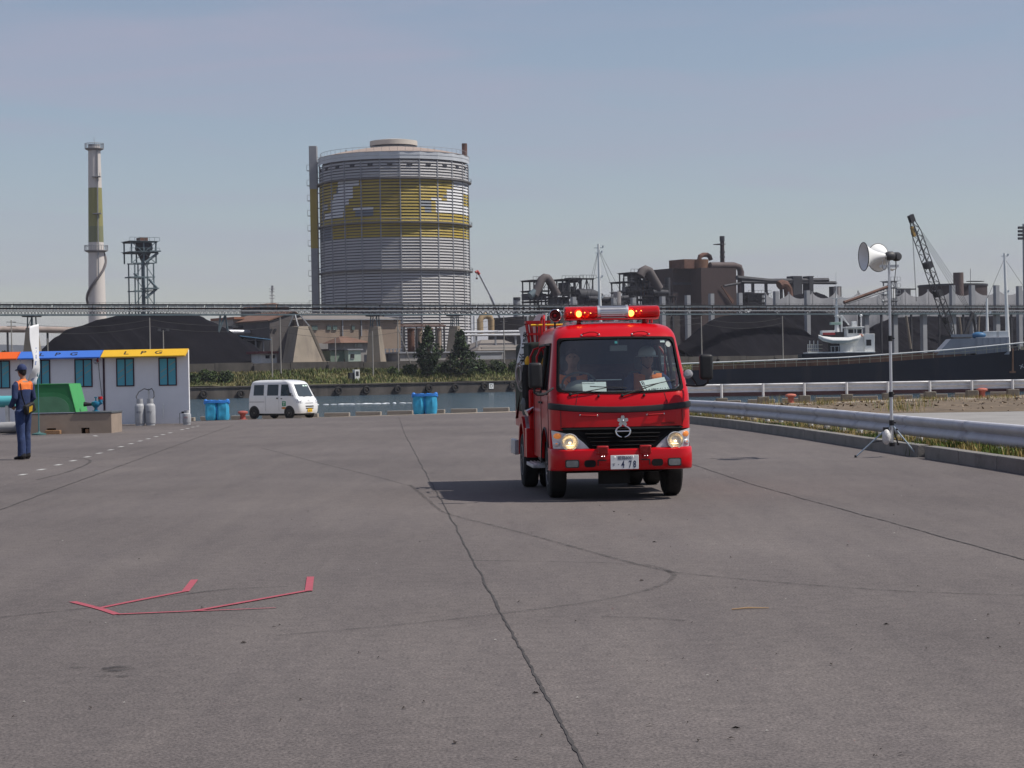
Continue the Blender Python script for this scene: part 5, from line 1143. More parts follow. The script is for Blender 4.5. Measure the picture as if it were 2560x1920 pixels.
for _ in range(15000):
    i = random.randrange(len(KP)-1); f = random.random(); off = random.uniform(.2, 1.3); p = KP[i]+(KP[i+1]-KP[i])*f; t = (KP[i+1]-KP[i]).normalized(); p = p+Vector((t.y, -t.x, 0))*off
    d = mnoise.noise(Vector((p.x*1.2, p.y*.8, 3)));
    if d < -.12 and random.random() < .75: continue
    g_ = mnoise.noise(Vector((p.x*.9, p.y*.45, 9)))+random.uniform(-.25, .25); near = max(0, min(1, (40-p.y)/14))
    sp.append((p.x, p.y, .15, .55+.6*max(0, d)+.35*near, 0 if g_+near*.35 > .10 else 1))
p = gnd(2310, 1140)
for _ in range(260): sp.append((p.x+random.gauss(0, .09), p.y+random.gauss(.1, .1), 0.01, 1.3, 0))
blades('grass', sp, [GRN, DRY], 'patchy green and dry grass growing along the kerb', .07, .22, .007)
sp = []
for _ in range(12000):
    x = random.uniform(6, 32); c = mnoise.noise(Vector((x*.7, 1, 0))); y = random.choice((random.uniform(82, 97.5), random.uniform(93, 98.5))); 
    if mnoise.noise(Vector((x*.8, y*.25, 4))) < .02 and random.random() < .85: continue
    sp.append((x, y, gz(x, y), .6+1.2*max(0, c), random.choice((0, 1, 1, 1, 2))))
for (px, py) in ((2250, 1030), (2260, 1033), (2240, 1026), (2050, 1016), (1930, 1010), (2300, 1022)):
    p = gnd(px, py)
    for _ in range(60): sp.append((p.x+random.gauss(0, .3), p.y+random.gauss(0, .8), gz(p.x, p.y)+.05, 1.3, random.choice((0, 1, 1))))
blades('weeds', sp, [GRN, DRY, WEED], 'tall straggling weeds on the rubble beside the quay guardrail', .10, .36, .007)
GALV = pm('galvanised_rail', (.46, .47, .52), .6, metal=.1, var=.1, scale=2, streak=((.33, .32, .32), .35, 2))
PWH = pm('post_white', (.66, .66, .67), .5, var=.1, scale=4, dirt=((.35, .30, .25), .3, 8))
WPROF = [(.0, -.175), (.045, -.165), (.075, -.12), (.075, -.075), (.03, -.03), (.0, 0), (.03, .03), (.075, .075), (.075, .12), (.045, .165), (.0, .175)]
def beam(P, zc, side, name, mat, par, prof=WPROF, sc=1.):
    b = MB(); n = len(P)
    def f(i, j):
        t = (P[min(i+1, n-1)]-P[max(i-1, 0)]).normalized(); s_ = Vector((t.y, -t.x, 0)); return P[i]-s_*side*prof[j][0]*sc+Vector((0, 0, zc+prof[j][1]*sc))
    b.grid(f, n-1, len(prof)-1); o = b.build(name, mat, par, smooth=50); md = o.modifiers.new('t', 'SOLIDIFY'); md.thickness = .006; return o
GRL = thing('guardrail', 'long grey guardrail curving along the grass behind the kerb', 'guardrail', (0, 0, 0))
RP = along(KP, .72); zs_ = lambda p: .43
dens = resample(RP, .4); seg = 10
for i in range(0, len(dens)-1, seg):
    P = dens[i:i+seg+1]
    if len(P) > 1: beam(P, .425, 1, 'rail_beam', GALV, GRL); 
rb = resample(RP, 1.62)
for i, p in enumerate(rb):
    t = (rb[min(i+1, len(rb)-1)]-rb[max(i-1, 0)]).normalized(); s_ = Vector((t.y, -t.x, 0)); q = p+s_*.08
    b = MB(); b.cyl((q.x, q.y, .02), (q.x, q.y, .52), .062, n=14); b.build('rail_post', PWH, GRL)
    if i % 2 == 0:
        for dz in (.31, .54):
            for dd in (-.06, .06):
                c = p+t*dd-s_*.062; b = MB(); b.ball((c.x, c.y, dz), .016, 6, 4); b.build('rail_bolt', pm('dark_bolt', (.10, .10, .11), .5, metal=.6), GRL)
# second guardrail on concrete blocks along the quay
BLKC = pm('block_concrete', (.17, .15, .125), .9, var=.25, scale=3, bump=.5, bscale=20, dirt=((.08, .075, .06), .5, 4))
QR = thing('guardrail', 'white quayside guardrail carried on concrete blocks in front of the dark ship', 'guardrail', (0, 0, 0))
posts = [at_y(px, 990, yq(at_y(px, 990, 98).x)-2.2) for px in (1492, 1596, 1700, 1804, 1908, 2011, 2117, 2220, 2325, 2430, 2532, 2636, 2740)]
P = [Vector((p.x, p.y, 0)) for p in posts]
for i, p in enumerate(P):
    zg = gz(p.x, p.y); b = MB(); b.lohi((p.x-.27, p.y-.2, zg-.1), (p.x+.27, p.y+.2, zg+.36)); b.build('concrete_block', BLKC, QR, bevel=.03)
    b = MB(); b.cyl((p.x, p.y, zg+.36), (p.x, p.y, .72), .062, n=14); b.build('rail_post', PWH, QR)
for i in range(len(P)-1):
    a, c = P[i], P[i+1]; pts = [a+(c-a)*k/4 for k in range(5)]
    off = Vector((.02, .10, 0))
    beam([q+off for q in pts], .50, 1, 'rail_beam', PWH, QR); beam([q+off*4.5 for q in pts], .55, -1, 'rail_beam', PWH, QR)
# ================================================================== loudspeaker stand
d_ = 34.7; hub = at_y(2229, 1057, d_); base = Vector((hub.x, d_, 0))
SS = thing('speaker_stand', 'tall steel tripod stand at the kerb carrying the horn loudspeakers', 'stand', base)
POLE = pm('pole_steel', (.62, .63, .66), .3, metal=.7, var=.1, scale=3); BLUEL = pm('tripod_leg_paint', (.42, .50, .56), .35, metal=.5)
zt = at_y(2220, 655, d_).z; hz = hub.z
b = MB(); b.cyl((0, 0, .20), (0, 0, hz+.05), .030, n=14); b.build('lower_tube', POLE, SS)
z1, z2 = at_y(2227, 986, d_).z, at_y(2226, 846, d_).z
for a, c, r_, nm in ((hz+.05, z1, .028, 'pole_section'), (z1, z2, .024, 'pole_section'), (z2, zt, .020, 'pole_section')):
    b = MB(); b.cyl((0, 0, a), (0, 0, c), r_, n=14); b.build(nm, POLE, SS)
for z in (z1, z2, hz):
    b = MB(); b.cyl((0, 0, z-.045), (0, 0, z+.045), .042, n=14); b.bar((0, 0, z), (.07, -.02, z), .02); b.build('clamp_collar', BLK, SS)
ft = [gnd(2139, 1144)-base, gnd(2295, 1142)-base, Vector((.22, .62, .17))]
for k, f in enumerate(ft):
    f = Vector((f.x, f.y, .01 if k < 2 else .18)); b = MB(); b.cyl((0, 0, hz-.02), f, .014, .012, 10); lg = b.build('leg', BLUEL if k < 2 else BLK, SS)
    b = MB(); b.cyl(f+Vector((0, 0, -.008)), f+Vector((0, 0, .03)), .02, n=8); b.build('rubber_foot', BLK, lg)
    m_ = Vector((0, 0, hz))*.42+f*.58; b = MB(); b.bar(m_, (0, 0, .30), .014); b.build('brace', BLK, SS)
    b = MB(); b.ball(Vector((0, 0, hz))*.8+f*.2, .022, 8, 6); b.build('leg_knob', BLK, SS)
b = MB(); b.cyl((0, 0, .18), (0, 0, .24), .045); b.build('brace_hub', BLK, SS)
b = MB(); b.bar((-.16, 0, zt-.07), (.16, 0, zt-.07), .035, .045); b.build('cross_bar', STEEL, SS); b = MB(); b.tube([(.10, -.02, zt+.16), (.11, -.02, zt-.1), (.06, -.03, zt-.5), (.03, -.03, z2)], .006, 6); b.build('cable', BLK, SS)
b = MB(); b.ball((0, 0, 0), (.075, .09, .13), 14, 10); am = tag(b.build('wrapped_amplifier', pm('plastic_wrap', (.66, .66, .65), .35, var=.15, scale=15, bump=.8, bscale=25)), 'white plastic-wrapped amplifier hung at the foot of the tripod stand', 'amplifier'); am.location = base+Vector((-.10, -.05, .34))
b = MB(); b.lohi((-.05, -.02, .08), (.04, .05, .16)); b.build('wrapped_handle', BLK, am)
HORN = pm('horn_white', (.76, .77, .76), .6, var=.06, scale=4)
def horn(c, aim, label, brk):
    aim = Vector(aim).normalized(); T = thing('horn_loudspeaker', label, 'loudspeaker', c, 0, 'horn loudspeakers on the stand')
    pr = [(.035, .0), (.05, .06), (.075, .15), (.112, .24), (.16, .315), (.205, .365), (.232, .388)]
    b = MB(); b.lathe(pr+[(.238, .391), (.236, .398)]+[(r_-.008, z) for r_, z in reversed(pr)], (0, 0, 0), aim, 32, cap=False); hb = b.build('horn_bell', HORN, T)
    b = MB(); b.lathe([(.236, .385), (.243, .391), (.236, .401), (.228, .391), (.236, .385)], (0, 0, 0), aim, 32, cap=False); b.build('bell_rim', BLK, hb)
    b = MB(); b.lathe([(.0, .20), (.02, .195), (.045, .15), (.05, .10), (.03, .02)], (0, 0, 0), aim, 18, cap=False); b.build('inner_cone', HORN, hb)
    b = MB(); b.lathe([(.0, -.15), (.055, -.145), (.075, -.11), (.075, -.03), (.06, .0), (.04, .02)], (0, 0, 0), aim, 20); b.build('driver', pm('driver_grey', (.06, .06, .065), .5), T)
    sd_ = aim.cross(Vector((0, 0, 1))).normalized(); lo = Vector((0, 0, -.22))
    b = MB(); b.tube([sd_*.085+aim*.03, sd_*.085+lo*.9+aim*.03, lo+aim*.03, -sd_*.085+lo*.9+aim*.03, -sd_*.085+aim*.03], .022, 4, sq=(1, .25)); b.build('bracket', STEEL, T)
    return T
h1 = at_y(2215, 640, d_-.10); horn((h1.x, d_-.10, h1.z), (-1, -.20, -.02), 'white horn loudspeaker on the stand with its bell turned to the left', 1)
h2 = at_y(2234, 642, d_+.08); horn((h2.x, d_+.08, h2.z), (-.5, .85, .02), 'white horn loudspeaker on the stand turned away, behind the other one', 2)
# ================================================================== ships
HULL = pm('ship_navy', (.018, .020, .030), .55, var=.25, scale=.15, streak=((.075, .055, .05), .5, .25), dirt=((.05, .04, .035), .3, .2))
BOOT = pm('boot_red', (.13, .045, .04), .75, var=.25, scale=.2)
SWH = pm('ship_white', (.70, .71, .70), .5, var=.08, scale=.5, streak=((.42, .38, .33), .35, .8))
SGR = pm('ship_grey', (.27, .29, .33), .6, var=.1, scale=.3, streak=((.18, .18, .2), .4, .4))
RUST = pm('rust_deck', (.20, .11, .07), .85, var=.3, scale=.4)
YRL = pm('rail_cream', (.50, .46, .33), .6)
DK = pm('dark_opening', (.015, .016, .02), .6)
SA = math.atan2(-8, 74.3)
S0 = Vector((10.4, 318, WZ)); SH = thing('cargo_ship', 'long dark navy cargo ship with a red waterline moored across the channel', 'ship', S0, SA)
SINV = FR[SH.name].inverted()
def shp(px, py, ly=0.):                       # picture point on the ship's near side -> local
    d = SINV.to_3x3() @ ray(px, py); o = SINV @ CAM; k_ = (ly-o.y)/d.y; return o+d*k_
LEN = 76; xs_ = [0, 1.5, 4, 8, 14, 22, 30, 38, 46, 52, 58, 62, 66, 70, 73, 75.5, 77]
def dkz(x): return lerp([(0, 3.9), (15, 4.0), (40, 4.5), (56, 5.4), (66, 6.2), (77, 7.2)], x)
def hb(x, z):                                 # half beam by station and height
    f = lerp([(0, 3.4), (1.5, 4.2), (4, 4.7), (8, 5), (56, 5), (62, 4.6), (66, 3.9), (70, 2.8), (73, 1.7), (75.5, .7), (77, .05)], x); fl = lerp([(0, 0), (52, 0), (60, .35), (77, .95)], x); return f*(1-fl*(1-max(0, min(1, z/dkz(x))))*.75)
lev = [-.6, 0, .9, 1.6, .0, .0, .0]
b = MB(); rows_ = 9
def hull(i, j):
    x = xs_[i]; D_ = dkz(x); zz = [-1, 0, .85, .86, 1.8, D_*.6, D_*.85, D_-.12, D_][j]; return Vector((x+max(0, zz)*.25*(x > 70)*(x-70)/7, 5-hb(x, max(0, zz)), zz))
b.grid(hull, len(xs_)-1, 8, mat=lambda i, j: 1 if j < 2 else 0)
b.grid(lambda i, j: Vector((hull(i, j).x, 10-hull(i, j).y, hull(i, j).z)), len(xs_)-1, 8, mat=lambda i, j: 1 if j < 2 else 0)
b.grid(lambda i, j: Vector((xs_[i], (hull(i, 8).y, 10-hull(i, 8).y)[j], dkz(xs_[i])-.1)), len(xs_)-1, 1)
b.add([hull(0, 0), hull(0, 8), Vector((0, 10-hull(0, 8).y, dkz(0))), Vector((0, 10-hull(0, 0).y, -1))], [(0, 1, 2, 3)])
b.build('hull', [HULL, BOOT], SH, smooth=40)
b = MB(); 
for k in range(18):
    x0, x1 = 17+k*2.25, 17+(k+1)*2.25; z0 = dkz(x0); b = MB(); b.prism([(x0, 1.0, z0-.1), (x1-.04, 1.0, dkz(x1)-.1), (x1-.04, 9, dkz(x1)-.1), (x0, 9, z0-.1)], (0, 0, .95)); b.build('hatch_coaming', RUST, SH, smooth=0)
P = [Vector((x, .10, dkz(x)+1.08)) for x in range(3, 72, 2)]
b = MB(); b.tube(P, .10, 8); b.build('white_top_rail', SWH, SH); b = MB(); b.tube([p-Vector((0, 0, .5)) for p in P], .035, 6); b.build('mid_rail', YRL, SH)
x = 3.
while x < 70:
    b = MB(); b.bar((x, .1, dkz(x)), (x, .1, dkz(x)+1.02), .07); b.build('rail_stanchion', YRL, SH); x += 1.57
# raised hold end near the bow
A = shp(2440, 883, .8); B_ = shp(2523, 842, .8); C_ = shp(2340, 870, .8)
b = MB(); b.lohi((A.x, .8, dkz(A.x)-.1), (B_.x, 9.2, B_.z)); HB = b.build('hold_bulkhead', SGR, SH, bevel=.05)
for k in range(6):
    xx = A.x+.3+(B_.x-A.x-.6)*k/5; b = MB(); b.lohi((xx-.09, .62, dkz(xx)), (xx+.09, .80, B_.z-.15)); b.build('bulkhead_rib', SGR, HB)
tp = shp(2378, 847, .8); b = MB(); b.prism([(C_.x, .9, dkz(C_.x)+.4), (A.x, .9, dkz(A.x)+.2), (A.x, .9, tp.z), (tp.x, .9, tp.z)], (0, 8, 0)); b.build('slanting_cover', SGR, SH, smooth=0)
b = MB(); b.lohi((tp.x, .7, tp.z+.25), (A.x-.5, 1.0, tp.z+.65)); b.build('cover_rail', SGR, SH)
for px, py0, w_ in ((2478, 838, 1.1), (2505, 836, .9)):
    p = shp(px, py0, 2); b = MB(); b.lohi((p.x-w_, 1.5, B_.z), (p.x+w_, 3, B_.z+.9)); b.build('deck_locker', SWH, SH, bevel=.04)
p = shp(2447, 842, 1.5); b = MB(); b.ball((p.x, 1.6, p.z+.2), (1.1, .8, .55), 12, 8); b.build('blue_winch', pm('winch_blue', (.04, .14, .28), .5), SH)
def mast(px, pyt, x_lean, r0, ly, arms, guys):
    top_ = shp(px, pyt, ly); xb_ = top_.x+x_lean; zb = dkz(xb_)-.05; b = MB(); b.cyl((xb_, ly, zb), top_, r0, r0*.5, 10); M_ = b.build('mast', SWH, SH)
    for z, l in arms:
        q = Vector((xb_, ly, zb)); q = q+(top_-q)*z; b = MB(); b.bar(q-Vector((l, 0, 0)), q+Vector((l, 0, 0)), .10); b.box(q+Vector((l, 0, .2)), (.25, .25, .3)); b.build('mast_arm', SWH, M_)
    for dx in guys:
        b = MB(); b.tube([top_-Vector((0, 0, .8)), (top_.x+dx, ly, dkz(min(75, max(1, top_.x+dx)))+1)], .025, 5); b.build('guy_wire', DK, M_)
    return M_
mast(2467, 745, 0, .28, 4.5, ((.72, .5), (.3, .3)), ()); mast(2511, 633, .35, .34, 5, ((.97, .5), (.6, .35), (.45, .3)), (-6, 8)); mast(1496, 610, .2, .34, 5, ((.97, .7), (.74, .45), (.58, .4), (.42, .4), (.93, .5)), (-3.5, -5, 6, 9))
b = MB(); b.lohi((4, 1, dkz(5)-.1), (13, 9, dkz(5)+2.4)); b.lohi((5, 1.6, dkz(5)+2.4), (12, 8.4, dkz(5)+4.4)); b.build('deck_house', SWH, SH, bevel=.06)
for k in range(6):
    b = MB(); b.lohi((5.3+k*1.1, 1.56, dkz(5)+3.1), (6.1+k*1.1, 1.6, dkz(5)+3.9)); b.build('bridge_window', DK, SH)
p = shp(2553, 916, 2.2); hx = p.x
b = MB(); cy_ = 5-hb(hx, p.z)-.06
for k in range(4):
    a = R(45+90*k+20); b.bar((hx, cy_, p.z), (hx+.38*math.cos(a), cy_, p.z+.38*math.sin(a)), .06, .16, up=(0, 1, 0))
b.build('thruster_mark', SWH, SH)
p = shp(2532, 905, 1.); b = MB(); b.tube([(p.x, 5-hb(p.x, 3)-.35, p.z-1.5), (p.x, 5-hb(p.x, 5)-.25, p.z+2)], .14, 6); b.box((p.x, 5-hb(p.x, 3)-.3, p.z-1.5), (.9, .3, .3)); b.build('anchor_chain', RUST, SH)
for k in range(10):
    b = MB(); xx = 66.5+k*.7; b.lohi((xx, 2.5+.2*k, dkz(xx)), (xx+.4, 3.2, dkz(xx)+.5+.5*((k*7) % 3)/2)); b.build('deck_winch', pm('winch_cream', (.36, .32, .22), .7, var=.3), SH)
# ---- white work boat behind it
WV = far(2120, 880, 0); TY = 352.
T0 = at_y(2105, 880, TY); WB = thing('work_boat', 'small white work boat with wheelhouse, mast and hung lifeboat behind the dark ship', 'boat', (T0.x, TY, WZ), 0)
def wb(px, py, dy=0.): p = at_y(px, py, TY+dy); return Vector((p.x-T0.x, dy, p.z-WZ))
def wbox(name, x0, y0, x1, y1, d0, d1, mt, bev=.04):
    a, c = wb(x0, y0, d0), wb(x1, y1, d0); b = MB(); b.lohi((a.x, d0, min(a.z, c.z)), (c.x, d1, max(a.z, c.z))); return b.build(name, mt, WB, bevel=bev)
a, c = wb(2015, 885), wb(2195, 885); b = MB(); hl_ = c.x-a.x
b.loft([[Vector((a.x+hl_*u, 0 if False else 3.2-w_, z)) for z, w_ in ((-.8, 2.4*k_), (1., 2.9*k_), (a.z, 3.2*k_))]+[Vector((a.x+hl_*u, 3.2+w_, z)) for z, w_ in ((a.z, 3.2*k_), (1., 2.9*k_), (-.8, 2.4*k_))] for u, k_ in ((-.05, .8), (.1, 1), (.7, 1), (.95, .7), (1.12, .1))]); b.build('hull', HULL, WB, smooth=40)
wbox('deck_edge', 2020, 884, 2188, 878, .1, 6, SWH); wbox('deck_cabin', 2100, 880, 2160, 842, 1.6, 5.2, SWH); wbox('side_house', 2161.5, 880, 2186.5, 834, 1.2, 5.4, SWH)
wbox('side_window', 2166, 864, 2178, 849, 1.14, 1.22, DK, 0); WH = wbox('wheelhouse', 2118, 843, 2156, 820, 1.8, 5., SWH); wbox('wheelhouse_roof', 2114, 820, 2161, 816, 1.2, 5.4, SWH)
for x0, x1 in ((2121, 2133.5), (2136, 2140), (2143.5, 2154)): wbox('wheelhouse_window', x0, 833, x1, 823, 1.73, 1.82, DK, 0)
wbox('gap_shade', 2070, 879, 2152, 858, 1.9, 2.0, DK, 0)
for k in range(9):
    a_ = wb(2078+k*9.3, 880, .3); b = MB(); b.bar(a_, a_+Vector((0, 0, 1.0)), .07); b.build('rail_post', SWH, WB)
a_, c_ = wb(2076, 866, .3), wb(2154, 864, .3); b = MB(); b.bar(a_, c_, .07); b.build('hand_rail', SWH, WB)
b = MB(); L0, L1 = wb(2052, 843, -.2), wb(2152, 846, -.2); ll = L1.x-L0.x
b.loft([[Vector((L0.x+ll*u, .6+ww*math.cos(R(q)), L0.z-.1-.9*hh+(.95*hh)*(math.sin(R(q))*.5+.5)+up)) for q in (0, 40, 90, 140, 180, 220, 270, 320)] for u, ww, hh, up in ((-.04, .1, .6, .5), (.06, .6, .9, .25), (.3, .9, 1.1, 0), (.7, .9, 1.1, -.05), (.94, .6, .9, .2), (1.02, .1, .6, .45))]); b.build('lifeboat', SWH, WB, smooth=50)
wbox('funnel', 2054, 837, 2087, 826, 2.4, 4.2, SWH); wbox('funnel_band', 2057, 837.5, 2088, 831.5, 2.33, 4.27, pm('funnel_red', (.30, .03, .03), .6), 0)
a_, c_ = wb(2092.5, 830, 3), wb(2091, 745, 3); b = MB(); b.tube([a_, a_+(c_-a_)*.55, c_], [.45, .26, .1], 8); M_ = b.build('mast', SWH, WB)
b = MB(); b.cyl(c_, c_+Vector((0, 0, 4.4)), .07, .03); b.build('aerial', SWH, M_)
for f, l in ((.75, 1.2), (.98, 1.6), (.45, .9)):
    q = a_+(c_-a_)*f; b = MB(); b.lohi((q.x-l*.4, 2.6, q.z), (q.x+l, 3.4, q.z+.12)); b.build('radar_arm', SWH, M_)
b = MB(); b.bar(wb(2104, 788, 3), wb(2122, 812, 3), .22); b.bar(wb(2104, 788, 3), wb(2104, 830, 3), .3); b.build('davit', SWH, WB)
wbox('radar_box', 2131, 816, 2142, 803, 3, 4, SWH); wbox('green_tank', 2077, 812, 2103, 805, 2.6, 4, pm('pale_green', (.30, .42, .36), .6))
for px in (2152.5,):
    b = MB(); b.cyl(wb(px, 816, 3), wb(px, 790, 3), .07); b.ball(wb(px, 789, 3), .25, 8, 6); b.build('lamp_post', SWH, WB)
a_ = wb(2151, 841, 1.7); b = MB(); b.tube([a_+Vector((.32*math.cos(R(q)), 0, .32*math.sin(R(q)))) for q in range(0, 360, 30)], .09, 6, closed=True); b.build('life_ring', pm('ring_orange', (.6, .15, .06), .6), WB)
for k in range(6):
    a_ = wb(2020+k*5, 884, .6); b = MB(); b.bar(a_, a_+Vector((0, 0, 1.6+(k % 2)*.6)), .10); b.build('stern_post', SWH, WB)
for k in range(3):
    a_, c_ = wb(2018, 880-k*9, .6), wb(2056, 880-k*9, .6); b = MB(); b.bar(a_, c_, .09); b.build('stern_rail', YRL, WB)
# ================================================================== far bank: works, conveyor, coal, gas holder, chimney
COAL = pm('coal', (.0075, .0075, .010), .95, var=.4, scale=.08, bump=1., bscale=.8, spec=.04, dirt=((.015, .0145, .017), .5, .2), streak=((.013, .012, .015), .5, .25))
DARKST = pm('dark_steel', (.030, .032, .040), .7, var=.3, scale=.4)
BLUST = pm('blue_grey_steel', (.10, .14, .16), .6, var=.25, scale=.5, dirt=((.12, .08, .06), .3, .8))
LGT = pm('light_cladding', (.26, .27, .29), .6, var=.12, scale=.3, streak=((.28, .27, .27), .4, .5))
BRN = pm('brown_sheeting', (.034, .021, .021), .8, var=.2, scale=.15, streak=((.03, .02, .02), .6, .3), dirt=((.09, .05, .035), .35, .25))
RST = pm('rusty_iron', (.12, .060, .042), .85, var=.35, scale=.5)
TANW = pm('tan_wall', (.27, .21, .165), .85, var=.12, scale=.2, streak=((.18, .13, .10), .5, .4))
GRYW = pm('grey_wall', (.26, .25, .24), .85, var=.15, scale=.2, streak=((.16, .15, .15), .5, .4))
PYL = pm('pylon_concrete', (.24, .205, .165), .9, var=.16, scale=.25, streak=((.12, .10, .09), .5, .5), dirt=((.14, .12, .10), .4, .4))
ROOFB = pm('brown_roof', (.17, .095, .065), .8, var=.2, scale=.3); ROOFG = pm('grey_roof', (.19, .17, .155), .8, var=.15, scale=.3)
def fth(name, label, cat, px, py, t, group=None):
    p = far(px, py, t); return thing(name, label, cat, (p.x, p.y, 3.4), FANG, group)
def L(T, px, py, t):
    return FR[T.name].inverted() @ far(px, py, t)
def fbox(T, name, x0, y0, x1, y1, t, dep, mt, bev=0., down=False):
    a, c = L(T, x0, (y0+y1)/2, t), L(T, x1, (y0+y1)/2, t); zt_ = L(T, (x0+x1)/2, min(y0, y1), t).z; zb = 0. if down else L(T, (x0+x1)/2, max(y0, y1), t).z
    b = MB(); b.lohi((a.x, a.y, zb), (c.x, a.y+dep, zt_)); return b.build(name, mt, T, bevel=bev)
def fcyl(T, name, px, w_px, y0, y1, t, mt, n=20, down=False, r2=None):
    a, c = L(T, px-w_px/2, (y0+y1)/2, t), L(T, px+w_px/2, (y0+y1)/2, t); r = abs(c.x-a.x)/2*.95; m_ = (a+c)/2; zt_ = L(T, px, min(y0, y1), t).z; zb = 0. if down else L(T, px, max(y0, y1), t).z
    b = MB(); b.cyl((m_.x, m_.y+r, zb), (m_.x, m_.y+r, zt_), r, (r2 or 1)*r, n); return b.build(name, mt, T)
def ftube(T, name, pts, r, t, mt, n=10):
    b = MB(); b.tube([L(T, *p, t) for p in pts], r, n); return b.build(name, mt, T)
def frame(T, x0, x1, y0, y1, t, dep, bays, lv, mt=DARKST, diag=True, w_=.35, plat=True):
    a, c = L(T, x0, (y0+y1)/2, t), L(T, x1, (y0+y1)/2, t); zt_ = L(T, (x0+x1)/2, y0, t).z; zb = max(0, L(T, (x0+x1)/2, y1, t).z); Y = (a.y, a.y+dep)
    for k in range(bays+1):
        for y in Y:
            x = a.x+(c.x-a.x)*k/bays; b = MB(); b.bar((x, y, zb), (x, y, zt_), w_); b.build('column', mt, T)
    for l in range(1, lv+1):
        z = zb+(zt_-zb)*l/lv
        for y in Y:
            b = MB(); b.bar((a.x-.4, y, z), (c.x+.4, y, z), w_); b.build('beam', mt, T)
        if plat:
            b = MB(); b.lohi((a.x-.8, a.y-.9, z+.2), (c.x+.8, a.y+dep+.5, z+.32)); b.build('platform', mt, T)
            b = MB(); b.bar((a.x-.8, a.y-.9, z+1.3), (c.x+.8, a.y-.9, z+1.3), .10); n_ = int((c.x-a.x)/1.5)+2
            for k in range(n_+1): xx = a.x-.8+(c.x-a.x+1.6)*k/n_; b.bar((xx, a.y-.9, z+.3), (xx, a.y-.9, z+1.3), .08)
            b.build('handrail', mt, T)
        if diag:
            for k in range(bays):
                xa_, xb2 = a.x+(c.x-a.x)*k/bays, a.x+(c.x-a.x)*(k+1)/bays; zl = zb+(zt_-zb)*(l-1)/lv
                b = MB(); p_, q_ = ((xa_, a.y, zl), (xb2, a.y, z)); b.bar(p_, q_, w_*.5) if (k+l) % 2 else b.bar((xb2, a.y, zl), (xa_, a.y, z), w_*.5); b.build('brace', mt, T)
# ---------------- gas holder
GY = 800.; gc = at_y(990, 700, GY); GH = thing('gas_holder', 'huge ribbed cylindrical gas holder with a yellow band and white pixel pattern', 'gas holder', (gc.x, GY, 3.4))
GW = pm('holder_white', (.38, .375, .38), .6, var=.06, scale=.08, streak=((.40, .39, .39), .35, .12)); GYL = pm('holder_yellow', (.37, .27, .035), .6, var=.10, scale=.08, streak=((.27, .19, .03), .5, .12)); GBL = pm('holder_grey_blue', (.17, .19, .22), .6, var=.1, scale=.1); GPALE = pm('holder_pale', (.62, .62, .63), .6, var=.05); GSILV = pm('holder_silver', (.50, .53, .57), .5, var=.08, scale=.2)
RH = 372/6.5/2*.985; 
def gzp(py): return at_y(990, py, GY-RH*.0).z-3.4
NB = 24; a0 = R(-90-7.5)
lv_y = {'rim': (397, 415), 'white1': (417, 458), 'yel': (462, 566), 'yel2': (569, 603), 'wh2': (603, 680), 'wh3': (683, 850)}
# colour of a strip: u across the visible face -1..1, v native row
PAT = [(-.713, -.41, 464, 479, 'w'), (-.713, -.488, 479, 491, 'w'), (-.775, -.49, 491, 505, 'w'), (-.806, -.558, 505, 522, 'w'), (-.814, -.62, 522, 534, 'w'), (-.907, -.628, 534, 549, 'w'), (-.488, -.24, 531, 538, 'w'), (-.74, -.71, 480, 491, 'b'), (-.80, -.77, 503, 510, 'b'), (-.95, -.86, 515, 528, 'g'), (-.97, -.92, 528, 552, 'b'), (-.46, -.24, 538, 548, 'b'),
       (.814, 1., 464, 488, 'w'), (.73, .94, 488, 511, 'w'), (.52, .66, 506, 516, 'w'), (.58, .94, 511, 522, 'w'), (.58, 1., 522, 546, 'w'), (.395, .52, 517, 529, 'b'), (.45, .52, 529, 545, 'b'), (.69, .73, 496, 505, 'b')]
def strip_mat(u, row, sec):
    if sec in ('rim',): return 4
    if sec in ('white1', 'wh2', 'wh3'): return 0
    for (a, c, r0, r1, k_) in PAT:
        if a <= u <= c and r0 <= row <= r1 and sec == 'yel': return {'w': 3, 'b': 2, 'g': 0}[k_]
    if sec == 'yel2' and u < -.8: return 2
    return 1
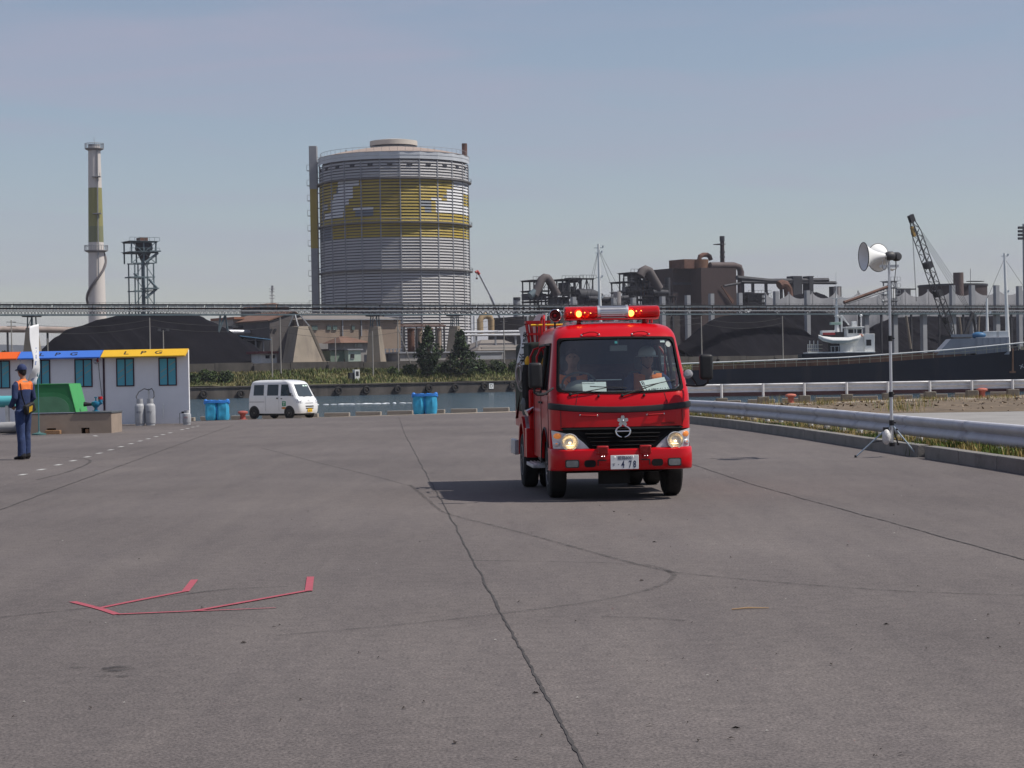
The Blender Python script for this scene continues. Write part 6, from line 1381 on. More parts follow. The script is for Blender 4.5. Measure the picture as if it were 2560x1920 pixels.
for sec, (r0, r1) in lv_y.items():
    z1_, z0_ = gzp(r0), gzp(r1)
    if sec == 'wh3': z0_ = 0.
    nrow = max(2, round((z1_-z0_)/1.12)); rr_ = RH*(1.03 if sec == 'rim' else 1.)
    for k in range(NB):
        am = a0+2*math.pi*(k+.5)/NB; vis = -math.sin(am)
        if vis < -.12: continue
        b = MB(); sub = 8
        for q in range(sub):
            u0, u1 = a0+2*math.pi*(k+q/sub)/NB, a0+2*math.pi*(k+(q+1)/sub)/NB; uc = math.cos((u0+u1)/2)
            ac = am; hw_ = 2*math.pi/NB/2; ri = rr_*math.cos(hw_)
            def pt(u, rad): f = ri/math.cos(u-ac); return Vector((math.cos(u)*(f+rad), math.sin(u)*(f+rad), 0))
            for r_ in range(nrow):
                za, zb2 = z0_+(z1_-z0_)*r_/nrow, z0_+(z1_-z0_)*(r_+1)/nrow; row = r1+(r0-r1)*(r_+.5)/nrow; b.cur = strip_mat(uc, row, sec)
                if sec == 'rim': prof_ = ((0, 0.), (.85, 0.), (1, .12))
                else: prof_ = ((.0, .58), (.70, .22))
                for (f0, o0), (f1, o1_) in zip(prof_, prof_[1:]):
                    b.add([pt(u0, o0)+Vector((0, 0, za+(zb2-za)*f0)), pt(u1, o0)+Vector((0, 0, za+(zb2-za)*f0)), pt(u1, o1_)+Vector((0, 0, za+(zb2-za)*f1)), pt(u0, o1_)+Vector((0, 0, za+(zb2-za)*f1))], [(0, 1, 2, 3)])
        b.build('wall_panel', [GW, GYL, GBL, GPALE, GSILV], GH, smooth=0)
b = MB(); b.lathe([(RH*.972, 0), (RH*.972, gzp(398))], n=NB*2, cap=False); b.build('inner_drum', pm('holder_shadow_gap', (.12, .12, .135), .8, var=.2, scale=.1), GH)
for k in range(NB):
    a = a0+2*math.pi*k/NB
    if math.sin(a) > .15: continue
    b = MB(); c_, s_ = math.cos(a), math.sin(a); b.box((c_*(RH+.25), s_*(RH+.25), gzp(417)/2), (.75, .4, gzp(417)), rz=a); b.build('column', pm('holder_column', (.24, .25, .27), .6, var=.15, scale=.1), GH)
for row in (460, 567, 681):
    z = gzp(row); b = MB(); b.lathe([(RH, z-.45), (RH+1.5, z-.45), (RH+1.5, z-.1), (RH, z-.1)], n=NB*2, cap=False); g_ = b.build('walkway', pm('walkway_grey', (.16, .155, .155), .7), GH)
    b = MB(); b.tube([(math.cos(2*math.pi*k/72)*(RH+1.45), math.sin(2*math.pi*k/72)*(RH+1.45), z+1.) for k in range(72)], .07, 5, closed=True)
    for k in range(72): b.bar((math.cos(2*math.pi*k/72)*(RH+1.45), math.sin(2*math.pi*k/72)*(RH+1.45), z), (math.cos(2*math.pi*k/72)*(RH+1.45), math.sin(2*math.pi*k/72)*(RH+1.45), z+1.), .08)
    b.build('handrail', LGT, g_)
zt_ = gzp(397); b = MB(); b.lathe([(RH*1.03, zt_-.1), (RH*1.03, zt_), (RH*.8, zt_+1.6), (RH*.5, zt_+3.2), (RH*.3, zt_+3.9), (.1, zt_+4.1)], n=NB*2); RF = b.build('roof', pm('holder_roof', (.34, .27, .23), .8, var=.15, scale=.1), GH, smooth=20)
rx = RH*.315; z5 = zt_+3.6; b = MB(); b.lathe([(rx, z5), (rx, z5+1.2)], n=32, cap=False); b.build('vent_gap', DARKST, RF)
b = MB(); b.lathe([(rx*1.03, z5+1.2), (rx*1.03, gzp(354)), (rx*.7, gzp(351)), (.1, gzp(349.5))], n=32); b.build('roof_drum', pm('holder_cream', (.52, .48, .43), .7, var=.06), RF)
b = MB()
for k in range(60): c_, s_ = math.cos(2*math.pi*k/60)*RH*1.0, math.sin(2*math.pi*k/60)*RH*1.0; b.bar((c_, s_, zt_), (c_, s_, zt_+1.8), .09)
b.tube([(math.cos(2*math.pi*k/60)*RH, math.sin(2*math.pi*k/60)*RH, zt_+1.8) for k in range(60)], .07, 5, closed=True); b.build('roof_rail', LGT, RF)
for px, y0, y1 in ((866, 376, 400), (917, 371, 390), (1085, 372, 392), (1105, 378, 394)):
    p = at_y(px, y1, GY-RH*.3); b = MB(); b.cyl((p.x-gc.x, -RH*.3, gzp(y1)-.5), (p.x-gc.x, -RH*.3, at_y(px, y0, GY-RH*.3).z-3.4), .35, n=8); b.build('roof_vent', LGT, RF)
for k in range(NB):
    am = a0+2*math.pi*(k+.5)/NB
    if math.sin(am) > 0: continue
    b = MB(); z = gzp(428); b.box((math.cos(am)*(RH+.2), math.sin(am)*(RH+.2), z), (.5, 1.9, .9), rz=am); b.build('wall_vent', DARKST, GH)
# stair tower on the left of the holder, stack on the right
xt = at_y(787, 600, GY).x-gc.x; zt2 = at_y(785, 366, GY).z-3.4
b = MB(); b.lohi((xt-1.35, -2, 0), (xt+1.35, 2, gzp(468))); b.lohi((xt-1.35, -2, gzp(610)+.0), (xt+1.35, 2, gzp(611))); LT = b.build('stair_tower', LGT, GH)
b = MB(); b.lohi((xt-1.38, -2.03, gzp(618)), (xt+1.38, 2.03, gzp(470))); b.build('tower_band', GYL, LT)
b = MB(); b.lohi((xt-1.5, -2.1, gzp(470)), (xt+1.5, 2.1, zt2)); b.build('tower_head', LGT, LT, bevel=.1)
for k in range(22):
    z = gzp(800)+(gzp(405)-gzp(800))*k/21
    for s_ in (-1, 1):
        if (k+(s_ > 0)) % 2: continue
        b = MB(); b.lohi((xt+s_*1.4, -1.2, z), (xt+s_*2.5, 1.2, z+.15)); b.bar((xt+s_*2.5, -1.2, z), (xt+s_*2.5, -1.2, z+2.2), .12); b.bar((xt+s_*1.4, -1.2, z+2.2), (xt+s_*2.5, -1.2, z+2.2), .12); b.build('landing', pm('walkway_grey', (.16, .155, .155), .7), LT)
for z in (gzp(460), gzp(567), gzp(681)):
    b = MB(); b.lohi((xt+1.3, -.7, z-.3), (-RH+1., .7, z)); b.build('link_bridge', LGT, LT)
p = at_y(1161, 390, GY); b = MB(); b.cyl((p.x-gc.x, 4, zt_-2), (p.x-gc.x, 4, at_y(1161, 356, GY).z-3.4), 1.05, n=12); b.build('vent_stack', RST, GH)
# ---------------- chimney
CYD = 700.; cc = at_y(243, 760, CYD); CH = thing('chimney', 'tall tapering white chimney with an olive band and spiral stair', 'chimney', (cc.x, CYD, 3.4))
CHW = pm('chimney_white', (.60, .56, .53), .7, var=.06, scale=.1, streak=((.48, .45, .43), .3, .2)); CHO = pm('chimney_olive', (.26, .25, .10), .7, var=.06, scale=.1); CHO2 = pm('chimney_olive_dark', (.19, .20, .11), .7, var=.06, scale=.1)
cz = lambda py: at_y(240, py, CYD).z-3.4
crad = lambda z: 3.25-(3.25-2.0)*z/cz(362)
for y0, y1, mt, nm in ((362, 470, CHW, 'shaft_section'), (470, 566, CHO, 'painted_band'), (566, 606, CHO2, 'painted_band'), (606, 900, CHW, 'shaft_section')):
    za, zb2 = max(0, cz(y1)), cz(y0); b = MB(); b.lathe([(crad(za+(zb2-za)*k/6), za+(zb2-za)*k/6) for k in range(7)], n=36); b.build(nm, mt, CH)
for y, w_ in ((371, 1.1), (626, 1.3)):
    z = cz(y); r_ = crad(z)+w_; b = MB(); b.lathe([(crad(z)*.9, z-.9), (r_, z-.25), (r_, z), (crad(z)*.9, z)], n=28, cap=False); pl = b.build('gallery', pm('gallery_grey', (.20, .20, .21), .7), CH)
    b = MB(); b.tube([(math.cos(2*math.pi*k/28)*r_, math.sin(2*math.pi*k/28)*r_, z+1.6) for k in range(28)], .10, 5, closed=True)
    for k in range(28): b.bar((math.cos(2*math.pi*k/28)*r_, math.sin(2*math.pi*k/28)*r_, z), (math.cos(2*math.pi*k/28)*r_, math.sin(2*math.pi*k/28)*r_, z+1.6), .10)
    b.build('gallery_rail', LGT, pl)
b = MB(); P = []
for k in range(90):
    f = k/89; z = cz(626)*(1-f*.96); a = R(60)-f*2*math.pi*1.55; P.append((math.cos(a)*(crad(z)+.5), math.sin(a)*(crad(z)+.5), z))
b.tube(P, .42, 6, sq=(1, 1)); b.build('spiral_stair', pm('stair_grey', (.13, .12, .125), .7), CH)
b = MB(); b.bar((1.2, -crad(0)*.93+.0, cz(700)), (1.35, -crad(cz(372))+.1, cz(372)), .35); b.build('ladder', LGT, CH)
for y, w_ in ((445, 1.6), (537, 1.6)):
    b = MB(); z = cz(y); b.lohi((-.3, -crad(z)-1.1, z), (2.4, -crad(z)+.6, z+.35)); b.bar((2.3, -crad(z)-1, z), (2.3, -crad(z)-1, z+1.5), .12); b.build('rest_platform', pm('gallery_grey', (.20, .20, .21), .7), CH)
b = MB(); b.cyl((0, 0, cz(362)), (0, 0, cz(342)), .08, n=5); b.cyl((0, 0, cz(363)-.5), (0, 0, cz(361)), 2.05, n=28); b.build('lightning_rod', LGT, CH)
# ---------------- lattice tower beside it
TW = fth('steel_tower', 'open lattice steel tower with platforms beside the white chimney', 'tower', 362, 770, 190)
frame(TW, 329, 390, 605, 658, 190, 6, 2, 2, BLUST); frame(TW, 339, 386, 658, 900, 190, 5, 2, 7, BLUST, plat=False, w_=.32)
fbox(TW, 'top_drum', 350, 606, 370, 594, 193, 3, RST); b = MB(); c_ = L(TW, 360, 630, 193); b.lathe([(2.2, 3), (2.6, 1.), (1., -2.5)], (c_.x, c_.y, c_.z), (0, 0, 1), 16); b.build('hopper', DARKST, TW)
fcyl(TW, 'down_pipe', 361, 9, 640, 900, 192, BLUST); fbox(TW, 'platform', 327, 694, 356, 691, 188, 5, BLUST); fbox(TW, 'platform', 366, 722, 398, 719, 188, 5, BLUST); fbox(TW, 'platform', 375, 629, 403, 626, 188, 5, BLUST)
ftube(TW, 'stair', [(335, 683), (352, 697)], .4, 189, BLUST, 5); ftube(TW, 'stair', [(372, 698), (392, 720)], .4, 189, BLUST, 5); ftube(TW, 'stair', [(392, 722), (365, 745)], .4, 189, BLUST, 5); ftube(TW, 'stair', [(365, 655), (395, 632)], .4, 189, BLUST, 5)
# ---------------- conveyor gallery
CT = 34.; CVZ = far(0, 759.5, CT).z; CV = thing('conveyor_gallery', 'long elevated conveyor gallery on a steel truss crossing the whole view', 'conveyor', fst(0, CT, 0), FANG)
CVI = FR[CV.name].inverted(); sA = (CVI @ far(-70, 770, CT)).x; sB = (CVI @ far(2640, 770, CT)).x
GREYP = pm('gallery_sheet', (.50, .50, .50), .6, var=.2, scale=.3, dirt=((.22, .20, .18), .4, .4)); NSP = 36; ds = (sB-sA)/NSP
z = CVZ
b = MB(); b.lohi((0, -.1, z-.62), (1.9, 0, z-.22)); pme = b.mesh('cover_panel', GREYP, 0)
random.seed(4)
for k in range(NSP):
    x0 = sA+k*ds; x1 = x0+ds-.08
    for (za, zb2, y0, y1, mt, nm) in ((z-.15, z, -.6, 2.2, DARKST, 'roof_sheet'), (z-1.55, z-1.28, -.2, 0, LGT, 'mid_chord'), (z-2.4, z-2.12, -.15, .1, BLUST, 'bottom_chord'), (z-2.4, z-2.12, 1.8, 2.05, BLUST, 'bottom_chord'), (z-1.35, z-1.25, 0, 2., DARKST, 'floor_plate'), (z-1.1, z-.72, .7, 1.3, RST, 'belt_run')):
        b = MB(); b.lohi((x0, y0, za), (x1, y1, zb2)); b.build(nm, mt, CV)
    b = MB(); n_ = 6
    for q in range(n_):
        xa_, xb2 = x0+ds*q/n_, x0+ds*(q+1)/n_; xm_ = (xa_+xb2)/2
        for y in (-.05, 1.95):
            b.bar((xa_, y, z-2.25), (xm_, y, z-1.4), .10); b.bar((xm_, y, z-1.4), (xb2, y, z-2.25), .10)
        b.bar((xa_, -.1, z-1.3), (xa_, -.1, z), .09); b.bar((xa_, 2, z-1.3), (xa_, 2, z), .09); b.bar((xa_, -.62, z), (xa_, -.62, z+.28), .05)
        if random.random() < .6: b.box((xm_, .5, z-.95), (.5, .5, .35))
    b.bar((x0, -.62, z+.28), (x1, -.62, z+.28), .05); b.build('truss_web', DARKST, CV)
    for q in range(int(ds/2.02)):
        o = obj('cover_panel', pme, CV); o.location = (x0+.05+q*2.02, -.15+random.uniform(-.02, .02), random.uniform(-.02, .02))
def pylon(pxl, pxr, ptl, ptr, yb, yt, label, dep=2.2, side=True):
    p_ = far((pxl+pxr)/2, yb, CT-1); T = thing('conveyor_pylon', label, 'pylon', (p_.x, p_.y, 3.4), R(-12), 'concrete pylons under the conveyor'); a, c, e, f = L(T, pxl, yb, CT-1), L(T, pxr, yb, CT-1), L(T, ptl, yt, CT-1), L(T, ptr, yt, CT-1); zt_ = e.z; zb = 0.2
    b = MB(); b.add([(a.x, 0, zb), (c.x, 0, zb), (c.x, dep*2.2, zb), (a.x, dep*2.2, zb), (e.x, dep*.5, zt_), (f.x, dep*.5, zt_), (f.x, dep*1.7, zt_), (e.x, dep*1.7, zt_)], [(0, 1, 5, 4), (1, 2, 6, 5), (2, 3, 7, 6), (3, 0, 4, 7), (4, 5, 6, 7), (3, 2, 1, 0)]); b.build('pier', PYL, T, smooth=0, bevel=.06)
    b = MB(); b.lohi((a.x-.5, -.6, 0), (c.x+.5, dep*2.2+.6, .6)); b.build('footing', PYL, T, bevel=.05)
    zt2 = CVZ-2.4-3.4
    for u in (.12, .88):
        x = e.x+(f.x-e.x)*u
        for y in (dep*.7, dep*1.5):
            b = MB(); b.bar((x, y, zt_), ((e.x+f.x)/2+(x-(e.x+f.x)/2)*.8, y, zt2), .22); b.build('steel_leg', BLUST, T)
    b = MB(); b.bar((e.x+.2, dep*.7, zt_), (f.x-.2, dep*.7, zt2), .10); b.build('leg_brace', BLUST, T)
    b = MB(); b.lohi((e.x-.6, dep*.3, zt2-.25), (f.x+.6, dep*1.9, zt2)); b.build('bearing_beam', DARKST, T)
pylon(46, 92, 54, 79, 902, 819, 'tall concrete conveyor pylon behind the white banner'); pylon(910, 957, 915, 944, 899, 816, 'slim concrete conveyor pylon left of the dark conifers'); pylon(1107, 1150, 1119, 1144, 899, 815, 'slim concrete conveyor pylon between the two dark conifers')
T = fth('conveyor_trestle', 'short steel trestle carrying the conveyor over the coal heap', 'trestle', 557, 815, CT)
for x0, x1 in ((547, 551), (570, 563), (547, 563)): ftube(T, 'trestle_leg', [(x0, 830), (x1, 787)], .2, CT+.6, BLUST, 6)
# broad pylon, its wide sunlit face turned to the right
T = fth('conveyor_pylon', 'broad splayed concrete conveyor pylon with a sunlit face and rough foot', 'pylon', 760, 905, CT-2, 'concrete pylons under the conveyor')
q0, q1, q2 = L(T, 703, 903, CT), L(T, 731, 906, CT-7), L(T, 815, 902, CT-2); t0_, t1_, t2_ = L(T, 722, 816, CT), L(T, 746, 817, CT-2.5), L(T, 773, 815, CT-1)
b = MB(); b.add([(q0.x, q0.y, .1), (q1.x, q1.y, .1), (q2.x, q2.y, .1), (q2.x+1, q2.y+7, .1), t0_, t1_, t2_, (t2_.x+.3, t2_.y+2.5, t2_.z)], [(0, 1, 5, 4), (1, 2, 6, 5), (2, 3, 7, 6), (3, 0, 4, 7), (4, 5, 6, 7)]); b.build('pier', PYL, T, smooth=0)
b = MB(); b.bar((q2.x, q2.y-.15, .1), (t2_.x, t2_.y-.15, t2_.z), .55, .5); b.build('edge_rib', PYL, T)
b = MB(); b.prism([(q1.x-.1, q1.y-.6, 0), (q2.x+.6, q2.y-.6, 0), (q2.x+.6, q2.y+.4, 0), (q1.x-.1, q1.y+.4, 0)], (0, 0, .9)); b.build('footing', PYL, T, smooth=0)
zt2 = CVZ-5.8
for p_, dx in ((t0_, .8), (t1_, .6), (t2_, -.6)):
    b = MB(); b.bar(p_, (p_.x*.4+t1_.x*.6+dx*.3, 1.2+.4*dx, zt2), .24); b.build('steel_leg', LGT, T)
# light grey columns under and behind the conveyor on the right
for k, (px, y0, y1) in enumerate(((2168, 785, 835), (2240, 784, 850), (2313, 782, 872), (2386, 783, 865), (2437, 783, 866), (2496, 783, 866))):
    T = fth('support_column', f'{ORD[k]} pale conveyor column from the work boat towards the right', 'column', px, y1, CT+1, 'pale columns under the conveyor'); fbox(T, 'shaft', px-5, y0, px+5, y1, CT+1, 1.2, LGT, down=True); fbox(T, 'cap', px-8, y0, px+8, y0+4, CT, 2.4, BLUST)
for k, (px, y0) in enumerate(((1437, 742), (1539, 744), (1587, 744), (1660, 741), (1723, 738), (1782, 734), (1853, 732), (1944, 728), (2022, 726), (2385, 713), (2434, 713), (2495, 713), (2552, 715))):
    T = fth('fence_post', f'{ORD[k]} pale post rising above the conveyor, counted from the left', 'post', px, 850, 55, 'pale posts of the dust fence'); fbox(T, 'shaft', px-4.5, y0, px+4.5, 850, 55, 1.1, LGT, down=True)
# dust fence with a sagging top
NET = pm('dust_net', (.14, .145, .16), .8, var=.15, scale=.3, streak=((.22, .22, .24), .5, .6)); NF = thing('dust_fence', 'pale grey dust net fence with a sagging scalloped top edge', 'fence', fst(0, 95, 0), FANG); NI = FR[NF.name].inverted()
for k in range(12):
    b = MB(); x0, x1 = 1915+k*58, 1915+(k+1)*58-1
    def nf(i, j):
        u = i/8; yy = 742-.018*(x0-1915)+ (14*(4*u*(1-u)) if True else 0) - 8; p = NI @ far(x0+(x1-x0)*u, yy, 95); return Vector((p.x, .25*math.sin(u*6.28), p.z if j else 0))
    b.grid(nf, 8, 1); o = b.build('net_panel', NET, NF); md = o.modifiers.new('t', 'SOLIDIFY'); md.thickness = .08
    p = NI @ far(x0, 733-.018*(x0-1915), 95); b = MB(); b.bar((p.x, .3, 0), (p.x, .3, p.z+.3), .3); b.build('net_post', LGT, NF)
# ---------------- coal heaps
def heap(label, prof, tc, hwid, seed, name='coal_heap', mat=COAL):
    P0 = far(prof[0][0], prof[0][1], tc); T = thing(name, label, 'coal heap', (P0.x, P0.y, 0), FANG, 'coal heaps'); inv = FR[T.name].inverted(); nx, ny = 150, 34; cr = []
    for i in range(nx+1):
        f = i/nx*(len(prof)-1); k = min(int(f), len(prof)-2); u = f-k; px = prof[k][0]+(prof[k+1][0]-prof[k][0])*u; py = prof[k][1]+(prof[k+1][1]-prof[k][1])*u; cr.append(inv @ far(px, py, tc))
    def g(i, j):
        d = (j/ny*2-1); c_ = cr[i]; h = max(0, c_.z-3.2); w_ = hwid*(.25+.75*min(1, h/9)); prof_ = max(0, 1-abs(d)**1.15); n_ = mnoise.noise(Vector((c_.x*.12+seed, d*2.5, 1)))*1.2+mnoise.noise(Vector((c_.x*.45+seed, d*3, 4)))*.75+mnoise.noise(Vector((c_.x*1.3+seed, d*9, 7)))*.35
        return Vector((c_.x+.6*n_*(1-abs(d)), d*w_, 3.2+h*prof_+n_*(prof_*(1-prof_)*2.2)))
    b = MB(); b.grid(g, nx, ny); b.build('heap_surface', mat, T, smooth=60); return T
heap('big black coal heap in front of the white chimney', [(60, 905), (95, 890), (112, 872), (135, 845), (165, 826), (190, 817), (213, 813), (240, 800), (256, 797), (290, 790), (320, 785), (400, 783), (470, 784), (500, 789), (560, 817), (600, 845), (640, 880), (672, 905)], 70, 26, 1)
heap('black coal heap behind the stern of the work boat', [(1690, 868), (1715, 852), (1745, 826), (1772, 803), (1800, 792), (1850, 784), (1900, 777), (1930, 778), (1960, 791), (1990, 818), (2030, 860)], 45, 17, 2)
heap('grey-black coal heap under the conveyor behind the work boat mast', [(1850, 830), (1900, 800), (1935, 779), (2000, 778), (2060, 777), (2090, 790), (2130, 830), (2165, 866)], 66, 18, 3)
heap('domed coal heap seen above the conveyor beside the tall pipe bridge', [(1860, 800), (1900, 765), (1960, 748), (2000, 735), (2040, 730), (2062, 738), (2085, 752), (2120, 790), (2150, 820)], 150, 30, 4)
heap('long low dark coal heap behind the moored ship', [(2150, 850), (2190, 810), (2230, 795), (2300, 790), (2400, 792), (2480, 790), (2560, 792), (2640, 800)], 72, 20, 5)
# ================================================================== works buildings, pipes and process plant
FB_ = fth('office_block', 'tan works building with a pale eaves gutter and drain pipes', 'building', 880, 880, 75)
fbox(FB_, 'wall', 758, 798, 1002, 900, 75, 22, TANW, down=True)
a, c = L(FB_, 756, 798, 74), L(FB_, 1004, 798, 74); zr = L(FB_, 880, 783, 86).z
b = MB(); b.add([(a.x, a.y, a.z), (c.x, a.y, c.z), (c.x-6, a.y+12, zr), (a.x+6, a.y+12, zr), (c.x, a.y+24, c.z), (a.x, a.y+24, a.z)], [(0, 1, 2, 3), (1, 4, 2), (4, 5, 3, 2), (5, 0, 3)]); b.build('roof', ROOFG, FB_, smooth=0)
fbox(FB_, 'gutter', 760, 797, 1003, 800, 74, .6, LGT)
for px in (857, 904): fbox(FB_, 'drain_pipe', px-1.2, 800, px+1.2, 840, 74.6, .3, LGT)
for x0, x1 in ((780, 794), (818, 828), (832, 843), (880, 887)): 
    w_ = fbox(FB_, 'window', x0, 814, x1, 825, 74.7, .25, pm('far_glass', (.10, .14, .13), .3)); 
fbox(FB_, 'lower_lean_to', 795, 858, 870, 905, 70, 4, GRYW, down=True)
GB_ = fth('gabled_shed', 'dark brown gable-ended shed behind the broad pylon', 'building', 718, 880, 80)
a, c = L(GB_, 674, 803, 80), L(GB_, 762, 803, 80); zr = L(GB_, 735, 781, 80).z; xm_ = L(GB_, 735, 800, 80).x
b = MB(); b.prism([(a.x, 0, 0), (c.x, 0, 0), (c.x, 0, c.z), (xm_, 0, zr), (a.x, 0, a.z)], (0, 24, 0)); b.build('wall', pm('dark_grey_sheeting', (.10, .09, .088), .85, var=.15, scale=.2), GB_, smooth=0)
b = MB(); b.prism([(a.x-.5, -.4, a.z), (xm_, -.4, zr+.15), (c.x+.5, -.4, c.z), (c.x+.5, -.4, c.z+.3), (xm_, -.4, zr+.45), (a.x-.5, -.4, a.z+.3)], (0, 25, 0)); b.build('roof', ROOFB, GB_, smooth=0)
for px in (678, 688):
    p = L(GB_, px, 825, 79.8); b = MB(); b.cyl((p.x, -.3, p.z), (p.x, .1, p.z), .35, n=12); b.build('wall_fan', DK, GB_)
RG_ = fth('ridge_building', 'red-brown ridged roof showing above the conveyor', 'building', 690, 800, 160)
a, c = L(RG_, 652, 768, 160), L(RG_, 722, 768, 160); p1, p2 = L(RG_, 652, 759, 160), L(RG_, 712, 755, 160)
b = MB(); b.lohi((a.x, 0, 0), (c.x, 14, a.z)); b.build('wall', GRYW, RG_); b = MB(); b.add([(a.x-.5, -.5, a.z), (c.x+.5, -.5, a.z), (p2.x, 7, p2.z), (a.x+1, 7, p1.z), (c.x+.5, 14.5, a.z), (a.x-.5, 14.5, a.z)], [(0, 1, 2, 3), (1, 4, 2), (4, 5, 3, 2), (5, 0, 3)]); b.build('roof', ROOFB, RG_, smooth=0)
AN = fth('antenna_mast', 'slim antenna mast above the red-brown ridge roof', 'mast', 680, 790, 170)
for dx in (-2, 2): ftube(AN, 'mast_leg', [(680+dx*1.4, 800), (680+dx*.6, 722)], .12, 170, LGT, 5)
for k, y in enumerate((722, 729, 738, 745)): ftube(AN, 'antenna_arm', [(674, y), (686, y)], .14, 170, LGT, 5)
ftube(AN, 'antenna_tip', [(681, 726), (681, 714)], .35, 170, LGT, 6)
BE = fth('beige_block', 'beige works block with a dark awning left of the broad pylon', 'building', 630, 850, 100)
fbox(BE, 'wall', 584, 798, 676, 890, 100, 14, pm('beige_wall', (.33, .30, .27), .85, var=.1, scale=.2), down=True); fbox(BE, 'awning', 581, 814, 661, 820, 96, 4, DARKST); 
for x0, x1 in ((585, 611), (655, 697)): fbox(BE, 'roof_edge', x0, 792, x1, 798, 99, 15, pm('terracotta_roof', (.28, .13, .08), .8))
BR = fth('blue_roof_shed', 'low shed with a blue sheet roof beside the coal heap', 'shed', 640, 870, 62)
a, c = L(BR, 596, 841, 62), L(BR, 674, 848, 62); b = MB(); b.prism([(a.x, -1, a.z), (c.x, -1, c.z-.2), (c.x, -1, c.z), (a.x, -1, a.z+.2)], (0, 7, 0)); b.build('roof', pm('blue_sheet_roof', (.07, .16, .27), .5), BR, smooth=0)
for px in (611, 640, 659): fbox(BR, 'post', px-1.2, 845, px+1.2, 880, 62, .4, LGT, down=True)
fbox(BR, 'back_wall', 600, 852, 674, 890, 66, .5, DARKST, down=True)
OF = fth('white_office', 'small white office with a dark red roof at the foot of the coal heap', 'building', 672, 900, 40)
fbox(OF, 'wall', 652, 884, 692, 903, 40, 5, SWH, down=True); fbox(OF, 'roof', 648, 878, 697, 884, 39, 7, pm('dark_red_roof', (.16, .05, .05), .7))
for x0, x1 in ((664, 674), (680, 687)): fbox(OF, 'window', x0, 888, x1, 896, 39.9, .2, DK)
HS = fth('brown_roof_house', 'low house with a brown hipped roof between two pylons', 'house', 890, 880, 55)
fbox(HS, 'wall', 858, 856, 926, 895, 55, 8, GRYW, down=True); a, c = L(HS, 852, 857, 54), L(HS, 930, 857, 54); zr = L(HS, 890, 841, 58).z
b = MB(); b.add([(a.x, a.y, a.z), (c.x, a.y, a.z), (c.x-4, a.y+5, zr), (a.x+2, a.y+5, zr), (c.x, a.y+10, a.z), (a.x, a.y+10, a.z)], [(0, 1, 2, 3), (1, 4, 2), (4, 5, 3, 2), (5, 0, 3)]); b.build('roof', ROOFB, HS, smooth=0)
for x0, x1 in ((888, 891), (894, 905)): fbox(HS, 'window', x0, 859, x1, 868, 54.8, .25, pm('pale_glass', (.30, .32, .30), .3))
GS = fth('green_shed', 'grey-green shed with a pale flashing beside the pale hut', 'shed', 848, 890, 32)
fbox(GS, 'wall', 826, 875, 871, 905, 32, 5, pm('grey_green_sheet', (.15, .20, .16), .8, var=.1), down=True); fbox(GS, 'roof', 822, 872, 873, 876, 31.5, 6, DARKST); fbox(GS, 'brown_door', 861, 897, 869, 905, 31.8, .3, RST)
HU = fth('pale_green_hut', 'pale mint green hut with one window on the wall top', 'hut', 886, 890, 30)
fbox(HU, 'wall', 871, 875, 902, 905, 30, 4, pm('mint_sheet', (.36, .44, .38), .75, var=.06), down=True); fbox(HU, 'roof', 869, 872, 908, 875.5, 29.6, 5, LGT)
fbox(HU, 'window', 877.5, 885, 886, 895, 29.85, .2, DK); fbox(HU, 'window_frame', 876.5, 895, 887, 896, 29.8, .3, LGT)
BL = fth('balustrade', 'white railing on a low roof between pylon and utility pole', 'railing', 975, 880, 40)
for y in (872, 884): fbox(BL, 'rail', 952, y, 1004, y+1.5, 40, .3, SWH)
for k in range(6): fbox(BL, 'baluster', 954+k*9.5, 872, 955.5+k*9.5, 885, 40, .25, SWH)
fbox(BL, 'low_roof', 950, 885, 1010, 900, 40, 8, GRYW, down=True)
for k, (px, w_, lab, mt) in enumerate(((992, 34, 'broad tan silo behind the stayed utility pole', TANW), (1052, 15, 'slim tan silo behind the first conifer', TANW), (1100, 13, 'slim tan silo beside the slim pylon', TANW), (1032, 17, 'dark brown silo left of the conifers', RST), (1078, 16, 'dark silo showing over the first conifer', DARKST))):
    T = fth('silo', lab, 'silo', px, 890, 90); fcyl(T, 'shell', px, w_, 822, 890, 90, mt, down=True); fcyl(T, 'rim', px, w_+2, 820, 823, 89.7, RST)
    fbox(T, 'ladder', px+w_/2-2, 822, px+w_/2-1, 885, 89, .2, LGT)
PG = fth('pipe_gantry', 'rusty pipe gantry running over the tan silos', 'gantry', 1040, 880, 86); fbox(PG, 'gantry_beam', 965, 813, 1115, 816.5, 86, 1.5, RST); fbox(PG, 'gantry_pipe', 968, 809.5, 1110, 812, 87, .6, RST)
for px in (970, 1012, 1043, 1066, 1092, 1112): fbox(PG, 'gantry_post', px-1.2, 815, px+1.2, 895, 86, .5, DARKST, down=True)
LW = fth('low_shed', 'long low grey shed with a pale roof edge behind the conifers', 'shed', 1130, 895, 34); fbox(LW, 'wall', 1000, 882, 1258, 903, 34, 6, GRYW, down=True); fbox(LW, 'roof_edge', 998, 878.5, 1260, 882, 33.5, 7, LGT)
fbox(LW, 'pale_tarpaulin', 1190, 889, 1255, 898, 33, .6, LGT)
HG = fth('grey_hip_house', 'grey-roofed hipped shed right of the conifers', 'building', 1255, 880, 60); fbox(HG, 'wall', 1205, 868, 1320, 895, 60, 12, GRYW, down=True); a, c = L(HG, 1195, 876, 59), L(HG, 1330, 876, 59); zr = L(HG, 1262, 849, 65).z
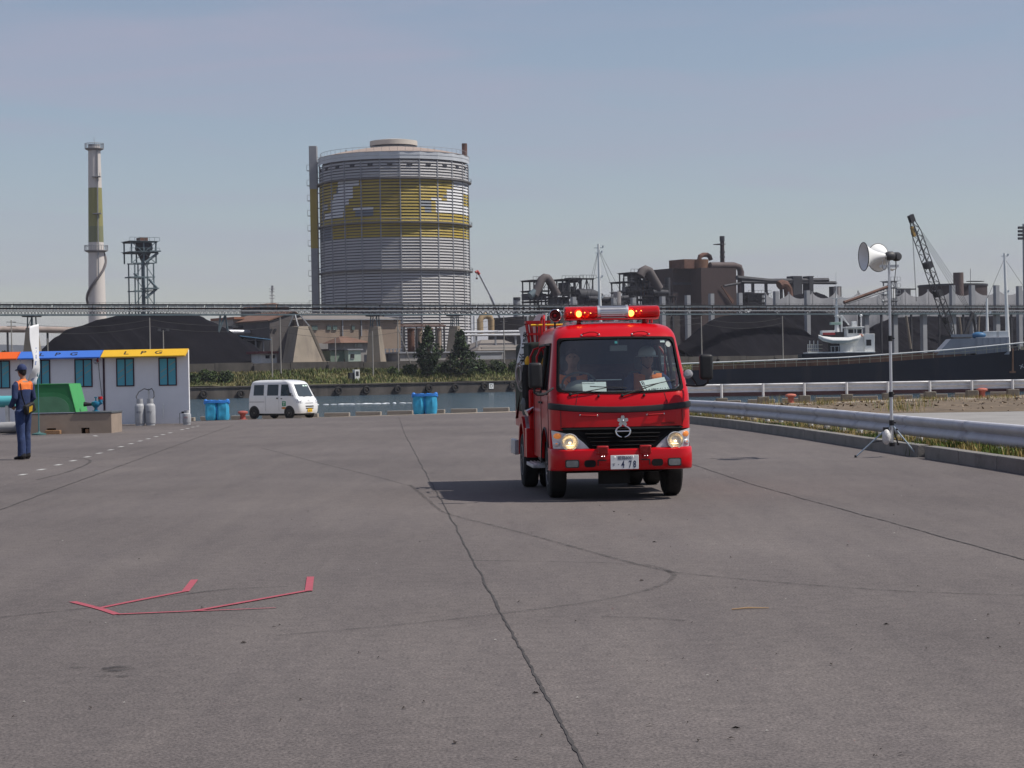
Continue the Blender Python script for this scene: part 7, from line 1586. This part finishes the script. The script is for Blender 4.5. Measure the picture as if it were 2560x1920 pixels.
b = MB(); b.add([(a.x, a.y, a.z), (c.x, a.y, a.z), (c.x-4, a.y+7, zr), (a.x+5, a.y+7, zr), (c.x, a.y+14, a.z), (a.x, a.y+14, a.z)], [(0, 1, 2, 3), (1, 4, 2), (4, 5, 3, 2), (5, 0, 3)]); b.build('roof', ROOFG, HG, smooth=0)
SLV = pm('silver_lagging', (.52, .53, .56), .4, metal=.5, var=.12, scale=.4)
PB = fth('pipe_bridge', 'pair of silver lagged pipes on stands right of the conifers', 'pipe', 1230, 880, 62)
for y in (829, 837): ftube(PB, 'lagged_pipe', [(1150, y+1), (1340, y-1)], .33, 62, SLV)
for px in (1168, 1192, 1240, 1290): fbox(PB, 'stand', px-1.5, 838, px+1.5, 875, 62.2, .4, LGT, down=True)
PW = fth('pipe_bridge', 'thick white pipe running out from behind the coal heap to the gable shed', 'pipe', 620, 870, 92); ftube(PW, 'lagged_pipe', [(570, 830), (676, 831)], .62, 92, SLV, 14)
for px in (590, 640): fbox(PW, 'stand', px-1.5, 832, px+1.5, 880, 92, .4, LGT, down=True)
PL = fth('pipe_bridge', 'old pinkish pipe running behind the banner at the left edge', 'pipe', 100, 860, 110); ftube(PL, 'lagged_pipe', [(-60, 823), (100, 824), (200, 825)], .75, 110, pm('pinkish_pipe', (.33, .27, .24), .8, var=.25, scale=.4), 12)
for px in (20, 120): fbox(PL, 'stand', px-2, 826, px+2, 880, 110, .5, DARKST, down=True)
YA = fth('arched_pipe', 'tan inverted U pipe under the conveyor', 'pipe', 1215, 860, 130); ftube(YA, 'pipe', [(1201, 840), (1200, 800), (1205, 792), (1214, 789), (1224, 792), (1228, 800), (1228, 840)], .9, 130, pm('tan_pipe', (.36, .26, .15), .7, var=.15, scale=.3), 12)
YB2 = fth('white_column', 'white cylindrical column beside the tan arched pipe', 'column', 1188, 860, 128); fcyl(YB2, 'shaft', 1188, 6, 790, 870, 128, SWH, down=True)
SK = fth('short_stack', 'short pale stack with a dark top left of the arched ducts', 'chimney', 1297, 850, 170); fcyl(SK, 'shaft', 1297, 16, 744, 860, 170, LGT, down=True); fcyl(SK, 'dark_top', 1297, 16.6, 743, 750, 169.8, DARKST)
SK2 = fth('short_stack', 'short pale stack between the ship mast and the lattice plant', 'chimney', 1549, 850, 170); fcyl(SK2, 'shaft', 1549, 17, 729, 860, 170, pm('stack_grey', (.28, .26, .26), .7, var=.1), down=True)
# retaining wall of concrete bays
RW = thing('retaining_wall', 'long dark concrete retaining wall along the top of the grass bank', 'wall', fst(0, 24, 0), FANG); RI_ = FR[RW.name].inverted(); s0_ = (RI_ @ far(-80, 915, 24)).x; s1_ = (RI_ @ far(2640, 915, 24)).x
WALLD = pm('wall_dark', (.075, .068, .062), .9, var=.3, scale=.25, streak=((.03, .028, .027), .7, .4), dirt=((.12, .10, .085), .3, .3)); n_ = 34
random.seed(9)
for k in range(n_):
    x0 = s0_+(s1_-s0_)*k/n_; x1 = s0_+(s1_-s0_)*(k+1)/n_-.12; b = MB(); b.lohi((x0, 0, 1.2), (x1, .6, 4.15+random.uniform(-.12, .12))); b.build('wall_bay', WALLD, RW)
    if k % 2: b = MB(); b.prism([(x0-.3, 0, 1.2), (x0+.25, 0, 1.2), (x0+.25, -1.1, 1.2), (x0-.3, -1.1, 1.2)], (0, .0, 2.3)); b.build('buttress', WALLD, RW, smooth=0)
# tyre fenders on the far quay
for k, (px, py) in enumerate(((509, 986), (602, 985), (846, 977), (916, 975), (994, 973), (1072, 971), (1138, 969), (1211, 966), (1281, 965), (1760, 950))):
    if k == 9: continue
    p = far(px, py, -.45); b = MB(); b.lathe([(.42, -.22), (.62, -.28), (.80, -.22), (.86, 0), (.80, .22), (.62, .28), (.42, .22), (.42, -.22)], (0, 0, 0), -FN, 20, cap=False); o = tag(b.build('tyre_fender', TYRE), f'{ORD[k]} black tyre fender hung on the far quay wall, from the left', 'tyre', 'tyre fenders on the far quay'); o.location = (p.x, p.y, p.z)
p = far(1228, 965, -.05); b = MB(); b.lohi((-.55, -.06, -.6), (.55, 0, .6)); o = tag(b.build('quay_number_board', SWH), 'small white number board painted on the far quay wall', 'sign'); o.location = p; o.rotation_euler = (0, 0, FANG)
put_text('board_mark', 'D', 1.0, INK, o, (0, -.065, 0), (1, 0, 0), (0, 0, 1), 1, .003)
# kiosk on the bank
KI = far(891, 952, 6); K_ = thing('white_kiosk', 'small white kiosk with a dark window on the grass bank', 'kiosk', (KI.x, KI.y, -.15), FANG)
b = MB(); b.lohi((-.55, -.5, 0), (.55, .6, 2.5)); b.build('kiosk_body', SWH, K_, bevel=.03); b = MB(); b.lohi((-.32, -.54, 1.2), (.3, -.5, 2.15)); b.build('kiosk_window', DK, K_); b = MB(); b.lohi((-1.6, -.2, .4), (-.6, .6, 1.9)); b.build('side_box', DARKST, K_)
# utility poles and wires
POLEM = pm('pole_concrete', (.30, .28, .26), .85, var=.1); WIRE = pm('wire', (.02, .02, .022), .6)
poles = [(28, 800, 880, 'thin utility pole at the left edge behind the shop fronts', 16), (119, 846, 880, 'short utility pole right of the banner', 16), (374, 794, 880, 'striped utility pole in front of the big coal heap', 16), (408, 826, 880, 'floodlight pole in front of the big coal heap', 16), (679, 842, 938, 'thin utility pole left of the broad pylon', 10), (700, 793, 928, 'tall utility pole at the foot of the broad pylon', 14), (838, 844, 908, 'slim pole in front of the grey-green shed', 26), (931, 827, 928, 'utility pole in front of the slim pylon', 12), (994, 795, 922, 'stout utility pole with a slanting stay', 14), (1259, 790, 922, 'tall utility pole beside the rope coil on the fire engine', 14), (1753, 790, 892, 'tall pole in front of the coal heap right of the fire engine', 14), (1956, 790, 892, 'tall pole in front of the coal heap left of the work boat', 14)]
PT = []
for (px, y0, y1, lab, t) in poles:
    T = fth('utility_pole', lab, 'pole', px, y1, t, 'poles along the far bank'); a = L(T, px, y0, t); zb = 1.0-3.4
    b = MB(); b.cyl((a.x, 0, zb), (a.x, 0, a.z), .17, .10, 8); b.build('shaft', POLEM, T); PT.append((px, y0, FR[T.name] @ Vector((a.x, 0, a.z-.3))))
    if px in (994, 28, 1259):
        for q in (.4, 1.2): b = MB(); b.bar((a.x-.9, 0, a.z-q), (a.x+.9, 0, a.z-q), .12); b.build('cross_arm', DARKST, T)
    if px == 994:
        b = MB(); b.cyl((a.x, 0, a.z-2), (L(T, 1034, 925, t).x, -.5, zb), .10, .10, 8); b.build('stay_pole', POLEM, T)
    if px == 408:
        for s_ in (-1, 1): b = MB(); b.bar((a.x, 0, a.z-.3), (a.x+s_*.8, 0, a.z), .12); b.box((a.x+s_*.9, -.1, a.z+.1), (.6, .4, .5)); b.build('floodlight', DARKST, T)
for sp_, (i, j, n_) in enumerate(((0, 2, 2), (2, 5, 2), (5, 8, 3), (8, 9, 3), (9, 10, 2), (10, 11, 2))):
    for q in range(n_):
        a, c = PT[i][2]-Vector((0, 0, q*1.3+.1)), PT[j][2]-Vector((0, 0, q*1.3+.1)); b = MB(); b.tube([a+(c-a)*k/12-Vector((0, 0, 4*(k/12)*(1-k/12)*1.2)) for k in range(13)], .03, 4); tag(b.build('power_line', WIRE), f'{ORD[q]} wire from the top in the {ORD[sp_]} pole span counted from the left', 'wire', 'wires between the poles')
# ---------------- mobile crane boom
MC = fth('mobile_crane', 'thin telescopic crane boom with a red tip right of the gas holder', 'crane', 1270, 880, 150)
ftube(MC, 'boom', [(1284, 870), (1262, 822)], .55, 150, SLV, 6); ftube(MC, 'boom', [(1262, 822), (1226, 740)], .40, 150, SLV, 6); ftube(MC, 'boom', [(1226, 740), (1196, 682)], .28, 150, SLV, 6); ftube(MC, 'boom_tip', [(1198, 686), (1193, 678), (1189, 681)], .45, 150, pm('crane_red', (.40, .05, .04), .5), 6); ftube(MC, 'hook_line', [(1191, 681), (1192, 697)], .06, 150, WIRE, 4); ftube(MC, 'hook', [(1192, 694), (1192, 698)], .3, 150, RST, 6); fbox(MC, 'carrier', 1270, 868, 1310, 885, 149, 4, DARKST, down=True)
# ---------------- crawler crane with lattice boom
CR = fth('crawler_crane', 'black lattice boom of a crawler crane with a yellow-striped head', 'crane', 2395, 870, 10)
base_, tip = L(CR, 2384, 845, 10), L(CR, 2280, 550, 10); ax = (tip-base_); ln = ax.length; ax.normalize(); sd_ = ax.cross(Vector((0, 1, 0))).normalized(); BM = pm('boom_black', (.022, .022, .026), .6, var=.3)
wd = lambda f: .85*min(1, .35+f*5, .45+(1-f)*6)
for s_ in (-1, 1):
    for y in (-1, 1):
        b = MB(); b.tube([base_+ax*ln*k/20+sd_*s_*wd(k/20)+Vector((0, y*wd(k/20), 0)) for k in range(21)], .12, 5); b.build('boom_chord', BM, CR)
b = MB(); N_ = 26
for k in range(N_):
    for y in (-1, 1):
        f, g_ = k/N_, (k+1)/N_; p = base_+ax*ln*f; q = base_+ax*ln*g_; s_ = 1 if k % 2 else -1; b.bar(p+sd_*s_*wd(f)+Vector((0, y*wd(f), 0)), q-sd_*s_*wd(g_)+Vector((0, y*wd(g_), 0)), .10)
    s_ = 1 if k % 2 else -1
    for sx in (-1, 1): b.bar(p+sd_*sx*wd(f)+Vector((0, s_*wd(f), 0)), q+sd_*sx*wd(g_)-Vector((0, s_*wd(g_), 0)), .10)
b.build('boom_lacing', BM, CR)
b = MB(); b.bar(tip-ax*.5, tip+ax*1.3, 1.0, 1.4); b.build('boom_head', BM, CR); b = MB(); b.bar(tip-ax*4+sd_*.9, tip-ax*1.5+sd_*.9, .5, .8); b.build('yellow_marker', pm('marker_ochre', (.32, .20, .05), .6), CR)
for f in (.62, .38, .16): b = MB(); p = base_+ax*ln*f; b.bar(p-ax*.8, p+ax*.8, 2.0, 1.2); b.build('boom_joint', BM, CR)
for d in (0, .5): ftube(CR, 'hoist_line', [(2279+d*3, 555), (2290+d*3, 753)], .05, 10, WIRE, 4)
for d in range(4): ftube(CR, 'pendant_line', [(2302+d*1.5, 590-d*3), (2376+d*5, 712-d*2), (2428+d*2, 790)], .05, 10, WIRE, 4)
ftube(CR, 'gantry_mast', [(2412, 838), (2432, 782)], .5, 10, BM, 6); ftube(CR, 'gantry_mast', [(2440, 838), (2432, 782)], .35, 10, BM, 6); fbox(CR, 'crane_house', 2385, 838, 2445, 870, 10, 5, BM, down=True); fbox(CR, 'crawler_track', 2375, 872, 2455, 885, 9, 6, DARKST)
# ---------------- steelworks on the right skyline
SB_ = fth('brown_furnace_building', 'large dark brown furnace building with rooftop drum and duct', 'building', 1760, 850, 260)
fbox(SB_, 'wall_block', 1683, 671, 1754, 860, 262, 20, BRN, down=True); fbox(SB_, 'wall_block', 1754, 670, 1842, 860, 255, 30, pm('brown_sheeting_warm', (.046, .029, .028), .8, var=.15, scale=.12, streak=((.045, .03, .03), .5, .3)), down=True)
fbox(SB_, 'dark_band', 1683, 706, 1754, 712, 261.4, .5, DARKST); fbox(SB_, 'rooftop_house', 1711, 648, 1742, 671, 258, 10, RST); fcyl(SB_, 'rooftop_drum', 1762, 38, 648, 671, 256, pm('rust_drum', (.15, .075, .04), .8, var=.3, scale=.3))
ftube(SB_, 'arch_duct', [(1748, 650), (1750, 641), (1758, 637), (1767, 637), (1774, 641), (1777, 650)], .9, 262, RST, 10); ftube(SB_, 'duct', [(1775, 664), (1835, 664), (1848, 668), (1852, 680), (1852, 850)], 1.3, 256, pm('duct_brown', (.085, .06, .058), .7, var=.2, scale=.3), 12)
fcyl(SB_, 'flue_stack', 1809, 8.5, 590, 662, 258, BRN); fcyl(SB_, 'stack_top', 1809, 10.5, 590, 603, 257.6, DARKST); fbox(SB_, 'stack_platform', 1799, 609, 1814, 611, 256, 4, DARKST); ftube(SB_, 'stack_ladder', [(1801, 600), (1801, 655)], .12, 257, DARKST, 5)
for y in (628, 640, 655): fcyl(SB_, 'stack_band', 1810, 11, y, y+4, 257.6, DARKST)
b = MB(); p, q, r_ = L(SB_, 1803, 714, 254), L(SB_, 1832, 760, 254), L(SB_, 1836, 752, 254); b.prism([p, q, r_], (0, .4, 0)); b.build('stair_flash', RST, SB_, smooth=0)
TB = fth('transfer_bridge', 'dark inclined transfer bridges and posts right of the furnace building', 'bridge', 1960, 830, 230)
for pts, r in (([(1842, 694), (1922, 702), (2070, 700)], .9), ([(1852, 705), (2090, 707)], .7), ([(1810, 715), (1850, 708)], .5)): ftube(TB, 'bridge_girder', pts, r, 230, DARKST, 6)
for px in (1860, 1885, 1918, 1956, 1986, 2000, 2030): fbox(TB, 'post', px-2, 702, px+2, 850, 231, 1, DARKST, down=True)
for x0, y0, x1 in ((1870, 730, 1886), (1984, 690, 2006), (2024, 690, 2034), (1892, 734, 1906), (2090, 716, 2104)): fbox(TB, 'machine_house', x0, y0, x1, 770, 229, 4, DARKST)
ftube(TB, 'rust_duct', [(1948, 714), (1955, 710), (1963, 712), (1970, 722), (1974, 760)], 1.7, 226, RST, 10); fbox(TB, 'top_cage', 2022, 690, 2035, 692, 229, 3, DARKST); frame(TB, 1872, 1920, 735, 770, 225, 5, 4, 3, DARKST, w_=.3)
def plant(label, px, arch_pts, boxes, frames, tanks, t=190):
    T = fth('process_plant', label, 'plant', px, 850, t, 'dark process plant on the skyline')
    for (x0, x1, y0, y1, bays, lv) in frames: frame(T, x0, x1, y0, y1, t, 7, bays, lv, DARKST, w_=.34)
    for (x0, x1, y0, y1) in boxes: fbox(T, 'machine_box', x0, y0, x1, y1, t+1.5, 4, DARKST)
    for (px_, w_, y0, y1, mt) in tanks: fcyl(T, 'vessel', px_, w_, y0, y1, t+1, mt)
    for pts, r, mt in arch_pts: ftube(T, 'duct', pts, r, t-1, mt, 12)
    return T
AR = pm('duct_grey_brown', (.105, .09, .088), .75, var=.2, scale=.3)
plant('dark lattice plant with a single arched duct left of the ship mast', 1360, [([(1336, 738), (1350, 710), (1354, 699), (1361, 694), (1368, 695), (1375, 704), (1393, 738)], 1.35, AR), ([(1325, 740), (1345, 724)], 1.2, BLUST)], [(1320, 1366, 734, 750), (1334, 1346, 700, 704)], [(1336, 1372, 702, 860, 2, 6), (1376, 1410, 738, 860, 2, 4)], [(1352, 14, 722, 740, AR)])
plant('dark plant with a flat gantry and a slanting drum beside the ship mast', 1440, [([(1444, 737), (1480, 737), (1496, 744), (1502, 760)], 1.9, DARKST), ([(1490, 738), (1520, 758), (1545, 758)], .8, DARKST)], [(1427, 1453, 694, 700), (1430, 1446, 700, 706), (1412, 1425, 706, 738)], [(1408, 1450, 700, 860, 3, 5), (1452, 1482, 698, 745, 2, 1)], [(1418, 12, 706, 740, DARKST), (1436, 12, 716, 742, DARKST)])
plant('tall dark lattice furnace plant with a thick sloping duct', 1625, [([(1600, 690), (1606, 678), (1614, 674), (1622, 677), (1634, 698), (1648, 722)], 1.5, AR), ([(1630, 730), (1668, 732)], 1.0, DARKST)], [(1578, 1600, 682, 690), (1586, 1604, 690, 705), (1572, 1586, 716, 760), (1628, 1668, 722, 730), (1590, 1612, 700, 740)], [(1580, 1622, 683, 860, 4, 8), (1625, 1668, 722, 860, 4, 5), (1560, 1580, 706, 860, 1, 6)], [(1596, 16, 690, 740, DARKST), (1673, 12, 694, 760, DARKST), (1562, 7, 704, 770, LGT), (1612, 8, 700, 750, RST)])
plant('low dark pipe racks between the plants, just above the conveyor', 1500, [([(1470, 746), (1520, 748), (1570, 744)], .8, DARKST)], [(1390, 1420, 742, 760), (1460, 1500, 748, 762), (1520, 1560, 752, 765)], [(1395, 1440, 745, 860, 4, 4), (1470, 1530, 748, 860, 5, 3), (1640, 1690, 742, 860, 4, 4)], [], 175)
fb2 = fth('dark_low_works', 'long dark works shed under the conveyor behind the fire engine', 'building', 1500, 850, 120); fbox(fb2, 'wall', 1310, 790, 1700, 860, 120, 20, pm('sooty_wall', (.05, .045, .045), .9, var=.3, scale=.2), down=True)
for k in range(14): fbox(fb2, 'wall_rib', 1318+k*28, 790, 1322+k*28, 860, 119.5, .5, LGT if k % 4 == 0 else DARKST, down=True)
TK = fth('storage_tank', 'broad dark rusty tank with a stack and pale posts at the right', 'tank', 2440, 850, 200); fcyl(TK, 'shell', 2442, 134, 710, 860, 200, BRN, 36, down=True); fcyl(TK, 'rim', 2442, 137, 708, 713, 199.5, DARKST, 36); fcyl(TK, 'stack', 2406, 20, 681, 860, 190, pm('stack_brown', (.10, .07, .065), .8, var=.2, scale=.3), 16, down=True); fbox(TK, 'roof_rail', 2430, 702, 2460, 704, 200, 3, DARKST); ftube(TK, 'aerial', [(2426, 710), (2426, 672)], .12, 199, DARKST, 4)
TK2 = fth('storage_tank', 'smaller dark tank right of the inclined conveyor', 'tank', 2268, 850, 190); fcyl(TK2, 'shell', 2268, 46, 723, 860, 190, DARKST, 24, down=True); fbox(TK2, 'tank_roof_bar', 2248, 721, 2290, 724, 192, 3, DARKST)
SK3 = fth('short_stack', 'grey stack beside the inclined conveyor foot', 'chimney', 2099, 850, 200); fcyl(SK3, 'shaft', 2099, 14, 718, 860, 200, pm('stack_grey', (.28, .26, .26), .7, var=.1), down=True)
IC = fth('stacker_conveyor', 'inclined stacker conveyor with a spoked wheel behind the work boat', 'conveyor', 2180, 850, 42)
for (x0, y0, x1, y1, r, mt) in ((2110, 756, 2222, 716, .45, RST), (2112, 760, 2224, 724, .25, LGT), (2112, 752, 2222, 712, .15, LGT)): ftube(IC, 'boom_girder', [(x0, y0), (x1, y1)], r, 42, mt, 6)
b = MB()
for k in range(14):
    f, g_ = k/14, (k+1)/14; p = L(IC, 2112+112*f, 760-36*f, 42); q = L(IC, 2112+112*g_, 752-40*g_, 42); b.bar(p, q, .12)
b.build('boom_lacing', LGT, IC)
c_ = L(IC, 2207, 752, 41); b = MB(); b.tube([c_+Vector((1.9*math.cos(R(q)), 0, 1.9*math.sin(R(q)))) for q in range(0, 360, 20)], .10, 5, closed=True); wh_ = b.build('bucket_wheel', LGT, IC)
for k in range(10): b = MB(); b.bar(c_, c_+Vector((1.9*math.cos(R(36*k)), 0, 1.9*math.sin(R(36*k)))), .10); b.build('wheel_spoke', LGT, wh_)
b = MB(); b.ball(c_, .3, 8, 6); b.build('wheel_hub', SWH, wh_)
frame(IC, 2228, 2240, 705, 770, 42, 3, 1, 4, LGT, w_=.25); fbox(IC, 'transfer_chute', 2230, 722, 2238, 745, 41, 2, SWH)
for k in range(7): frame_x = 2180+k*55; T = None
PR = fth('pipe_rack', 'blue-grey steel rack and slanting props under the conveyor at the right', 'rack', 2300, 860, 50); fbox(PR, 'rack_beam', 2110, 781, 2600, 784, 50, 1.2, BLUST); ftube(PR, 'slanting_prop', [(2265, 790), (2277, 872)], .35, 50, PYL, 6)
for px in (2150, 2205, 2280, 2350, 2410, 2470, 2530): fbox(PR, 'rack_post', px-1.5, 783, px+1.5, 868, 50.5, .5, DARKST, down=True)
ftube(PR, 'slanting_prop', [(2398, 792), (2405, 850)], .3, 50, PYL, 6); ftube(PR, 'slanting_prop', [(2448, 790), (2446, 850)], .25, 50, PYL, 6)
FLM = fth('floodlight_mast', 'floodlight cluster mast cut by the right picture edge', 'mast', 2556, 860, 60); ftube(FLM, 'mast_pole', [(2562, 870), (2559, 560)], .35, 60, LGT, 8)
for k in range(3):
    for j in range(4): fbox(FLM, 'lamp', 2548+k*5, 566+j*9, 2552+k*5, 572+j*9, 59.5, .6, DARKST)
# ---------------- vegetation on the far bank
FOL = pm('conifer_green', (.020, .036, .016), .85, var=.5, scale=.6); FOL2 = pm('conifer_green_pale', (.045, .075, .025), .85, var=.4, scale=.6); BUSH = pm('bush_green', (.07, .105, .03), .85, var=.4, scale=.3); BUSH2 = pm('bush_dark', (.035, .055, .02), .85, var=.4, scale=.3); BARK = pm('bark', (.07, .05, .035), .9, var=.3)  # conifer crowns mix a deep and a paler green at random
def leafcloud(b, pts, s0, s1, mats=2):
    for p in pts:
        s_ = random.uniform(s0, s1); n_ = Vector((random.gauss(0, 1), random.gauss(0, 1), random.gauss(.5, .8))).normalized(); u = n_.orthogonal().normalized()*s_; v = n_.cross(u).normalized()*s_*random.uniform(.5, .9); b.cur = 0 if random.random() < .62 else 1
        b.add([p-u, p-v*.8, p+u, p+v*.8], [(0, 1, 2, 3)])
def conifer(px, yb, yt, wpx, t, label, seed, prof_):
    random.seed(seed); T = fth('conifer_tree', label, 'tree', px, yb, t, 'dark conifers on the far bank'); T.location.z = 1.2; FR[T.name] = Matrix.Translation(T.location) @ Matrix.Rotation(FANG, 4, 'Z'); h = L(T, px, yt, t).z; w_ = abs(L(T, px+wpx/2, yb, t).x-L(T, px, yb, t).x)
    b = MB(); b.tube([(0, 0, -.5), (.1, 0, h*.5), (0, 0, h*.97)], [.35, .22, .05], 8); b.build('trunk', BARK, T); b = MB(); P = []
    for _ in range(34):
        z = random.uniform(.05, .95); a = random.uniform(0, 6.28); r_ = lerp(prof_, z)*w_*random.uniform(.7, 1.12); q = Vector((r_*math.cos(a), r_*math.sin(a), z*h)); b2 = MB(); b2.tube([(0, 0, z*h-.6), q], [.08, .03], 5); b2.build('limb', BARK, T)
        for _ in range(46): f = random.random()**.5; P.append(Vector((q.x*f+random.gauss(0, .35), q.y*f+random.gauss(0, .35), z*h-.6*(1-f)+random.gauss(0, .35))))
    for _ in range(1300):
        z = random.random()**1.2; a = random.uniform(0, 6.28); r_ = lerp(prof_, z)*w_*(.55+.4*random.random())*(1+.5*mnoise.noise(Vector((math.cos(a)*1.5, math.sin(a)*1.5, z*5+seed)))); P.append(Vector((r_*math.cos(a), r_*math.sin(a), z*h)))
    leafcloud(b, P, .18, .42); b.build('crown', [FOL, FOL2], T, smooth=0)
conifer(1071, 938, 815, 62, 9, 'dark conifer with a drooping crown left of the slim pylon', 1, [(0, .5), (.15, .6), (.3, .72), (.42, .98), (.58, .92), (.64, .5), (.75, .42), (.88, .25), (1, .05)]); conifer(1155, 942, 825, 76, 9, 'broad pointed dark conifer right of the slim pylon', 2, [(0, .55), (.15, .95), (.3, 1), (.42, .85), (.5, .48), (.65, .40), (.8, .28), (.92, .15), (1, .04)])
def bush(px, yb, wpx, hpx, t, label, seed, z0=1.2, name='shrub'):
    random.seed(seed); T = fth(name, label, 'shrub', px, yb, t, 'shrubs on the far bank'); T.location.z = z0; FR[T.name] = Matrix.Translation(T.location) @ Matrix.Rotation(FANG, 4, 'Z'); w_ = abs(L(T, px+wpx/2, yb, t).x-L(T, px, yb, t).x); h = hpx/wpx*2*w_
    b = MB(); P = []
    for _ in range(9):
        a = random.uniform(0, 6.28); c_ = Vector((math.cos(a)*w_*.55*random.random(), math.sin(a)*w_*.4, h*random.uniform(.3, .72))); r_ = random.uniform(.25, .5)*min(w_, h)
        for _ in range(150): n_ = Vector((random.gauss(0, 1), random.gauss(0, 1), random.gauss(0, 1))).normalized(); P.append(c_+n_*r_*random.uniform(.7, 1.05))
    leafcloud(b, P, .14, .34); b.build('crown', [BUSH2, BUSH], T, smooth=0); b = MB(); b.tube([(0, 0, -.4), (0, 0, h*.5)], [.12, .05], 6); b.build('trunk', BARK, T)
for k, (px, yb, wpx, hpx, t, lab) in enumerate(((8, 885, 60, 60, 60, 'green tree clump at the left picture edge'), (45, 888, 50, 55, 62, 'green tree clump left of the tall pylon'), (112, 878, 56, 50, 64, 'green tree clump between pylon and coal heap'), (515, 955, 70, 34, 8, 'dark green bush above the far quay by the yellow shop front'), (560, 957, 60, 30, 7, 'bush above the far quay over the white van'), (480, 960, 60, 26, 6, 'low bush beside the end of the yellow shop front'))): bush(px, yb, wpx, hpx, t, lab, 20+k, 3.0 if px < 200 else -.1)
for k, (px, yb, wpx, hpx) in enumerate(((1030, 945, 50, 26), (1110, 952, 60, 30), (1200, 938, 60, 34), (1245, 934, 60, 32), (1290, 935, 50, 30), (985, 935, 50, 20))): bush(px, yb, wpx, hpx, 12, ('green shrub left of the first conifer', 'dark shrub between the two conifers', 'bright shrub right of the second conifer', 'bright shrub under the tall utility pole', 'bright shrub beside the fire engine', 'green shrub under the stayed pole')[k], 40+k, .6)
random.seed(8); sp = []
for _ in range(16000):
    px = random.uniform(440, 1330) if random.random() < .8 else random.uniform(1690, 2200); t = random.uniform(2, 23); p = far(px, 940, t); z = lerp([(1.2, -.5), (5, -.2), (12, 1.0), (19, 1.9), (24, 2.0)], t); n_ = mnoise.noise(Vector((p.x*.06, t*.12, 2))); sp.append((p.x, p.y, z-.1, .7+.9*max(0, n_+.2), 0 if n_+random.uniform(-.4, .4) > .0 else (1 if random.random() < .75 else 2)))
blades('bank_grass', sp, [pm('bank_green', (.085, .11, .028), .9, var=.4, scale=.2), pm('bank_straw', (.19, .165, .07), .9, var=.3, scale=.2), BUSH2], 'rough long grass covering the far bank', .5, 1.15, .10, .7)
# ================================================================== haze in the air over the whole place
b = MB(); b.lohi((-5600, -60, -6), (5600, 7600, 175))
HZ = struct(b.build('haze', [], smooth=0), 'stuff', 'thin pale haze over the harbour and works')
M = bpy.data.materials.new('haze_air'); M.use_nodes = True; n = M.node_tree; n.nodes.clear()
o_ = n.nodes.new('ShaderNodeOutputMaterial'); v_ = n.nodes.new('ShaderNodeVolumePrincipled'); v_.inputs['Color'].default_value = (.88, .88, 1., 1); v_.inputs['Density'].default_value = .00008; v_.inputs['Anisotropy'].default_value = .2
n.links.new(v_.outputs[0], o_.inputs['Volume']); HZ.data.materials.clear(); HZ.data.materials.append(M)
